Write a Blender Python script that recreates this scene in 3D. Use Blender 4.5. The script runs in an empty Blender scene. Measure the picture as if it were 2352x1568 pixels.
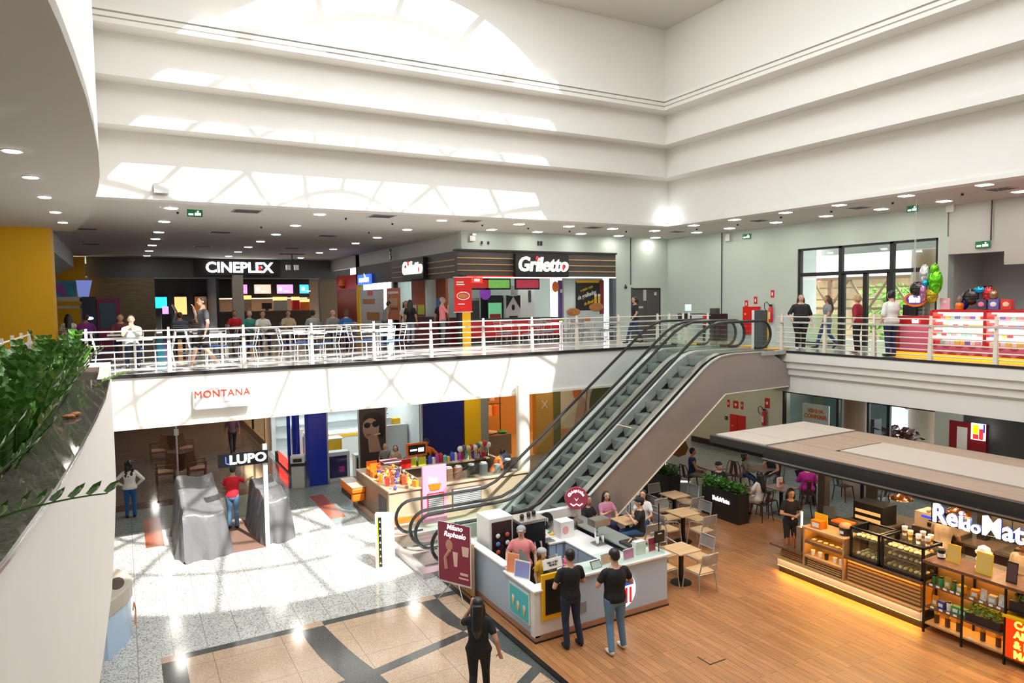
import bpy, bmesh, math, random
from mathutils import Vector as V, Matrix, Quaternion
R = math.radians
PI = math.pi
rnd = random.Random(7)
sc = bpy.context.scene
COL = sc.collection

# ---------------------------------------------------------------- camera, sky, sun, exposure
cam_d = bpy.data.cameras.new('camera'); cam = bpy.data.objects.new('camera', cam_d); COL.objects.link(cam)
cam_d.sensor_width = 36; cam_d.lens = 36 * 1600 / 2352; cam_d.clip_end = 300; cam_d.clip_start = 0.05
YAW, PIT, ROLL = R(29.2), R(3.4), R(-0.75)
fw = V((math.sin(YAW) * math.cos(PIT), math.cos(YAW) * math.cos(PIT), -math.sin(PIT)))
rt = V((math.cos(YAW), -math.sin(YAW), 0)); up = rt.cross(fw)
rt2 = math.cos(ROLL) * rt + math.sin(ROLL) * up; up2 = -math.sin(ROLL) * rt + math.cos(ROLL) * up
cam.matrix_world = Matrix(((rt2.x, up2.x, -fw.x, 0), (rt2.y, up2.y, -fw.y, 0), (rt2.z, up2.z, -fw.z, 6.1), (0, 0, 0, 1)))
sc.camera = cam
sc.view_settings.view_transform = 'Standard'; sc.view_settings.look = 'None'
sc.view_settings.gamma = 1; sc.view_settings.use_curve_mapping = False
sc.view_settings.exposure = 0.38
w = bpy.data.worlds.new('sky'); sc.world = w; w.use_nodes = True
bg = w.node_tree.nodes['Background']; bg.inputs[0].default_value = (0.93, 0.97, 1.0, 1); bg.inputs[1].default_value = 4.0
sun_d = bpy.data.lights.new('sun', 'SUN'); sun_d.energy = 7.5; sun_d.angle = R(0.55); sun_d.color = (1, 0.975, 0.93)
sun = bpy.data.objects.new('sun', sun_d); COL.objects.link(sun)
sun.rotation_euler = V((-0.25, 1, -1.19)).to_track_quat('-Z', 'Y').to_euler(); sun.location = (8, -10, 30)
# sky portal in the mouth of the round skylight
pd = bpy.data.lights.new('skylight_portal', 'AREA'); pd.shape = 'DISK'; pd.size = 14.6; pd.cycles.is_portal = True
po = bpy.data.objects.new('skylight_portal', pd); po.location = (6.7, 9.3, 14.5); COL.objects.link(po)
try:
    sc.cycles.max_bounces = 8; sc.cycles.diffuse_bounces = 5; sc.cycles.glossy_bounces = 3; sc.cycles.transparent_max_bounces = 12
    sc.cycles.sample_clamp_indirect = 6.0; sc.cycles.caustics_reflective = False; sc.cycles.caustics_refractive = False
    sc.cycles.use_adaptive_sampling = False
except Exception: pass

# ---------------------------------------------------------------- materials
MATS = {}
def mat(name, col=(.8, .8, .8), rough=.5, metal=0, emit=0, ecol=None, spec=.5, alpha=1, noise=0, nscale=20, coat=0, bump=0):
    if name in MATS: return MATS[name]
    m = bpy.data.materials.new(name); m.use_nodes = True; nt = m.node_tree
    b = nt.nodes['Principled BSDF']; I = b.inputs
    I['Base Color'].default_value = (*col, 1); I['Roughness'].default_value = rough; I['Metallic'].default_value = metal
    I['Specular IOR Level'].default_value = spec; I['Coat Weight'].default_value = coat
    if alpha < 1: I['Alpha'].default_value = alpha
    if emit: I['Emission Color'].default_value = (*(ecol or col), 1); I['Emission Strength'].default_value = emit
    if noise or bump:
        tc = nt.nodes.new('ShaderNodeTexCoord'); n = nt.nodes.new('ShaderNodeTexNoise'); n.inputs['Scale'].default_value = nscale
        n.inputs['Detail'].default_value = 4; nt.links.new(tc.outputs['Object'], n.inputs['Vector'])
        if noise:
            mx = nt.nodes.new('ShaderNodeMix'); mx.data_type = 'RGBA'
            mx.inputs['A'].default_value = (*[c * (1 - noise) for c in col], 1); mx.inputs['B'].default_value = (*[min(1, c * (1 + noise)) for c in col], 1)
            nt.links.new(n.outputs['Fac'], mx.inputs['Factor']); nt.links.new(mx.outputs['Result'], I['Base Color'])
        if bump:
            bp = nt.nodes.new('ShaderNodeBump'); bp.inputs['Strength'].default_value = bump; bp.inputs['Distance'].default_value = .02
            nt.links.new(n.outputs['Fac'], bp.inputs['Height']); nt.links.new(bp.outputs['Normal'], I['Normal'])
    MATS[name] = m; return m
def ramp(nt, src, stops, const=False):
    r = nt.nodes.new('ShaderNodeValToRGB'); cr = r.color_ramp
    if const: cr.interpolation = 'CONSTANT'
    while len(cr.elements) < len(stops): cr.elements.new(.5)
    for e, (p, c) in zip(cr.elements, stops): e.position = p; e.color = (*c, 1)
    nt.links.new(src, r.inputs[0]); return r.outputs[0]
def stone(name, cols, scale, rough, tile=None, joint=(.25, .24, .22), rot=0, coat=0):
    """speckled polished stone, optional tile joints"""
    m = mat(name, cols[0], rough, coat=coat); nt = m.node_tree; L = nt.links; b = nt.nodes['Principled BSDF']
    tc = nt.nodes.new('ShaderNodeTexCoord')
    v = nt.nodes.new('ShaderNodeTexVoronoi'); v.inputs['Scale'].default_value = scale; L.new(tc.outputs['Object'], v.inputs['Vector'])
    sp = nt.nodes.new('ShaderNodeSeparateColor'); L.new(v.outputs['Color'], sp.inputs[0])
    n = len(cols); out = ramp(nt, sp.outputs[0], [(i / n, c) for i, c in enumerate(cols)], True)
    nz = nt.nodes.new('ShaderNodeTexNoise'); nz.inputs['Scale'].default_value = 1.3; L.new(tc.outputs['Object'], nz.inputs['Vector'])
    mx = nt.nodes.new('ShaderNodeMix'); mx.data_type = 'RGBA'; mx.blend_type = 'MULTIPLY'; mx.inputs['Factor'].default_value = 1
    L.new(out, mx.inputs['A']); L.new(ramp(nt, nz.outputs['Fac'], [(.3, (.86, .86, .86)), (.7, (1, 1, 1))]), mx.inputs['B']); out = mx.outputs['Result']
    if tile:
        mp = nt.nodes.new('ShaderNodeMapping'); mp.inputs['Rotation'].default_value = (0, 0, rot); L.new(tc.outputs['Object'], mp.inputs[0])
        br = nt.nodes.new('ShaderNodeTexBrick'); br.offset = tile[2] if len(tile) > 2 else 0; br.inputs['Scale'].default_value = 1
        br.inputs['Brick Width'].default_value = tile[0]; br.inputs['Row Height'].default_value = tile[1]; br.inputs['Mortar Size'].default_value = .006
        br.inputs['Mortar Smooth'].default_value = 0; L.new(mp.outputs[0], br.inputs['Vector'])
        mj = nt.nodes.new('ShaderNodeMix'); mj.data_type = 'RGBA'; L.new(br.outputs['Fac'], mj.inputs['Factor'])
        L.new(out, mj.inputs['A']); mj.inputs['B'].default_value = (*joint, 1); out = mj.outputs['Result']
    L.new(out, b.inputs['Base Color']); return m
def wood(name, c1, c2, rough=.4, plank=None, axis='y', grain=6, joint=(.12, .07, .04)):
    m = mat(name, c1, rough); nt = m.node_tree; L = nt.links; b = nt.nodes['Principled BSDF']
    tc = nt.nodes.new('ShaderNodeTexCoord'); mp = nt.nodes.new('ShaderNodeMapping'); L.new(tc.outputs['Object'], mp.inputs[0])
    s = {'x': (1, 12, 12), 'y': (12, 1, 12), 'z': (12, 12, 1)}[axis]; mp.inputs['Scale'].default_value = [k * grain / 12 for k in s]
    n = nt.nodes.new('ShaderNodeTexNoise'); n.inputs['Scale'].default_value = 3; n.inputs['Detail'].default_value = 5; L.new(mp.outputs[0], n.inputs['Vector'])
    out = ramp(nt, n.outputs['Fac'], [(.3, c1), (.7, c2)])
    if plank:
        m2 = nt.nodes.new('ShaderNodeMapping'); m2.inputs['Rotation'].default_value = (0, 0, PI / 2 if axis == 'y' else 0); L.new(tc.outputs['Object'], m2.inputs[0])
        br = nt.nodes.new('ShaderNodeTexBrick'); br.offset = .37; br.inputs['Scale'].default_value = 1
        br.inputs['Brick Width'].default_value = plank[0]; br.inputs['Row Height'].default_value = plank[1]; br.inputs['Mortar Size'].default_value = .004
        br.inputs['Color1'].default_value = (.78, .78, .78, 1); br.inputs['Color2'].default_value = (1, 1, 1, 1); br.inputs['Mortar'].default_value = (.3, .28, .26, 1)
        L.new(m2.outputs[0], br.inputs['Vector'])
        mx = nt.nodes.new('ShaderNodeMix'); mx.data_type = 'RGBA'; mx.blend_type = 'MULTIPLY'; mx.inputs['Factor'].default_value = 1
        L.new(out, mx.inputs['A']); L.new(br.outputs['Color'], mx.inputs['B']); out = mx.outputs['Result']
    L.new(out, b.inputs['Base Color']); return m
def glassm(name, tint=(.9, .97, .95), refl=.08):
    """thin clear pane: mostly transparent with a glossy share"""
    m = bpy.data.materials.new(name); m.use_nodes = True; nt = m.node_tree; nt.nodes.clear()
    o = nt.nodes.new('ShaderNodeOutputMaterial'); t = nt.nodes.new('ShaderNodeBsdfTransparent'); g = nt.nodes.new('ShaderNodeBsdfGlossy')
    t.inputs[0].default_value = (*tint, 1); g.inputs['Roughness'].default_value = .03
    mx = nt.nodes.new('ShaderNodeMixShader'); mx.inputs[0].default_value = refl
    nt.links.new(t.outputs[0], mx.inputs[1]); nt.links.new(g.outputs[0], mx.inputs[2]); nt.links.new(mx.outputs[0], o.inputs[0])
    MATS[name] = m; return m

WHITE = mat('white_paint', (.80, .78, .735), .6, noise=.03, nscale=3)
WALLG = mat('pale_green_wall', (.50, .57, .53), .6, noise=.05, nscale=.8)
CEIL = mat('ceiling_paint', (.66, .63, .58), .75, noise=.03, nscale=2)
GREYW = mat('grey_wall', (.46, .47, .47), .6)
BLACK = mat('black_paint', (.012, .012, .013), .4)
BLACKM = mat('black_metal', (.02, .02, .022), .35, .6)
DARK = mat('dark_grey', (.06, .062, .066), .5)
STEEL = mat('brushed_steel', (.42, .40, .37), .35, 1, noise=.08, nscale=6)
CHROME = mat('polished_steel', (.75, .75, .74), .15, 1)
RAILP = mat('cream_metal_paint', (.78, .72, .62), .35)
RUBBER = mat('black_rubber', (.015, .015, .015), .3)
YELLOW = mat('yellow_paint', (.92, .50, .004), .5, noise=.04, nscale=2)
RED = mat('red_paint', (.62, .015, .015), .35)
DRED = mat('dark_red_paint', (.22, .008, .015), .4)
BLUE = mat('blue_paint', (.01, .03, .35), .25)
PBLUE = mat('pale_blue_laminate', (.42, .55, .72), .35)
LGREY = mat('pale_grey_laminate', (.48, .52, .62), .4)
WHITEG = mat('white_gloss', (.82, .81, .79), .2)
CREAM = mat('cream_laminate', (.72, .62, .48), .35)
BROWN = mat('brown_laminate', (.22, .15, .10), .45)
ORANGE = mat('orange_plastic', (.85, .18, .01), .35)
PINK = mat('pink_panel', (.85, .30, .45), .4)
GREEN = mat('green_plastic', (.02, .35, .08), .35)
GLASS = glassm('clear_glass')
GLASS2 = glassm('shop_glass', (.93, .96, .96), .05)
SMOKE = glassm('grey_glass', (.72, .76, .76), .12)
LAMP = mat('lamp_diffuser', (1, 1, 1), .5, emit=55, ecol=(1, .95, .86))
LAMPW = mat('warm_lamp', (1, .8, .5), .5, emit=14, ecol=(1, .62, .22))
LAMPY = mat('amber_led', (1, .6, .1), .5, emit=60, ecol=(1, .45, .04))
SIGNW = mat('lit_letters', (1, 1, 1), .5, emit=2.2, ecol=(1, 1, 1))
LEAF = mat('leaf_green', (.05, .17, .02), .3, noise=.35, nscale=9)
LEAF2 = mat('bright_leaf', (.16, .34, .04), .35, noise=.3, nscale=9)
TERR = stone('terrazzo_grey', [(.62, .62, .58), (.50, .50, .47), (.70, .69, .65), (.36, .36, .33), (.60, .60, .57), (.66, .66, .62), (.18, .18, .16), (.58, .58, .55)], 60, .16, (1.1, .55, .5), rot=PI / 2)
BEIGE = stone('beige_granite', [(.50, .35, .23), (.57, .42, .29), (.45, .31, .20), (.54, .38, .26), (.62, .46, .33)], 70, .14, (1.15, 1.15, 0), joint=(.25, .17, .1))
DKST = stone('dark_granite', [(.075, .08, .075), (.055, .06, .056), (.1, .105, .1)], 90, .14)
GRYST = stone('grey_green_granite', [(.20, .23, .21), (.26, .29, .27), (.16, .19, .17), (.30, .33, .30), (.22, .25, .23)], 50, .12, (1.1, 1.1, 0), joint=(.12, .13, .12))
BRNST = stone('brown_polished_stone', [(.20, .155, .13), (.24, .19, .16), (.17, .13, .11)], 60, .10, (.8, .8, 0), joint=(.1, .08, .07))
REDST = stone('rust_granite', [(.34, .09, .035), (.28, .07, .03), (.4, .11, .05)], 80, .2)
UPFL = stone('upper_pale_stone', [(.44, .44, .41), (.38, .38, .36), (.48, .48, .45)], 40, .15, (.8, .8, 0), joint=(.2, .2, .2))
DECKW = wood('orange_wood_planks', (.37, .16, .055), (.50, .23, .09), .38, (1.4, .135), 'y', 9)
TABW = wood('light_wood_top', (.55, .34, .17), (.66, .44, .24), .4, axis='x')
SEATW = wood('seat_wood', (.60, .38, .18), (.70, .48, .26), .4, axis='x')
DWOOD = wood('dark_wood', (.10, .045, .022), (.17, .08, .04), .4, axis='x')
CAFEW = wood('oak_veneer', (.42, .24, .09), (.52, .31, .13), .45, axis='y')
ROOFW = wood('canopy_wood', (.33, .23, .17), (.40, .29, .21), .6, axis='y', grain=4)
ROOFC = mat('canopy_cloth', (.50, .43, .36), .8, noise=.04)
SKIN = [mat('skin_%s' % k, c, .5) for k, c in (('light', (.62, .36, .25)), ('tan', (.48, .25, .15)), ('brown', (.26, .12, .07)))]
HAIRS = dict(black=mat('black_hair', (.012, .01, .009), .4), brown=mat('brown_hair', (.07, .035, .018), .45), blond=mat('blond_hair', (.42, .27, .12), .5), grey=mat('grey_hair', (.35, .33, .31), .5))
CL = {}
def cloth(n, c, rough=.85):
    if n not in CL: CL[n] = mat('cloth_' + n, c, rough, noise=.12, nscale=30)
    return CL[n]

# ---------------------------------------------------------------- mesh builder
class MB:
    def __init__(s, *mats):
        s.v = []; s.f = []; s.mi = []; s.mats = list(mats) or [WHITE]; s.cur = 0; s.M = None
    def use(s, m):
        if m not in s.mats: s.mats.append(m)
        s.cur = s.mats.index(m); return s
    def at(s, M): s.M = M; return s
    def add(s, vs, fs):
        o = len(s.v); s.v += [tuple(s.M @ V(p)) if s.M is not None else tuple(p) for p in vs]
        s.f += [tuple(i + o for i in f) for f in fs]; s.mi += [s.cur] * len(fs); return s
    def box(s, x0, y0, z0, x1, y1, z1):
        if x0 > x1: x0, x1 = x1, x0
        if y0 > y1: y0, y1 = y1, y0
        if z0 > z1: z0, z1 = z1, z0
        return s.add([(x0, y0, z0), (x1, y0, z0), (x1, y1, z0), (x0, y1, z0), (x0, y0, z1), (x1, y0, z1), (x1, y1, z1), (x0, y1, z1)],
                     [(0, 3, 2, 1), (4, 5, 6, 7), (0, 1, 5, 4), (1, 2, 6, 5), (2, 3, 7, 6), (3, 0, 4, 7)])
    def cb(s, c, d): return s.box(c[0] - d[0] / 2, c[1] - d[1] / 2, c[2] - d[2] / 2, c[0] + d[0] / 2, c[1] + d[1] / 2, c[2] + d[2] / 2)
    def bar(s, p, q, w, h, upv=(0, 0, 1)):
        p = V(p); q = V(q); d = (q - p).normalized(); u = V(upv)
        if abs(d.dot(u)) > .99: u = V((0, 1, 0))
        a = d.cross(u).normalized(); b = a.cross(d)
        a *= w / 2; b *= h / 2
        return s.add([p - a - b, p + a - b, p + a + b, p - a + b, q - a - b, q + a - b, q + a + b, q - a + b],
                     [(0, 3, 2, 1), (4, 5, 6, 7), (0, 1, 5, 4), (1, 2, 6, 5), (2, 3, 7, 6), (3, 0, 4, 7)])
    def tube(s, pts, r, n=8, closed=False, caps=True):
        pts = [V(p) for p in pts]; k = len(pts); rs = r if isinstance(r, (list, tuple)) else [r] * k
        vs = []; prev = None
        for i, p in enumerate(pts):
            a = pts[i - 1] if (i or closed) else p; b = pts[(i + 1) % k] if (i < k - 1 or closed) else p
            d = (b - a).normalized()
            if prev is None:
                u = V((0, 0, 1)) if abs(d.z) < .9 else V((1, 0, 0)); x = d.cross(u).normalized()
            else: x = (prev - d * prev.dot(d)).normalized()
            prev = x; y = d.cross(x)
            for j in range(n):
                t = 2 * PI * j / n; vs.append(p + (x * math.cos(t) + y * math.sin(t)) * rs[i])
        fs = []
        for i in range(k if closed else k - 1):
            for j in range(n):
                a = i * n + j; b = i * n + (j + 1) % n; c = ((i + 1) % k) * n + (j + 1) % n; d = ((i + 1) % k) * n + j
                fs.append((a, b, c, d))
        if caps and not closed: fs += [tuple(range(n - 1, -1, -1)), tuple(range((k - 1) * n, k * n))]
        return s.add(vs, fs)
    def cyl(s, p, q, r, r2=None, n=16): return s.tube([p, q], [r, r if r2 is None else r2], n)
    def lathe(s, prof, c=(0, 0, 0), n=20):
        vs = []; k = len(prof)
        for r, z in prof:
            for j in range(n):
                t = 2 * PI * j / n; vs.append((c[0] + r * math.cos(t), c[1] + r * math.sin(t), c[2] + z))
        fs = [(i * n + j, i * n + (j + 1) % n, (i + 1) * n + (j + 1) % n, (i + 1) * n + j) for i in range(k - 1) for j in range(n)]
        fs += [tuple(range(n - 1, -1, -1)), tuple(range((k - 1) * n, k * n))]
        return s.add(vs, fs)
    def sph(s, c, r, n=12, m=8, rot=None):
        rr = r if isinstance(r, (tuple, list)) else (r, r, r); vs = []
        for i in range(1, m):
            a = PI * i / m
            for j in range(n):
                t = 2 * PI * j / n; vs.append(V((rr[0] * math.sin(a) * math.cos(t), rr[1] * math.sin(a) * math.sin(t), rr[2] * math.cos(a))))
        vs += [V((0, 0, rr[2])), V((0, 0, -rr[2]))]; T = len(vs) - 2; B = T + 1
        if rot is not None: vs = [rot @ v for v in vs]
        vs = [v + V(c) for v in vs]
        fs = [(i * n + j, (i + 1) * n + j, (i + 1) * n + (j + 1) % n, i * n + (j + 1) % n) for i in range(m - 2) for j in range(n)]
        fs += [(T, j, (j + 1) % n) for j in range(n)] + [(B, (m - 2) * n + (j + 1) % n, (m - 2) * n + j) for j in range(n)]
        return s.add(vs, fs)
    def prism(s, poly, ext):
        """poly: list of 3D points, extruded by vector ext"""
        e = V(ext); n = len(poly); P = [V(p) for p in poly]
        nn = sum(((P[i] - P[0]).cross(P[(i + 1) % n] - P[0]) for i in range(n)), V((0, 0, 0)))
        if nn.dot(e) > 0: P = P[::-1]
        return s.add(P + [p + e for p in P], [tuple(range(n)), tuple(range(2 * n - 1, n - 1, -1))] + [(i, i + n, (i + 1) % n + n, (i + 1) % n) for i in range(n)])
    def quad(s, *p): return s.add(p, [tuple(range(len(p)))])
    def grid(s, rows):
        n = len(rows[0]); k = len(rows)
        return s.add([p for r in rows for p in r], [(i * n + j, i * n + j + 1, (i + 1) * n + j + 1, (i + 1) * n + j) for i in range(k - 1) for j in range(n - 1)])
    def build(s, name, parent=None, smooth=False, bevel=0, loc=None, rot=None):
        me = bpy.data.meshes.new(name); me.from_pydata([tuple(v) for v in s.v], [], s.f)
        for m in s.mats: me.materials.append(m)
        me.polygons.foreach_set('material_index', s.mi)
        if smooth:
            me.polygons.foreach_set('use_smooth', [True] * len(me.polygons)); me.set_sharp_from_angle(angle=R(smooth if smooth is not True else 40))
        me.update(); o = bpy.data.objects.new(name, me); COL.objects.link(o)
        if loc: o.location = loc
        if rot is not None: o.rotation_euler = (0, 0, rot) if not isinstance(rot, (tuple, list)) else rot
        if bevel:
            b = o.modifiers.new('bevel', 'BEVEL'); b.width = bevel; b.segments = 2; b.limit_method = 'ANGLE'; b.angle_limit = R(50)
        if parent: o.parent = parent
        return o
def tag(o, label=None, cat=None, group=None, kind=None):
    if label: o['label'] = label
    if cat: o['category'] = cat
    if group: o['group'] = group
    if kind: o['kind'] = kind
    return o
def thing(name, label, cat, loc=(0, 0, 0), rot=0, group=None):
    o = bpy.data.objects.new(name, None); o.empty_display_size = .1; COL.objects.link(o); o.location = loc; o.rotation_euler = (0, 0, rot)
    return tag(o, label, cat, group)
def struct(name, mb, **k): return tag(mb.build(name, **k), kind='structure')
def copy_tree(o, loc, rot, label=None, group=None, scale=None):
    r = o.copy(); COL.objects.link(r); r.location = loc; r.rotation_euler = (0, 0, rot)
    if scale: r.scale = scale
    if label: r['label'] = label
    if group: r['group'] = group
    for ch in list(o.children):
        c = ch.copy(); COL.objects.link(c); c.parent = r
        for g in list(ch.children):
            d = g.copy(); COL.objects.link(d); d.parent = c
    return r
def text(s, size, m, parent, name='lettering', loc=(0, 0, 0), rot=(PI / 2, 0, 0), ext=.01, bold=0, shear=0, align='CENTER', sx=1, spacing=1, label=None):
    cu = bpy.data.curves.new(name, 'FONT'); cu.body = s; cu.size = size; cu.extrude = ext; cu.offset = bold; cu.shear = shear
    cu.align_x = align; cu.align_y = 'CENTER'; cu.resolution_u = 3; cu.space_character = spacing
    t = bpy.data.objects.new(name, cu); COL.objects.link(t)
    dg = bpy.context.evaluated_depsgraph_get(); me = bpy.data.meshes.new_from_object(t.evaluated_get(dg)); bpy.data.objects.remove(t)
    me.name = name; me.materials.clear(); me.materials.append(m)
    for v in me.vertices: v.co.x *= sx
    o = bpy.data.objects.new(name, me); COL.objects.link(o); o.location = loc; o.rotation_euler = rot
    if parent: o.parent = parent
    if label: o['label'] = label
    return o
# ================================================================ SETTING
FX = (PI / 2, 0, 0)            # lettering facing -y
FXX = (PI / 2, 0, -PI / 2)     # lettering facing -x
# ground floor
f = MB(TERR); f.box(-7, -6, -.2, 22, 44, 0); floor0 = struct('floor', f)
def inlay(name, m, polys, z0=.0, h=.004, parent=floor0):
    b = MB(m)
    for p in polys: b.prism([(x, y, z0) for x, y in p], (0, 0, h))
    return b.build(name, parent)
def rc(x0, y0, x1, y1): return [(x0, y0), (x1, y0), (x1, y1), (x0, y1)]
inlay('stone_panel', BRNST, [rc(-7, 24.1, 4.9, 44)])
inlay('stone_panel', GRYST, [rc(-.6, 20.95, 4.9, 23.35), rc(4.9, 18.6, 15.5, 23.3), rc(15.5, -6, 21.6, 23.3), rc(9, 15.2, 15.5, 18.6)])
inlay('dark_band', mat('plum_stone', (.10, .055, .05), .12), [rc(-.6, 23.35, 4.9, 24.1)])
inlay('rust_tile', REDST, [rc(.29, 19.5, .71, 22.15), rc(3.35, 19.4, 3.78, 22.1), rc(4.92, 19.4, 5.35, 22.05)], h=.006)
# beige granite panels with dark bands
def arc(cx, cy, r, a0, a1, n=14): return [(cx + r * math.cos(R(a0 + (a1 - a0) * i / n)), cy + r * math.sin(R(a0 + (a1 - a0) * i / n))) for i in range(n + 1)]
inlay('stone_panel', BEIGE, [rc(.35, 4, 5.9, 13.12)])
inlay('dark_band', DKST, [rc(.72, 12.98, 2.7, 13.17), rc(3.1, 12.98, 5.05, 13.17), rc(5.4, 12.98, 5.9, 13.17)], h=.006)
inlay('beige_band', BEIGE, [rc(.35, 12.98, .72, 13.2), rc(2.7, 12.98, 3.1, 13.2), rc(5.05, 12.98, 5.4, 13.2)], h=.007)
def ring(cx, cy, r0, r1, a0, a1): return arc(cx, cy, r1, a0, a1) + arc(cx, cy, r0, a1, a0)
inlay('dark_band', DKST, [rc(.35, 4, .72, 12.98), [(2.67, 12.98), (3.1, 12.98), (3.17, 12.37), (3.24, 11.87), (3.33, 11.38), (3.43, 10.92), (3.52, 10.26), (3.56, 9.43), (3.5, 8.0), (3.0, 8.0), (3.08, 9.71), (2.98, 10.58), (2.86, 11.15), (2.74, 11.82), (2.68, 12.47)],
      [(5.05, 12.98), (5.42, 12.98), (5.41, 12.5), (5.42, 11.99), (5.49, 11.48), (5.27, 11.41), (5.14, 11.79), (5.07, 12.32)],
      [(5.56, 11.1), (5.86, 11.1), (5.86, 9.0), (5.8, 8.92), (5.74, 9.65), (5.66, 9.98), (5.56, 10.35), (5.53, 10.68)]], h=.006)
inlay('dark_band', DKST, [[(5.27, 11.43), (5.33, 11.22), (3.44, 10.75), (3.39, 10.96)], [(3.44, 10.77), (3.39, 10.96), (2.6, 10.84), (1.8, 10.7), (.7, 10.45), (.7, 10.22), (1.84, 10.45), (2.74, 10.6)], [(5.80, 9.75), (5.86, 9.55), (5.3, 9.2), (4.2, 8.5), (4.1, 8.68), (5.25, 9.4)]], h=.0065)
# wooden deck
b = MB(DECKW); b.box(5.95, 2, 0, 15.5, 13.9, .03); b.box(9.2, 13.9, 0, 15.5, 15.2, .03)
struct('floor', b)
b = MB(BLACKM); b.box(5.86, 2, 0, 5.95, 14.0, .034); b.build('edge_strip', floor0)

# upper floor slabs
left_edge = [(-.42, 3.05), (-.34, 4.1), (-.29, 5.1), (-.24, 6.4), (-.2, 7.8), (-.19, 9.8), (-.19, 12), (-.24, 14.5), (-.3, 16.2), (-.42, 18.15)]
sl = MB(WHITE)
sl.box(-7, 18.15, 3.3, 16.9, 44, 4.44); sl.box(17.5, -6, 3.3, 22, 44, 4.44); sl.box(16.9, 17.05, 3.3, 17.5, 44, 4.44)
ea = [(-.6, .8), (-.5, 2)] + left_edge
sl.prism([(-7, 18.15, 3.3), (-7, -6, 3.3), (16.9, -6, 3.3), (16.9, .3, 3.3), (-.6, .3, 3.3)] + [(x, y, 3.3) for x, y in ea], (0, 0, 1.14))
struct('floor', sl)
uf = MB(UPFL); uf.box(-7, 18.17, 4.44, 16.9, 44, 4.5); uf.box(17.2, -6, 4.44, 22, 44, 4.5); uf.box(16.6, 17.05, 4.44, 17.2, 44, 4.5); uf.box(16.1, 14.0, 4.40, 17.2, 17.1, 4.5)
uf.prism([(-7, 18.15, 4.44), (-7, -6, 4.44), (-.6, -6, 4.44)] + [(x - .03, y, 4.44) for x, y in ea], (0, 0, .06))
floor1 = struct('floor', uf)
inlay('dark_panel', mat('dark_wine_floor', (.075, .05, .055), .15), [rc(-5, 22.2, 10.8, 41)], 4.5, .004, floor1)
inlay('pale_panel', stone('pale_bounce_stone', [(.70, .69, .66), (.64, .63, .60), (.74, .73, .70)], 40, .15, (.8, .8, 0), joint=(.4, .4, .4)), [rc(-1.8, 18.2, 16.5, 22.2)], 4.5, .003, floor1)  # pale stone strip, added wide to bounce sunlight onto the gallery ceiling
b = MB(BLACK)
for i in range(62):
    x = rnd.uniform(-1, 9); y = rnd.uniform(18.5, 20.5); a = rnd.uniform(.12, .3)
    b.prism([(x + a * math.cos(t * PI / 5), y + a * .55 * math.sin(t * PI / 5), 4.503) for t in range(10)], (0, 0, .004))
b.build('inlay_spots', floor1)
# black edge lines and fascia trims
b = MB(BLACK); b.box(-.4, 18.10, 4.43, 16.6, 18.17, 4.51); b.box(17.12, -6, 4.44, 17.2, 14.7, 4.5); struct('trim_1', b)
b = MB(RAILP); b.box(-.4, 18.10, 3.24, 16.8, 18.15, 3.31); struct('trim_2', b)
# stepped fascia of the right hand slab
prof = [(17.14, 4.44), (17.14, 4.18), (17.22, 4.14), (17.22, 3.98), (17.30, 3.93), (17.30, 3.78), (17.38, 3.70), (17.38, 3.24), (17.5, 3.24), (17.5, 4.44)]
b = MB(WHITE); b.prism([(x, 14.62, z) for x, z in prof], (0, -20.6, 0)); struct('trim_3', b)

# ceilings
sof = [(-1.6, -6), (-.8, 0), (-.5, 4), (-.39, 6.4), (-.35, 6.95), (-.3, 7.9), (-.25, 9.1), (-.22, 10.6), (-.21, 12.3), (-.24, 14.4), (-.3, 15.9), (-.52, 19.6), (-.78, 22.5), (-1.15, 25.6)]
c = MB(CEIL); c.box(-7, 18.34, 8.55, 22, 48, 8.7); c.box(16.44, -6, 8.55, 22, 18.34, 8.7); c.box(-.9, -6, 8.55, 16.4, 1.6, 8.7); struct('ceiling', c)
c = MB(CEIL); c.prism([(-7, 25.6, 8.4), (-7, -6, 8.4)] + [(x, y, 8.4) for x, y in sof], (0, 0, .14)); struct('ceiling', c)
c = MB(WHITE); c.grid([[(x, y, 8.4) for x, y in sof[:12]], [(x, y, 14.4) for x, y in sof[:12]]]); c.grid([[(x - .15, y, 8.42) for x, y in sof[:12]], [(x - .15, y, 14.4) for x, y in sof[:12]]])
struct('wall_left', c)
# top ceiling with the round skylight hole
CX, CY, CR, CZ = 6.7, 9.3, 7.3, 14.36
c = MB(CEIL); N = 64; circ = [(CX + CR * math.cos(2 * PI * i / N), CY + CR * math.sin(2 * PI * i / N)) for i in range(N)]
def onbox(px, py):
    dx, dy = px - CX, py - CY; t = min(((17.2 - CX) / dx if dx > 0 else (-1.2 - CX) / dx) if abs(dx) > 1e-6 else 1e9, ((17.2 - CY) / dy if dy > 0 else (1.0 - CY) / dy) if abs(dy) > 1e-6 else 1e9)
    return (CX + dx * t, CY + dy * t)
ob = [onbox(*p) for p in circ]
for i in range(N):
    j = (i + 1) % N
    p = [circ[i], circ[j], ob[j], ob[i]]
    if abs(ob[i][0] - ob[j][0]) > 1e-3 and abs(ob[i][1] - ob[j][1]) > 1e-3:
        cx = 17.2 if max(ob[i][0], ob[j][0]) > 8 else -1.2; cy = 17.2 if max(ob[i][1], ob[j][1]) > 9 else 1.0
        p = [circ[i], circ[j], ob[j], (cx, cy), ob[i]]
    c.prism([(x, y, CZ) for x, y in p], (0, 0, .15))
struct('ceiling', c)
sky = thing('window_1', None, None, (CX, CY, CZ + .15)); sky['kind'] = 'structure'
b = MB(WHITE); DR = 2.2
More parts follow.
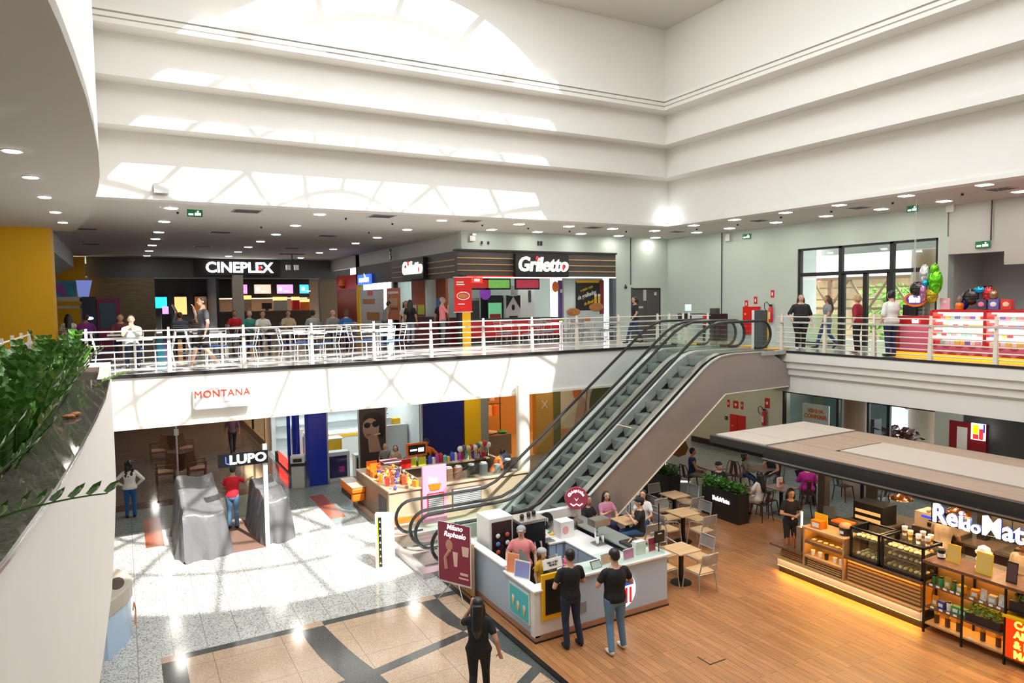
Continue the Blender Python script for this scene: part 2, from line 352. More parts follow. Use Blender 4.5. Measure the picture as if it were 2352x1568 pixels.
def dome(r, a): return (r * math.cos(a), r * math.sin(a), DR * (1 - (r / CR) ** 2))
b.tube([dome(CR, 2 * PI * i / 64) for i in range(64)], .12, 6, True); b.build('base_ring', sky)
for k in range(20):
    a = 2 * PI * k / 20; b = MB(WHITE); b.tube([dome(CR * (1 - t / 8 * (.97 if k % 2 == 0 else .62)), a) for t in range(9)], .075, 6); b.build('rib', sky)
for rr in (1.4, 2.8, 4.2, 5.7): b = MB(WHITE); b.tube([dome(rr, 2 * PI * i / 48) for i in range(48)], .07, 6, True); b.build('ring', sky)

# atrium stepped walls: back (y) and right (x)
def ltier(x1, y1, z0, z1, name='wall_back', lip=.2, th=.4):
    b = MB(WHITE)
    b.box(-.8, y1, z0, x1 + th, y1 + th, z1); b.box(x1, -6, z0, x1 + th, y1, z1)
    if lip: b.box(-.8, y1 - .05, z0, x1, y1, z0 + lip); b.box(x1 - .05, -6, z0, x1, y1, z0 + lip)
    return struct(name, b)
ltier(16.4, 18.3, 8.53, 10.05, lip=.1); ltier(15.85, 17.75, 10.05, 10.96, th=.95); ltier(15.35, 17.25, 10.96, 11.87, th=1.4); ltier(15.0, 16.9, 11.87, 14.36, lip=0, th=1.8)
b = MB(WHITE)
for k, (d, z0, z1) in enumerate(((.16, 11.87, 11.97), (.12, 11.97, 12.0), (.17, 12.0, 12.09), (.12, 12.09, 12.12), (.2, 12.12, 12.22))):
    b.box(-.8, 16.9 - d, z0, 15.0, 16.9, z1); b.box(15.0 - d, -6, z0, 15.0, 16.9 - d, z1)
struct('trim_4', b)
b = MB(WHITE); b.box(-1.4, 1.4, 8.55, 16, 1.6, 14.4); b.box(-7, -6.2, 0, 22, -6, 8.6); b.box(-7.2, -6, 0, -7, 44, 8.6); struct('wall_front', b)

# upper storey walls
b = MB(WALLG)
b.box(20, 15.93, 4.5, 20.3, 22.6, 8.55); b.box(20, 11.04, 7.69, 20.3, 15.93, 8.55); b.box(20, 11.0, 4.5, 20.3, 11.28, 7.69)
struct('wall_right', b)
b = MB(mat('grey_green_wall', (.50, .50, .47), .6)); b.box(20, -6, 7.2, 20.3, 11.0, 8.55); b.box(20, 9.6, 6.85, 20.12, 5, 7.2); struct('wall_right', b)
b = MB(GREYW); b.box(21.9, -6, 0, 22.1, 11.3, 8.55); b.box(20.3, 11.05, 4.5, 22, 11.28, 8.55); struct('wall_right', b)
b = MB(WALLG); b.box(17.12, 22.35, 4.5, 18.1, 22.6, 8.55); b.box(19.62, 22.35, 4.5, 20, 22.6, 8.55); b.box(18.1, 22.35, 6.52, 19.62, 22.6, 8.55); b.box(10.5, 22.35, 7.84, 17.12, 22.6, 8.55)
struct('wall_back', b)
b = MB(mat('pale_wall', (.62, .62, .58), .6)); b.box(10.8, 22.6, 7.93, 11.0, 41, 8.55); b.box(10.8, 35.4, 4.5, 11, 36, 8.55); struct('wall_right', b)
cg = mat('slate_band', (.10, .108, .118), .6)
b = MB(cg); b.box(-1.45, 41, 7.5, 11.2, 41.3, 8.55); struct('wall_back', b)
tim = wood('timber_cladding', (.16, .115, .065), (.24, .18, .11), .6, (3, .22), 'x', 4)
b = MB(tim); b.box(-1.45, 41, 4.5, 1.55, 41.3, 7.5); struct('wall_back', b)
b = MB(BLACK); b.box(-7, 48, 4.5, 14, 48.2, 8.55); b.box(-1.6, 41.3, 7.6, 11.4, 48, 7.7); struct('wall_back', b)
b = MB(YELLOW); b.box(-7, 24.7, 4.5, -1.75, 25.8, 8.4); struct('wall_left', b)
b = MB(YELLOW); b.box(-7, 40.3, 4.5, -1.5, 40.6, 8.5); struct('wall_left', b)
b = MB(GREYW); b.prism([(-1.9, 39, 8.55), (-1.9, 39, 7.9), (-2.6, 39, 7.55), (-3.2, 39, 7.55), (-3.2, 39, 8.55)], (0, -12.8, 0)); struct('trim_5', b)

# ground storey walls
b = MB(mat('olive_wall', (.56, .56, .42), .6)); b.box(21.1, 17.3, 0, 21.4, 22.2, 3.3); struct('wall_right', b)
b = MB(BLACK); b.box(21.0, 9, .0, 21.1, 22, .22); b.box(20.6, 9, 0, 21.0, 17.2, .12); struct('baseboard_right', b)
b = MB(DARK); b.box(21.0, 4, 0, 21.4, 11.7, 3.3); struct('wall_right', b)
b = MB(mat('green_pilaster', (.50, .57, .53), .6)); b.box(20.95, 11.0, 0, 21.1, 11.8, 3.3); struct('wall_right', b)
b = MB(mat('brown_far_wall', (.20, .15, .13), .5)); b.box(-7, 43.5, 0, 22, 43.8, 3.3); struct('wall_back', b)
# skylight of the ground storey: round columns
def column(x, y, z1, r, m, label):
    b = MB(m); b.lathe([(r, 0), (r, z1)], n=32); return tag(b.build('column', smooth=True, loc=(x, y, 0)), label, 'column')
column(10.33, 17.88, 3.58, .2, mat('cream_column', (.70, .64, .55), .45), 'cream round column standing in front of the white fascia by the escalator')
column(19.35, 13.3, 3.3, .34, wood('taupe_column', (.30, .23, .17), (.36, .28, .21), .45, axis='z'), 'taupe round column behind the cafe canopy')

# railings -----------------------------------------------------------
def railing(label, pts_posts, p0, p1, h=1.08):
    """flat tapered posts with one wide rail and six thin rails"""
    t = thing('railing', label, 'railing', (pts_posts[0][0], pts_posts[0][1], 4.5)); O = V((pts_posts[0][0], pts_posts[0][1], 4.5))
    d = V((p1[0] - p0[0], p1[1] - p0[1], 0)).normalized(); nrm = V((-d.y, d.x, 0))
    for x, y in pts_posts:
        b = MB(RAILP); c = V((x, y, 4.5)) - O
        for s0, s1, z0, z1 in ((.06, .035, 0, h),):
            lo = [c - d * .012 - nrm * s0, c + d * .012 - nrm * s0, c + d * .012 + nrm * s0, c - d * .012 + nrm * s0]
            k = s1 / s0; hi = [c - d * .028 - nrm * s1, c + d * .028 - nrm * s1, c + d * .028 + nrm * s1, c - d * .028 + nrm * s1]
            lo = [c + (-d if i in (0, 3) else d) * .05 + (-nrm if i < 2 else nrm) * .05 for i in range(4)]
            hi = [c + (-d if i in (0, 3) else d) * .025 + (-nrm if i < 2 else nrm) * .025 + V((0, 0, h)) for i in range(4)]
            b.add(lo + hi, [(0, 3, 2, 1), (4, 5, 6, 7), (0, 1, 5, 4), (1, 2, 6, 5), (2, 3, 7, 6), (3, 0, 4, 7)])
        b.build('post', t)
    a = V((p0[0], p0[1], 4.5)) - O; e = V((p1[0], p1[1], 4.5)) - O
    for z in (1.0, .68, .53, .38, .24, .1): b = MB(RAILP); b.cyl(a + V((0, 0, z)), e + V((0, 0, z)), .016, n=8); b.build('rail', t, smooth=True)
    b = MB(mat('grey_rail', (.55, .53, .5), .3)); b.bar(a + V((0, 0, .84)) - nrm * .05, e + V((0, 0, .84)) - nrm * .05, .07, .05); b.build('handrail', t)
    return t
railing('long cream metal railing on the white fascia below the cinema and grill', [(-.72 + 1.657 * i, 18.22) for i in range(11)] + [(16.36, 18.22), (17.0, 18.22)], (-.9, 18.22), (17.05, 18.22))
railing('cream metal railing in front of the candy stall, on the right hand gallery', [(17.27, 14.28 - 1.47 * i) for i in range(10)], (17.27, 14.45), (17.27, -1))
railing('short cream railing beside the head of the escalator', [(17.25, 17.3), (17.25, 18.2)], (17.25, 17.2), (17.25, 18.25))
railing('white railing on the near balcony, beside the planter', [(-1.75, 10.2 + 1.3 * i) for i in range(7)], (-1.75, 9.5), (-1.75, 18.1))

# escalator -----------------------------------------------------------
def rail_z(x):
    if x < 8.2: return 1.0
    if x < 9.0: t = (x - 8.2) / .8; return 1.0 + .3 * t * t
    if x < 13.8: return 1.3 + .765 * (x - 9.0)
    if x < 14.9: t = (x - 13.8) / 1.1; return 4.972 + .765 * 1.1 * (t - t * t / 2)
    return 5.39
XS = [6.3 + .35 * i for i in range(30)]
XS = [x for x in XS if x < 16.5]
def esc_rail(y):
    top = [(x, y, rail_z(x)) for x in XS]
    n0 = [(6.3 - .42 * math.sin(R(a)), y, .58 + .42 * math.cos(R(a))) for a in range(180, 0, -18)]
    n1 = [(16.45 + .4 * math.sin(R(a)), y, 4.99 + .4 * math.cos(R(a))) for a in range(0, 181, 18)]
    return [(6.6, y, .16)] + n0 + top + n1 + [(16.2, y, 4.6)]
def escalator(y0, label):
    """one flight between two balustrades; y0 is the near side"""
    t = thing('escalator', label, 'escalator', (6, y0, 0), 0, 'pair of escalators'); O = V((6, y0, 0)); T = Matrix.Translation(-O)
    ya, yb = y0 + .13, y0 + 1.13
    for y in (ya, yb):
        b = MB(RUBBER).at(T); b.tube(esc_rail(y), .042, 8); b.build('handrail', t, smooth=True)
        g = MB(GLASS).at(T); xs = [5.95] + XS + [16.75]
        g.grid([[(x, y, max(.14, rail_z(x) - .82) + .0) for x in xs], [(x, y, rail_z(x) - .05 - (.3 if x in (5.95, 16.75) else 0)) for x in xs]]); g.build('glass_balustrade', t)
        d = MB(STEEL if y == ya else mat('pale_aluminium', (.62, .62, .60), .4, .6)).at(T); w_ = .11
        xs = [6.4] + [x for x in XS if 6.5 < x < 16.3] + [16.9]
        zd = lambda x: max(.16, rail_z(x) - .86)
        rows = [[(x, y - w_, zd(x)) for x in xs], [(x, y + w_, zd(x)) for x in xs], [(x, y + w_, zd(x) - .3) for x in xs], [(x, y - w_, zd(x) - .3) for x in xs], [(x, y - w_, zd(x)) for x in xs]]
        d.grid(rows); d.build('deck', t)
    # steps
    s = mat('step_metal', (.36, .38, .35), .45, .35)
    def stepz(x): return min(4.5, max(.12, .28 + .765 * (x - 9.0)))
    n = 30; tread = .40; x = 8.4
    while x < 14.9:
        z = stepz(x); b = MB(s).at(T); zt = stepz(x + tread)
        pr = [(x, z)] + [(x + .02 + .10 * (1 - math.cos(R(a))) * .5, z - (z - stepz(x - tread)) * 0 - .0 - .30 * math.sin(R(a)) * (1 if a < 90 else 1)) for a in (30, 60, 90)] + [(x + tread, z - .30), (x + tread, z)]
        b.prism([(px, ya + .12, pz) for px, pz in pr], (0, yb - ya - .24, 0))
        for k in range(10):
            yy = ya + .16 + k * (yb - ya - .32) / 9; b.box(x + .02, yy - .008, z, x + tread - .02, yy + .008, z + .008)
        b.build('step', t); x += tread
    for q_ in ((5.75, .12, 8.42, .15), (14.95, 4.47, 16.9, 4.51)): b = MB(STEEL).at(T); b.box(q_[0], ya + .1, q_[1], q_[2], yb - .1, q_[3]); b.build('landing_plate', t)
    return t
E1 = escalator(14.22, 'nearer escalator flight, beside the brown steel side cladding')
E2 = escalator(15.57, 'farther escalator flight, next to the brown candy kiosk')
# side cladding, one skin per side, on its own flight
clad = mat('bronze_steel_cladding', (.38, .33, .30), .45, .35, noise=.10, nscale=1.2)
def cladz(x): return rail_z(x) - .9 if x > 8.6 else .12
top = [(x, cladz(x)) for x in [6.6, 8.6] + [8.8 + .3 * i for i in range(20)] + [14.95, 15.4, 15.9, 16.3]]
poly = top + [(16.6, 4.42), (17.2, 4.1), (17.5, 3.75), (17.5, 3.42), (14.7, 3.38), (10.2, .03), (6.6, .03)]
under = [(17.3, 3.42), (14.7, 3.38), (10.2, .03)]
pm = mat('landing_plinth_metal', (.60, .56, .55), .18, .5)
for t, O, ys, u in ((E1, V((6, 14.22, 0)), (14.06, 15.38), (14.08, 15.47)), (E2, V((6, 15.57, 0)), (16.88,), (15.47, 16.94))):
    T = Matrix.Translation(-O)
    for yy in ys: b = MB(clad).at(T); b.prism([(x, yy, z) for x, z in poly], (0, .05, 0)); c_ = b.build('side_cladding', t)
    b = MB(clad).at(T); b.grid([[(x, u[0], z) for x, z in under], [(x, u[1], z) for x, z in under]]); b.build('soffit_cladding', t)
    b = MB(pm).at(T); b.box(5.55, u[0] - .03 if u[0] < 15 else u[0] + .005, .001, 8.5, u[1], .12); b.build('plinth', t)
b = MB(MATS['pale_aluminium']).at(Matrix.Translation(-V((6, 14.22, 0))))
b.grid([[(x, 14.03, z) for x, z in top], [(x, 14.13, z) for x, z in top], [(x, 14.13, z + .03) for x, z in top], [(x, 14.03, z + .03) for x, z in top], [(x, 14.03, z) for x, z in top]]); b.build('top_trim', E1)
b = MB(CREAM).at(Matrix.Translation(-V((6, 14.22, 0)))); b.tube([(17.3, 14.05, 3.42), (14.7, 14.05, 3.38), (10.2, 14.05, .03)], .02, 6); b.build('bottom_trim', E1)

# ceiling lights ---------------------------------------------------------
def light_pt(x, y, z, w, m, name, label, group, first={}):
    key = (name, w, z > 8)
    if key not in first:
        t = thing(name, label, 'ceiling light', (x, y, z), 0, group)
        b = MB(WHITEG); s = w / 2 + .03
        if 'round' in name: b.lathe([(s, -.012), (s, 0)], n=20)
        else: b.box(-s, -s, -.012, s, s, 0)
        b.build('frame', t); b = MB(m); s = w / 2
        if 'round' in name: b.lathe([(s, -.02), (s, -.0125)], n=20)
        else: b.box(-s, -s, -.02, s, s, -.0125)
        b.build('diffuser', t); first[key] = t; return t
    return copy_tree(first[key], (x, y, z), 0, label, group)
for X, ys in ((1.2, (16.87, 19.8, 23.05, 26.5, 29.2, 32.4, 35.8, 39.3)), (4.9, (19.6, 22.7, 25.9, 29.05, 32.1, 35.2, 38.5)), (8.6, (19.65, 22.6, 25.8, 28.6, 32.1, 34.7, 38.8)), (11.3, ())):
    for y in ys:
        if y > 18.4: light_pt(X, y, 8.55, .3, LAMP, 'round_ceiling_light', 'round white ceiling light in the rows before the cinema', 'round ceiling lights before the cinema')
for X, ys in ((11.3, (19.65, 21.56)), (13.2, (19.61, 21.63)), (15.1, (19.7, 21.62)), (17.0, (21.79, 19.69, 17.71, 15.91, 13.97, 12.23, 10.39, 8.6, 6.7, 4.8)), (18.95, (21.9, 19.58, 17.97, 15.95, 14.07, 12.3, 10.56, 8.78, 6.9))):
    for y in ys: light_pt(X, y, 8.55, .26, LAMP, 'square_ceiling_light', 'small square ceiling light in the double row over the gallery', 'square ceiling lights over the gallery')
for y in (6, 8.2, 10.5, 13.1, 15.6, 18.3, 21.1, 23.6): light_pt(-1.32 if y > 10 else -1.3, y * .97, 8.4, .22, LAMP, 'round_downlight', 'small round downlight in the curved soffit', 'downlights in the curved soffit')
for X in (1, 4, 7.5, 11, 14.5):
    for y in (19.8, 22.3): light_pt(X, y, 3.3, .3, LAMP, 'round_ceiling_light', 'round ceiling light under the gallery', 'ceiling lights under the gallery')
for X, y in ((1, 26.5), (1, 31), (1, 36), (3.5, 28), (3.5, 34), (19.3, 19), (19.3, 16), (19.4, 11.2), (19.4, 8), (17.9, 5)): light_pt(X, y, 3.3, .3, LAMP, 'round_ceiling_light', 'round ceiling light under the gallery', 'ceiling lights under the gallery')
# ================================================================ PEOPLE
def remesh(mb, voxel, name, parent, smooth=2, fac=.5):
    me = bpy.data.meshes.new(name); me.from_pydata([tuple(v) for v in mb.v], [], mb.f); o = bpy.data.objects.new(name, me); COL.objects.link(o)
    m = o.modifiers.new('r', 'REMESH'); m.mode = 'VOXEL'; m.voxel_size = voxel; m.use_smooth_shade = True
    if smooth: s = o.modifiers.new('s', 'SMOOTH'); s.iterations = smooth; s.factor = fac
    dg = bpy.context.evaluated_depsgraph_get(); dg.update(); n = bpy.data.meshes.new_from_object(o.evaluated_get(dg)); bpy.data.objects.remove(o)
    n.name = name; n.materials.clear(); n.materials.append(mb.mats[0]); r = bpy.data.objects.new(name, n); COL.objects.link(r); r.parent = parent; return r
def loft(b, rings, n=16):
    """rings: (centre, rx, ry, axis matrix)"""
    vs = []
    for c, rx, ry, q in rings:
        for j in range(n):
            t = 2 * PI * j / n; vs.append(V(c) + q @ V((rx * math.cos(t), ry * math.sin(t), 0)))
    k = len(rings)
    b.add(vs, [(i * n + j, i * n + (j + 1) % n, (i + 1) * n + (j + 1) % n, (i + 1) * n + j) for i in range(k - 1) for j in range(n)] + [tuple(range(n - 1, -1, -1)), tuple(range((k - 1) * n, k * n))])
def limb(b, pts, rs, n=10):
    """tapered limb with rounded joints"""
    for i in range(len(pts) - 1): b.tube([pts[i], pts[i + 1]], [rs[i], rs[i + 1]], n)
    for p, r in zip(pts, rs): b.sph(p, r, n, 6)
POSES = {
    'stand': {}, 'walk': dict(kR=(.05, .10, .29), aR=(.05, .17, .045), kL=(-.05, .0, .285), aL=(-.05, -.16, .09), eR=(.14, -.09, .64), wR=(.15, -.03, .50), eL=(-.14, .05, .64), wL=(-.14, .16, .53)),
    'sit': dict(sit=1, eR=(.15, .06, .64), wR=(.08, .2, .60), eL=(-.15, .06, .64), wL=(-.08, .2, .60)),
}
def person(label, x, y, z, face, H=1.7, pose='stand', top='black', topc=None, leg='blue', legc=None, skin=1, hair='black', style='short', shoe=(.02, .02, .02), fem=False, build=1.0, hd=0, vox=None, sleeve='short', shorts=False, skirt=False, lean=0, front=False, cap=None, apron=None, hijab=False, **kw):
    """face: heading angle (0 looks along +y). Joints are given in units of body height."""
    P = dict(POSES[pose]); P.update(kw); t = thing('person', label, 'person', (x, y, z), face)
    sit = P.get('sit'); vox = vox or (.009 if front else .014); w = build; sk = SKIN[skin]
    sh = (.098 if fem else .112) * (1 + (w - 1) * .5)
    drop = (.53 * H - .55) if sit else 0
    hipz = .53 * H - drop; Lm = Matrix.Rotation(-R(lean), 3, 'X'); Hd = Matrix.Rotation(R(hd), 3, 'Z')
    def U(px, py, pz):      # upper body point (height units, standing) -> metres
        p = V((px * H, py * H, (pz - .53) * H)); return V((0, 0, hipz)) + Lm @ p
    def Lw(px, py, pz): return V((px * H, py * H, pz * H))
    def J(k, d, up=True):
        v = P.get(k, d); return U(*v) if up else Lw(*v)
    S = {s: U(sg * sh * .96, 0, .785) for s, sg in (('R', 1), ('L', -1))}
    E_ = {s: J('e' + s, (sg * (sh + .035) * (1 + .25 * (w - 1)), -.012, .635)) for s, sg in (('R', 1), ('L', -1))}
    W = {s: J('w' + s, (sg * (sh + .045) * (1 + .3 * (w - 1)), .035, .49)) for s, sg in (('R', 1), ('L', -1))}
    if sit: hk = dict(K=(.075, .245, .285), A=(.075, .235, .045))
    else: hk = dict(K=(.052, .012, .285), A=(.056, -.012, .045))
    HP = {s: V((sg * .05 * H * w, 0, hipz - .01)) for s, sg in (('R', 1), ('L', -1))}
    K = {s: J('k' + s, (sg * hk['K'][0], hk['K'][1], hk['K'][2]), False) for s, sg in (('R', 1), ('L', -1))}
    A = {s: J('a' + s, (sg * hk['A'][0], hk['A'][1], hk['A'][2]), False) for s, sg in (('R', 1), ('L', -1))}
    I3 = Lm; h = H
    def torso(b, g, z0=.50, z1=.83):
        f = fem
        prof = [(.50, .088 if not f else .10, .062), (.54, .094 if not f else .104, .067), (.60, .086 if not f else .078, .058), (.65, .088 if not f else .074, .056), (.71, .098 if not f else .086, .066 if not f else .072), (.765, .100 if not f else .09, .064), (.795, .088 if not f else .078, .056), (.822, .058, .046), (.838, .036, .036)]
        rg = []
        for pz, rx, ry in prof:
            if z0 - .001 <= pz <= z1 + .001:
                bl = 1 + (w - 1) * (1.25 if .52 < pz < .68 else .9 if pz < .8 else .3); rg.append((U(0, .01 * (w - 1) * 4 if .55 < pz < .7 else 0, pz), rx * h * bl + g, ry * h * bl * (1.08 if w > 1.1 else 1) + g, I3))
        loft(b, rg)
    b = MB(sk); torso(b, 0, .50, .84)
    for s in 'RL': b.tube([U(0, -.005, .825), S[s] + V((0, 0, .006 * h))], [.034 * h, .028 * h], 10)
    hc = U(*P.get('head', (0, .012, .93))); hr = .0625 * h if h > 1.3 else .075 * h
    b.tube([U(0, -.008, .79), U(0, 0, .865), hc + V((0, -.004 * h, -hr * .5))], [.042 * h * w ** .5, .033 * h * w ** .5, .032 * h])
    q = (Lm @ Hd); tilt = Matrix.Rotation(-R(P.get('nod', 0)), 3, 'X'); q = q @ tilt
    def HV(a, bb, c): return hc + q @ V((a * hr, bb * hr, c * hr))
    b.sph(HV(0, -.05, .22), (hr * .80, hr * .98, hr * .88), 16, 12, q); b.sph(HV(0, .25, -.28), (hr * .62, hr * .64, hr * .78), 14, 10, q); b.sph(HV(0, .50, -.72), (hr * .3, hr * .25, hr * .22), 10, 6, q)
    b.tube([HV(0, .82, .12), HV(0, 1.02, -.28)], [hr * .09, hr * .16], 8)
    for s in (-1, 1): b.sph(HV(s * .82, -.05, -.05), (hr * .1, hr * .2, hr * .27), 8, 6, q)
    for s in 'RL':
        sg = 1 if s == 'R' else -1; a = w ** .5
        limb(b, [S[s], E_[s], W[s]], [.031 * h * a, .0235 * h * a, .0155 * h])
        d = P.get('h' + s); d = (Lm @ V(d)).normalized() if d else (W[s] - E_[s]).normalized()
        side = V((sg, 0, 0)); side = side - d * d.dot(side)
        if side.length < .3: side = V((0, 1, 0)) - d * d.y
        side.normalize(); nrm = d.cross(side).normalized(); inn = P.get('curl', .35)
        pal = W[s] + d * .03 * h; b.sph(pal, 1, 10, 8, Matrix((side * .021 * h, nrm * .011 * h, d * .030 * h)).transposed())
        pn = nrm if nrm.dot(V((0, 1, 0)) if abs(d.z) > .5 else V((0, 0, -1))) > 0 else -nrm
        for k, (o_, ln) in enumerate(((-.0155, .036), (-.0055, .042), (.0045, .039), (.0145, .030))):
            base = pal + d * .022 * h + side * (-o_) * h; l = ln * h
            m1 = base + (d * (1 - inn * .3) + pn * inn * .5).normalized() * l * .5; m2 = m1 + (d * (1 - inn) + pn * inn * 1.3).normalized() * l * .5
            b.tube([base - d * .01 * h, m1, m2], [.0052 * h, .005 * h, .0042 * h], 6)
        tb = W[s] + d * .012 * h - side * .014 * h; b.tube([tb, tb + (d * .6 - side * .75).normalized() * .022 * h, tb + (d * .8 - side * .6).normalized() * .042 * h], [.0075 * h, .0062 * h, .0052 * h], 6)
        limb(b, [HP[s], K[s], A[s]], [.052 * h * w, .032 * h * w ** .5, .021 * h])
        toe = A[s] + V((0, .05 * h, -.02 * h)); b.tube([A[s], toe], [.019 * h, .016 * h], 8)
    remesh(b, vox, 'body', t)
    # clothing
    tc = cloth(top, topc) if topc else CL.get(top) or cloth('black', (.012, .012, .014)); lc = cloth(leg, legc) if legc else CL.get(leg) or cloth('denim', (.04, .09, .20))
    g = .012; b = MB(tc); torso(b, g, .50 if not skirt else .54, .825)
    for s in 'RL': b.tube([U(0, -.005, .815), S[s] + V((0, 0, .004 * h))], [.036 * h + g * .5, .029 * h + g * .6], 10)
    sl = {'short': .55, 'long': 2, 'none': .05, 'mid': .95}[sleeve]
    for s in 'RL':
        a = w ** .5
        if sleeve == 'long': limb(b, [S[s], E_[s], E_[s].lerp(W[s], .93)], [.030 * h * a + g * .6, .026 * h * a + g * .6, .019 * h + g * .5])
        else: limb(b, [S[s], S[s].lerp(E_[s], sl)], [.030 * h * a + g * .5, .029 * h * a + g * (.8 if sl > .2 else .3)])
    remesh(b, max(vox, .012), 'shirt', t, 2)
    b = MB(lc)
    if skirt:
        if sit:
            for s in 'RL': limb(b, [HP[s], K[s] + V((0, .02, 0)), A[s] + V((0, -.02, .1 * h))], [.075 * h, .055 * h, .05 * h])
        loft(b, [(U(0, 0, .55), .09 * h + g, .06 * h + g, I3), (V((0, 0, hipz - .02)), .11 * h, .08 * h, I3)] + ([] if sit else [(V((0, 0, .18 * h)), .12 * h, .09 * h, I3)]))
    else:
        torso(b, .006, .50, .54)
        for s in 'RL':
            ra = [.056 * h * w, .037 * h * w ** .5, .031 * h]
            if shorts: limb(b, [HP[s], HP[s].lerp(K[s], .8)], [.056 * h * w, .05 * h * w ** .5])
            else: limb(b, [HP[s], K[s], A[s] + (K[s] - A[s]).normalized() * .008], ra)
        loft(b, [(V((0, -.005, hipz + .03 * h)), .092 * h * w + .004, .064 * h * w + .004, Matrix.Identity(3)), (V((0, -.005, hipz - .035 * h)), .088 * h * w, .066 * h * w, Matrix.Identity(3)), (V((0, 0, hipz - .07 * h)), .07 * h * w, .05 * h * w, Matrix.Identity(3))])
    remesh(b, max(vox, .012), 'trousers' if not (skirt or shorts) else ('skirt' if skirt else 'shorts'), t, 2)
    shm = cloth('shoe_%d_%d' % (int(shoe[0] * 99), int(shoe[2] * 99)), shoe)
    for s in 'RL':
        b = MB(shm); c = A[s]; fl = min(0, c.z - .045 * h)
        dd = V((0, 1, 0)) if c.z < .06 * h else V((0, .75, -.66))
        b.sph(c + dd * .045 * h + V((0, 0, -.025 * h)), 1, 12, 8, Matrix((V((1, 0, 0)) * .027 * h, dd * .078 * h, dd.cross(V((1, 0, 0))) * -.018 * h)).transposed()); b.sph(c + V((0, -.004 * h, -.012 * h)), (.025 * h, .03 * h, .031 * h), 10, 8)
        remesh(b, .011, 'shoe', t, 1)
    # hair
    hm = HAIRS[hair]; b = MB(hm)
    if style != 'bald':
        b.sph(HV(0, -.17, .34), (hr * .86, hr * .95, hr * .86), 16, 12, q)
        b.sph(HV(0, -.40, .0), (hr * .78, hr * .66, hr * .8), 14, 10, q)
        if style in ('long', 'pony', 'bun', 'bob', 'curly'): 
            for s in (-1, 1): b.sph(HV(s * .62, -.25, -.1), (hr * .3, hr * .6, hr * .75), 10, 8, q)
        if style == 'long': b.tube([HV(0, -.75, .2), HV(0, -.95, -.9), U(0, -.075, .74), U(0, -.078, .66)], [hr * .75, hr * .8, hr * .85, hr * .3], 12)
        if style == 'long':
            for s in (-1, 1): b.tube([HV(s * .75, -.2, .1), HV(s * .85, -.25, -1.0), U(s * .045, -.03, .77)], [hr * .28, hr * .32, hr * .2], 8)
        if style == 'curly':
            for k in range(46): b.sph(HV(rnd.uniform(-.95, .95), rnd.uniform(-1.3, -.35), rnd.uniform(-3.2, .8)), hr * rnd.uniform(.28, .42), 8, 6)
        if style == 'bob': b.sph(HV(0, -.4, -.35), (hr * 1.0, hr * .75, hr * .9), 14, 10, q)
        if style == 'pony': b.tube([HV(0, -.95, .4), HV(0, -1.45, .1), HV(0, -1.4, -1.4)], [hr * .22, hr * .3, hr * .1], 8)
        if style == 'bun': b.sph(HV(0, -.9, .75), hr * .42, 10, 8)
        remesh(b, .012, 'hair', t, 1)
    if cap:
        b = MB(cloth('cap_' + cap[0], cap[1])); b.sph(HV(0, -.12, .48), (hr * .95, hr * 1.06, hr * .72), 16, 10, q)
        if cap[2] if len(cap) > 2 else False: b.sph(HV(0, .95, .42), (hr * .6, hr * .55, hr * .08), 12, 6, q)
        remesh(b, .012, 'cap', t, 1)
    if front or P.get('fc'):
        em = mat('eye_dark', (.02, .012, .01), .2)
        for s in (-1, 1):
            b = MB(mat('eye_white', (.8, .78, .75), .3)); b.sph(HV(s * .30, .80, .10), (hr * .13, hr * .05, hr * .075), 8, 6, q); b.use(em); b.sph(HV(s * .30, .845, .10), (hr * .065, hr * .03, hr * .065), 8, 6, q); b.build('eye', t)
            b = MB(hm if style != 'bald' else HAIRS['brown']); b.bar(HV(s * .14, .86, .30), HV(s * .48, .76, .32), hr * .05, hr * .07); b.build('eyebrow', t)
        b = MB(mat('lip', (.42, .10, .09), .4)); b.sph(HV(0, .86, -.52), (hr * .25, hr * .07, hr * .085), 10, 6, q); b.build('mouth', t)
    if apron:
        b = MB(cloth('apron_' + apron[0], apron[1])); rows = []
        for pz, hw in ((.74, .05), (.66, .07), (.60, .10), (.50, .11), (.40, .11), (.34, .11)):
            dy = .075 if pz > .5 else .085; rows.append([(U if pz > .48 else U)(hw * k / 3, (dy - abs(k) * .006) * w + .012, pz) for k in range(-3, 4)])
        b.grid(rows); a = b.build('apron', t); m = a.modifiers.new('s', 'SOLIDIFY'); m.thickness = .006
    return t
cloth('black', (.012, .012, .014)); cloth('white', (.75, .74, .72)); cloth('denim', (.03, .07, .17)); cloth('light_denim', (.13, .26, .42)); cloth('dark_denim', (.02, .03, .07))
cloth('grey', (.22, .23, .25)); cloth('red', (.60, .01, .025)); cloth('orange', (.85, .16, .01)); cloth('pink', (.75, .25, .26)); cloth('magenta', (.42, .01, .22)); cloth('navy', (.02, .035, .10)); cloth('khaki', (.30, .25, .17))
cloth('bright_blue', (.01, .10, .30)); cloth('beige', (.55, .42, .28)); cloth('teal', (.05, .30, .25)); cloth('plum', (.12, .05, .07)); cloth('cream', (.72, .64, .55)); cloth('pink_shirt', (.90, .25, .28)); cloth('olive', (.18, .17, .12))
def hdg(dx, dy): return math.atan2(-dx, dy)     # heading looking along (dx, dy)
